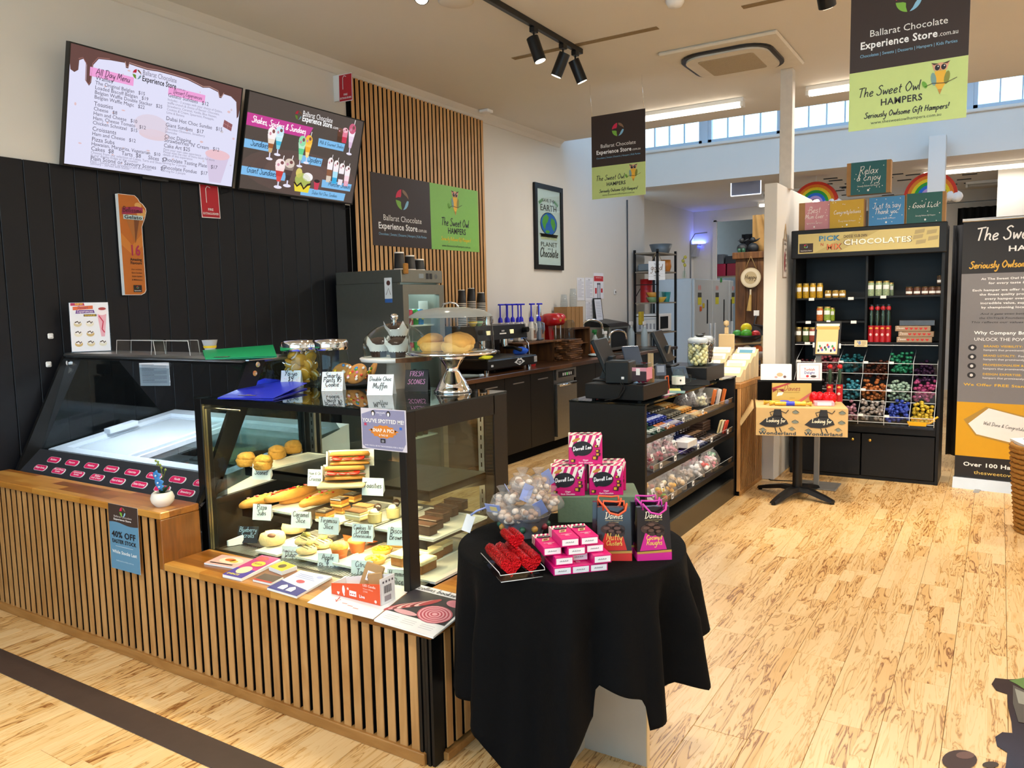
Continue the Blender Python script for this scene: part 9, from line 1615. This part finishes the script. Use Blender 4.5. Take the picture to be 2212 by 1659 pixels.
c=Z(985,2,CEIL);mb=MB();mb.lathe([(0,-.012),(.10,-.012),(.115,-.004),(.115,0)],m_ceil,c=c,n=28);one('ceiling_speaker','round white ceiling speaker at the top edge','speaker',mb,c);c=Z(1458,0,CEIL);mb=MB();mb.lathe([(0,-.045),(.045,-.04),(.06,-.015),(.06,0)],m_white,c=c,n=24);one('smoke_alarm','small round white smoke alarm at the top edge','smoke alarm',mb,c);c=X(1042,243,WALLX+.10);mb=MB();mb.box(-4.53,-4.42,c.y-.05,c.y+.05,CEIL-.03,CEIL,m_white,.006);one('ceiling_box','small white junction box on the ceiling above the oak slats','box',mb,(-4.48,c.y,CEIL))
def hang(lab,x,y,zb):
    T=Th('hanging_banner',lab,'banner',(x+.26,y,zb));p=Pan((x,y,zb),(1,0,0),(0,0,1),.52,.735);T.part('sheet',board(p,.003,m_paper));face_dark(p,0,.285,.52,.45);face_green(p,0,0,.52,.285);T.part('print',p.mb)
    for s_ in (.01,.51):mb=MB();mb.tube([(x+s_,y-.001,zb+.73),(x+s_-.02,y,CEIL-.06),(x+s_-.02,y,CEIL)],.002,m_chrome,5);T.part('hanging_wire',mb)
hang('smaller looking brown and green hanging banner left of the white post',-3.205,6.6,2.482);hang('large brown and green hanging banner cut by the top edge',-.69,4.4,2.385)
# ================================================================== back room
# black metal shelf unit
sx0,sx1,sy0,sy1=-4.58,-4.2,10.78,11.55;t=Th('shelf_unit','black metal shelf unit with grey boards beyond the back bench','shelf unit',(-4.4,11.15,0))
for x in (sx0,sx1-.03):
    for y in (sy0,sy1-.03):mb=MB();mb.box(x,x+.03,y,y+.03,0,2.29,m_plast);t.part('post',mb)
m_gb=mat('grey wood board','#8a8070',.6,var=.15)
SZ=[2.25,1.98,1.53,1.09,.7]
for z in SZ:mb=MB();mb.box(sx0,sx1,sy0,sy1,z-.02,z,m_gb);t.part('shelf',mb)
for z in (1.78,1.32):mb=MB();mb.box(sx0,sx1,sy0,sy0+.01,z,z+.012,m_plast);t.part('side_rail',mb);mb=MB();mb.tube([(sx0+.01,sy0+.01,z-.2),(sx0+.01,sy0+.3,z)],.006,m_plast,5);t.part('brace',mb)
T=Th('microwave','white microwave oven on the black shelf unit','microwave',V((-4.40,11.12,1.09)),world=0);mb=MB();mb.box(-.17,.17,-.28,.28,.008,.27,m_white,.006);T.part('body',mb);mb=MB();mb.box(.17,.185,-.27,.14,.02,.26,m_white,.004);T.part('door',mb);mb=MB();mb.box(.185,.187,-.22,.10,.05,.23,m_plast);T.part('window',mb)
p=Pan((-.17,-.2805,0),(1,0,0),(0,0,1),.34,.27);[p.rect(.05+.055*k,.05,.08+.055*k,.13,'#a8a8ac',1) for k in range(5)];T.part('vents',p.mb)
def pot(name,lab,x,y,z,pr,col,cat='bowl',n=18):mb=MB();mb.lathe(pr,mat('pot '+col,col,.4),n=n);one(name,lab,cat,mb,V((x,y,z)),local=True)
pot('grey_basin','grey plastic basin on top of the shelf unit',-4.36,11.3,2.25,[(.12,0),(.17,.14),(.16,.14),(.115,.01)],'#5c6468','basin');mb=MB();mb.box(-.15,.14,-.2,.2,0,.11,mat('grey glass dish','#7a8488',.2),.02);one('glass_dish','grey rectangular dish under the top board of the shelf unit','dish',mb,V((-4.4,11.05,1.98)),local=True)
pot('orange_pot','orange ceramic pot on the second board of the shelf unit',-4.32,11.4,1.98,[(.06,0),(.085,.08),(.075,.18),(.065,.18)],'#c8782a','pot');pot('red_canister','tall red canister on the third board of the shelf unit',-4.46,10.98,1.53,[(.09,0),(.09,.34),(0,.345)],'#a81e1e','canister')
for k,(c_,n_) in enumerate((('#7a9a6a','green'),('#d89a3a','orange'),('#d8b03a','yellow'))):pot('nested_bowl','%s bowl stacked on the third board of the shelf unit'%n_,-4.34,10.93+(.28 if k==2 else 0),1.53+(.07*k if k<2 else 0),[(.05,0),(.10,.075),(.095,.075),(.045,.008)],c_)
pot('teal_jug','teal plastic jug on the third board of the shelf unit',-4.32,11.42,1.53,[(.045,0),(.07,.15),(.065,.15),(.04,.01)],'#1f8a86','jug');
for k in range(3):mb=MB();mb.lathe([(.03,0),(.035,.16)],m_glass,n=14,caps=False);one('drinking_glass','clear glass on the third board of the shelf unit, %s'%ORD[k],'glass',mb,V((-4.33,11.24+.06*k-.02,1.53)),'glasses on the shelf unit',local=True)
p=pan_px((1401,566),(1441,563),(1441,604),(1401,605),Y,10.2);p.o=V((sx1+.004,sy0-.10,1.83));p.u=V((.35,.94,0)).normalized();p.u=V((.75,.66,0));p.v=V((0,0,1));p.n=p.u.cross(p.v);p.o=Y(1401,605,10.72);p.w,p.h=.25,.27;w,h=p.w,p.h
T=Th('good_things_plaque','white plaque reading Today good things are going to happen, hung on the shelf unit','plaque',p.P(w/2,0));T.part('board',board(p,.008,m_white));p.text('Today',w*.5,h*.80,h*.10,'#4a4440',0,'c',fit=w*.36);p.script('good',w*.12,h*.52,w*.15,'#7a5a3a',fit=w*.72,w=w*.03);p.text('things',w*.5,h*.36,h*.09,'#4a4440',1,'c');p.text('are going',w*.5,h*.22,h*.09,'#4a4440',1,'c');p.text('to happen',w*.5,h*.08,h*.08,'#4a4440',0,'c')
for k in (.18,.32,.47):p.rect(0,h*k,w,h*k+.002,'#b8b0a8',1)
T.part('print',p.mb);mb=MB();mb.tube([p.P(w*.2,h),p.P(w*.5,h*1.55),p.P(w*.8,h)],.004,mat('twine','#a88a5a',.9),5);T.part('twine',mb)
# white fridges
m_fw=mat('white fridge enamel','#b8bcbc',.35,var=.03)
for k,(y0,y1) in enumerate(((12.37,14.24),(14.27,14.56))):
    T=Th('double_fridge','white double door fridge beyond the shelf unit, %s'%('near one' if k==0 else 'far one, mostly hidden'),'fridge',(-4.55,(y0+y1)/2,0),'white fridges');mb=MB();mb.box(-4.93,-4.25,y0,y1,.02,1.90,m_fw,.01);T.part('body',mb);nd=2 if k==0 else 1
    for j in range(nd):
        a=y0+(y1-y0)*j/nd+.01;b=y0+(y1-y0)*(j+1)/nd-.01;mb=MB();mb.box(-4.25,-4.2,a,b,.05,1.89,m_fw,.012);o=T.part('door',mb);mb=MB();mb.box(-4.2,-4.165,b-.16 if j==0 else a+.05,b-.11 if j==0 else a+.10,.6,1.15,mat('pale handle','#d6d8d8',.3),.01);T.part('handle',mb,o)
        p=Pan((-4.199,a+.15,1.45),(0,1,0),(0,0,1),.3,.35);p.ell(.05,.30,.035,.045,'#c8908a',1,10);p.ell(.13,.30,.035,.045,'#c8908a',1,10);p.rect(.0,.02,.19,.14,'#c8c03a',1);p.rect(0,.14,.19,.22,'#4a4a44',1);T.part('energy_label',p.mb,o);mb=MB();mb.box(-4.2,-4.192,a+.62 if k==0 else a+.1,a+.66 if k==0 else a+.14,1.15,1.55,m_plast);T.part('display_strip',mb,o)
for q,c_,l in (((1514,667),'#c85a1e','orange'),((1520,660),'#c8b02a','yellow'),((1558,605),'#3a8a4a','green')):c=X(*q,-4.19);mb=MB();mb.box(-4.199,-4.185,c.y-.04,c.y+.04,c.z-.04,c.z+.04,mat('magnet '+c_,c_,.4),.01);one('fridge_magnet','%s magnet on the near white fridge'%l,'magnet',mb,c)
T=Th('flower_vase','small glass vase with yellow flowers on the near white fridge','vase',V((-4.42,12.5,1.90)),world=0);mb=MB();mb.lathe([(.03,0),(.035,.06),(.02,.13)],m_glass,n=12,caps=False);T.part('vase',mb);mb=MB();mb.tube([(0,0,.02),(.01,0,.2),(-.01,0,.34)],.005,mat('green stem','#5a6a2e'),5);T.part('stem',mb)
for z in (.22,.29,.35):mb=MB();mb.blob((.02*sin(z*40),0,z),.028,mat('yellow bloom','#c8b84a',.6),8,6,.2);T.part('bloom',mb)
# timber cabinet with hung signs
x0=Y(1587,548,9).x;T=Th('timber_cabinet','tall rustic timber cabinet side beyond the nib wall','cabinet',(-2.1,9.3,0))
for k in range(7):w_=.122;mb=MB();mb.box(x0+.01+w_*k,x0+.01+w_*(k+1)-.003,9.0,9.5,.0,2.0,m_rustic,.003);T.part('board',mb)
mb=MB();mb.box(x0-.02,x0+.9,8.97,9.53,2.0,2.075,m_rustic,.006);T.part('top',mb)
c=Y(1622,600,8.98);T=Th('round_hanger','round cream hanging sign with a tassel on the timber cabinet','sign',c);mb=MB();mb.cyl(c,c-V((0,.012,0)),.112,mat('cream wood disc','#c8b896',.7),32);T.part('disc',mb);p=Pan(c+V((-.112,-.0125,-.112)),(1,0,0),(0,0,1),.224,.224);p.ell(.112,.112,.1,.1,'#d9ccb0',1,28);p.ell(.112,.112,.07,.07,'#b8a47c',2,24);p.script('Happy',.112,.098,.03,'#4a3a24',align='c',fit=.13,L=3,w=.006);T.part('print',p.mb);mb=MB();mb.tube([c+V((-.06,-.008,.10)),c+V((0,-.008,.24)),c+V((.06,-.008,.10))],.005,mat('twine','#a88a5a'),6);T.part('cord',mb);mb=MB();mb.cyl(c+V((0,-.01,-.13)),c+V((0,-.01,-.20)),.010,mat('cream bead','#d8ccb0',.6),8);mb.cyl(c+V((0,-.01,-.19)),c+V((-.015,-.01,-.37)),.012,mat('straw tassel','#b8985a',.9),8,.028);T.part('tassel',mb)
c=Y(1634,682,8.985);T=Th('dark_apron','dark grey apron hanging on a white house shaped hook','apron',c);mb=MB();p=Pan(c+V((-.03,-.004,.0)),(1,0,0),(0,0,1),.06,.06);p.poly([(0,0),(.06,0),(.06,.03),(.03,.06),(0,.03)],m_white,2);T.part('hook',board(p,.006,m_white,p.mb));mb=MB();mb.grid(lambda u,v:(c.x-.07+.30*u+.012*sin(7*v),c.y-.03-.02*sin(9*u),c.z-.10-.06*u-.55*v),10,8,mat('charcoal cloth','#2a2b30',.9,var=.2));mb.tube([c+V((0,-.01,.0)),c+V((-.02,-.03,-.10)),c+V((.1,-.03,-.12))],.012,mat('charcoal cloth','#2a2b30'),6);o=T.part('cloth',mb)
for k,(q,l) in enumerate((((1603,538),'left dark bird figurine on the timber cabinet'),((1627,537),'right dark bird figurine on the timber cabinet'))):
    c=Y(q[0],548,9.2);c.z=2.076;T=Th('bird_figurine',l,'figurine',c,'bird figurines',world=0);m=mat('dark stone bird','#1f2428',.5,var=.2,scale=60);mb=MB();mb.blob((0,0,.055),(.062,.05,.058),m,14,8);T.part('body',mb);mb=MB();mb.blob((-.005,0,.145),(.03,.028,.032),m,12,8);mb.cyl((-.03,0,.145),(-.055,0,.142),.008,m,6,.001);mb.tube([(.015,0,.13),(.05,0,.145),(.075,0,.16)],[.014,.010,.004],m,6);T.part('head',mb)
for k in range(2):mb=MB();mb.lathe([(.016,0),(.022,.02),(.02,.045),(0,.055)],mat('green glass','#2f5a44',.2),n=12);one('green_bottle','tiny green glass bottle before the bird figurines, %s'%('left','right')[k],'bottle',mb,Y(1597+9*k,548,9.1)*1.0+V((0,0,2.076-Y(1597+9*k,548,9.1).z)),'green bottles',local=True)
mb=MB();c=Y(1650,505,9.3);mb.grid(lambda u,v:(c.x-.13+.26*u*(.5+.5*v),c.y+.02*sin(12*u),2.09+.42*(1-v)),10,6,mat('tan cloth bag','#b08a52',.9,var=.15));o=one('tan_bag','tan cloth bag hanging above the timber cabinet behind the nib wall','bag',mb,c);md=o.modifiers.new('t','SOLIDIFY');md.thickness=.004
# card display and fruit beyond the counter
t=Th('card_display','stepped pale cardboard display of greeting cards on the slatted counter end','display',(-1.95,6.5,.89));m_cd=mat('pale card display','#cdb892',.7,var=.06)
for k in range(4):
    for j in range(2):
        x=-2.13+.21*j;y=6.20+.15*k;mb=MB();mb.hexa([(x,y,.892),(x+.19,y,.892),(x+.19,y+.10,.892),(x,y+.10,.892)],[(x,y,.935+.045*k),(x+.19,y,.935+.045*k),(x+.19,y+.10,.99+.045*k),(x,y+.10,.99+.045*k)],m_cd);o=t.part('tray',mb);mb=MB();mb.m=MT((x+.02,y+.03,.935+.045*k))@MR(-.6,4,'X');mb.box(0,.15,-.001,.012,0,.085,m_paper,.001);mb.box(.02,.13,-.0022,-.001,.02,.06,flat(('#5a9ab8','#e8e0dc','#d8c8c0','#e6d8d8')[(k+j)%4]));t.part('cards',mb,o)
c=Z(1577,752,1.06);mb=MB();mb.m=MT((-2.02,6.79,.95));mb.box(-.07,.07,0,.014,0,.30,m_ply,.02);mb.box(-.018,.018,.002,.012,.30,.36,m_ply,.004);mb.lathe([(.0,.36),(.024,.38),(.022,.41),(0,.42)],m_ply,n=12);mb.box(-.1,.1,-.02,.05,-.058,0,m_ply);one('bottle_shaped_board','pale bottle shaped wooden board standing behind the card display','board',mb,(-2.02,6.79,.9))
t=Th('fruit_stand','two tier wooden fruit stand with dark and white bowls','fruit stand',(-1.98,7.6,0));mb=MB();mb.cyl((-1.92,7.62,.9),(-1.92,7.62,1.2),.014,m_ply,10);t.part('post',mb);fq=[(1612,728,1.18),(1632,762,1.03)]
T0=[]
for k,(px,py,z) in enumerate(fq):
    c=Y(px,py,7.6);T0.append(c);mb=MB();mb.lathe([(.06,-.05),(.13,-.01),(.145,.02),(.135,.02),(.05,-.04)],(m_plast,mat('white bowl','#e0dcda',.3))[k],c=c,n=24);t.part('bowl',mb);mb=MB();mb.tube([c+V((-.14,0,-.075)),c+V((0,0,-.06)),c+V((.13,0,-.055)),c+V((.17,0,-.03))],.012,m_ply,8);t.part('arm',mb)
mb=MB();mb.box(-2.25,-1.72,7.35,7.85,.0,.9,m_rustic,.004);one('timber_side_table','dark timber side unit under the fruit stand','side table',mb,(-1.98,7.6,0))
for k,(c0,dx,dz,r,c_,n_) in enumerate(((0,.0,.085,.055,'#e6d81e','yellow fruit on top of the dark bowl'),(0,.01,.03,.055,'#4aa82a','green fruit at the front of the dark bowl'),(0,-.085,.025,.05,'#3a9a3a','green fruit at the left of the dark bowl'),(0,.09,.025,.045,'#c8202a','red fruit at the right of the dark bowl'),(1,.02,.03,.05,'#d85a1e','orange fruit in the white bowl'),(1,-.08,.03,.045,'#e6dcc8','cream fruit in the white bowl'))):
    mb=MB();mb.blob((0,0,0),(r,r*.9,r*.9),mat('fruit '+c_,c_,.2,coat=.4,var=.05),14,8);one('fruit',n_,'fruit',mb,T0[c0]+V((dx,-.03*(k==1),dz)),'fruit on the stand',local=True)
# insect light, conduit
c=X(1502,540,-4.94);T=Th('insect_light','grey wall insect light glowing blue','insect light',c);mb=MB();mb.hexa([(-4.97,c.y-.16,c.z-.13),(-4.88,c.y-.13,c.z-.13),(-4.88,c.y+.13,c.z-.13),(-4.97,c.y+.16,c.z-.13)],[(-4.97,c.y-.2,c.z+.10),(-4.83,c.y-.2,c.z+.10),(-4.83,c.y+.2,c.z+.10),(-4.97,c.y+.2,c.z+.10)],mat('grey plastic hood','#a8a8b0',.5));T.part('hood',mb);mb=MB();mb.box(-4.835,-4.826,c.y-.18,c.y+.18,c.z+.04,c.z+.06,mat('blue tube','#4a5aff',.4,emit=9,emit_col='#2a3cff'));mb.box(-4.95,-4.86,c.y-.16,c.y+.16,c.z+.10,c.z+.104,mat('blue tube','#4a5aff'));T.part('tube',mb,label='glowing blue tube');lamp('AREA','insect_lamp',(-4.9,c.y,c.z+.11),5*RL,(.12,.2,1),aim=(-4.92,c.y,c.z+1),shape='RECTANGLE',size=.08,size_y=.3)
mb=MB();mb.tube([(-4.965,14.4,1.9),(-4.965,14.4,2.65),(-4.9,14.45,2.78),(-4.7,14.55,2.8)],.012,mat('grey conduit','#8a8c90',.5),6);one('grey_conduit','grey conduit rising on the back room wall','conduit',mb,(-4.96,14.4,1.9))
# doorway: storage shelves and dark curtain
m_cur=mat('dark navy curtain','#0b0d14',.9,var=.25,scale=20)
def curtain(lab,x0,x1,y,z0,z1,n):
    mb=MB();mb.grid(lambda u,v:(x0+(x1-x0)*u,y+.03*sin(u*n*6.28),z0+(z1-z0)*v),n*8,3,m_cur);o=one('curtain',lab,'curtain',mb,((x0+x1)/2,y,z0),'dark curtains');md=o.modifiers.new('t','SOLIDIFY');md.thickness=.006
curtain('dark navy curtain in the back doorway',-4.15,-2.3,14.9,.0,2.75,16);curtain('black curtain between the chocolate cabinet and the roll-up banner',-.37,.45,7.95,.12,2.15,9);curtain('dark curtain at the far back right, behind the gift boxes',-.62,.2,14.4,.0,2.9,8)
T=Th('storage_shelf','storage shelf with tubs seen through the back doorway','shelf unit',(-4.55,15,0));mb=MB();mb.box(-4.85,-4.15,14.85,15.3,1.96,1.99,m_gb);T.part('shelf',mb);mb=MB();mb.box(-4.85,-4.15,14.85,15.3,0,.04,m_gb);T.part('base',mb)
for x in (-4.85,-4.19):mb=MB();mb.box(x,x+.04,15.2,15.3,0,2.0,m_gb);T.part('post',mb)
for k,(x,w_,h,z,c_,l) in enumerate(((-4.82,.36,.23,1.991,'#a81e44','red carton'),(-4.43,.22,.23,1.991,'#8a1c34','dark red carton'),(-4.80,.30,.18,2.223,'#6a7078','grey tub'),(-4.46,.24,.14,2.223,'#2c2e34','black tub'))):mb=MB();mb.box(0,w_,0,.3,0,h,mat('tub '+c_,c_,.5),.004);one('storage_box','%s on the shelf in the back doorway'%l,'box',mb,V((x,14.9,z)),local=True)
# lit sign box, rainbows, right back room
p=Pan(Y(1579,424,11.4),(1,0,0),(0,0,1),.42,.20);T=Th('ceiling_sign','clear edge lit rectangular sign hanging under the header','sign',p.P(.2,.1));T.part('panel',board(p,.02,mat('grey blue sign panel','#8f98b4',.3)));mb=MB()
for a,b in (((0,0),(.42,0)),((.42,0),(.42,.2)),((.42,.2),(0,.2)),((0,.2),(0,0))):mb.cyl(p.P(*a),p.P(*b),.008,mat('lit sign edge','#eef2ff',.4,emit=1.2),6)
T.part('lit_edge',mb);mb=MB();mb.box(p.o.x+.15,p.o.x+.17,11.39,11.41,p.o.z+.2,3.2,m_alu);T.part('hanger',mb)
def rainbow(lab,q,y,R):
    c=Y(*q,y);T=Th('rainbow_decoration',lab,'decoration',c,'hanging rainbows',world=0)
    for k,cc in enumerate(('#c8341e','#e07a1e','#e6c81e','#2a9a3a','#2a6ac8','#b89ad0')):
        r0=R*(1-.13*k);r1=R*(1-.13*(k+1));mb=MB();pts=[(r0*cos(a),r0*sin(a)) for a in [pi*i/20 for i in range(21)]]+[(r1*cos(a),r1*sin(a)) for a in [pi*(20-i)/20 for i in range(21)]];mb.m=MR(pi/2,4,'X');mb.prism(pts,-.05,.05,mat('tissue '+cc,cc,.8,var=.2,scale=60));T.part('band',mb)
    for s_ in (-1,1):
        mb=MB()
        for j in range(3):mb.blob((s_*R*.72+.07*(j-1),0,-.02+.02*(j==1)),.07,m_white,10,6,.1,j)
        T.part('cloud',mb)
    mb=MB();mb.cyl((0,0,R),(0,0,3.2-c.z),.004,m_white,5);T.part('string',mb)
rainbow('paper rainbow decoration behind the Good Luck box',(2010,425),11.3,.30);rainbow('paper rainbow decoration half hidden by the nib wall',(1762,440),11.5,.29)
for k in range(26):
    q=(random.Random(k).uniform(1745,2110),random.Random(k+50).uniform(372,425));c=Z(*q,3.2);
    if c.y>15:continue
    mb=MB();mb.box(c.x-.09,c.x+.09,c.y-.025,c.y+.025,3.19,3.199,m_plast);struct('ceiling_slot',mb,bpy.data.objects['ceiling_back'])
mb=MB();mb.box(-.1,1.3,13.9,14.3,2.86,3.0,m_alu);one('air_duct','long grey duct along the far back room ceiling','duct',mb,(.6,14.1,2.9))
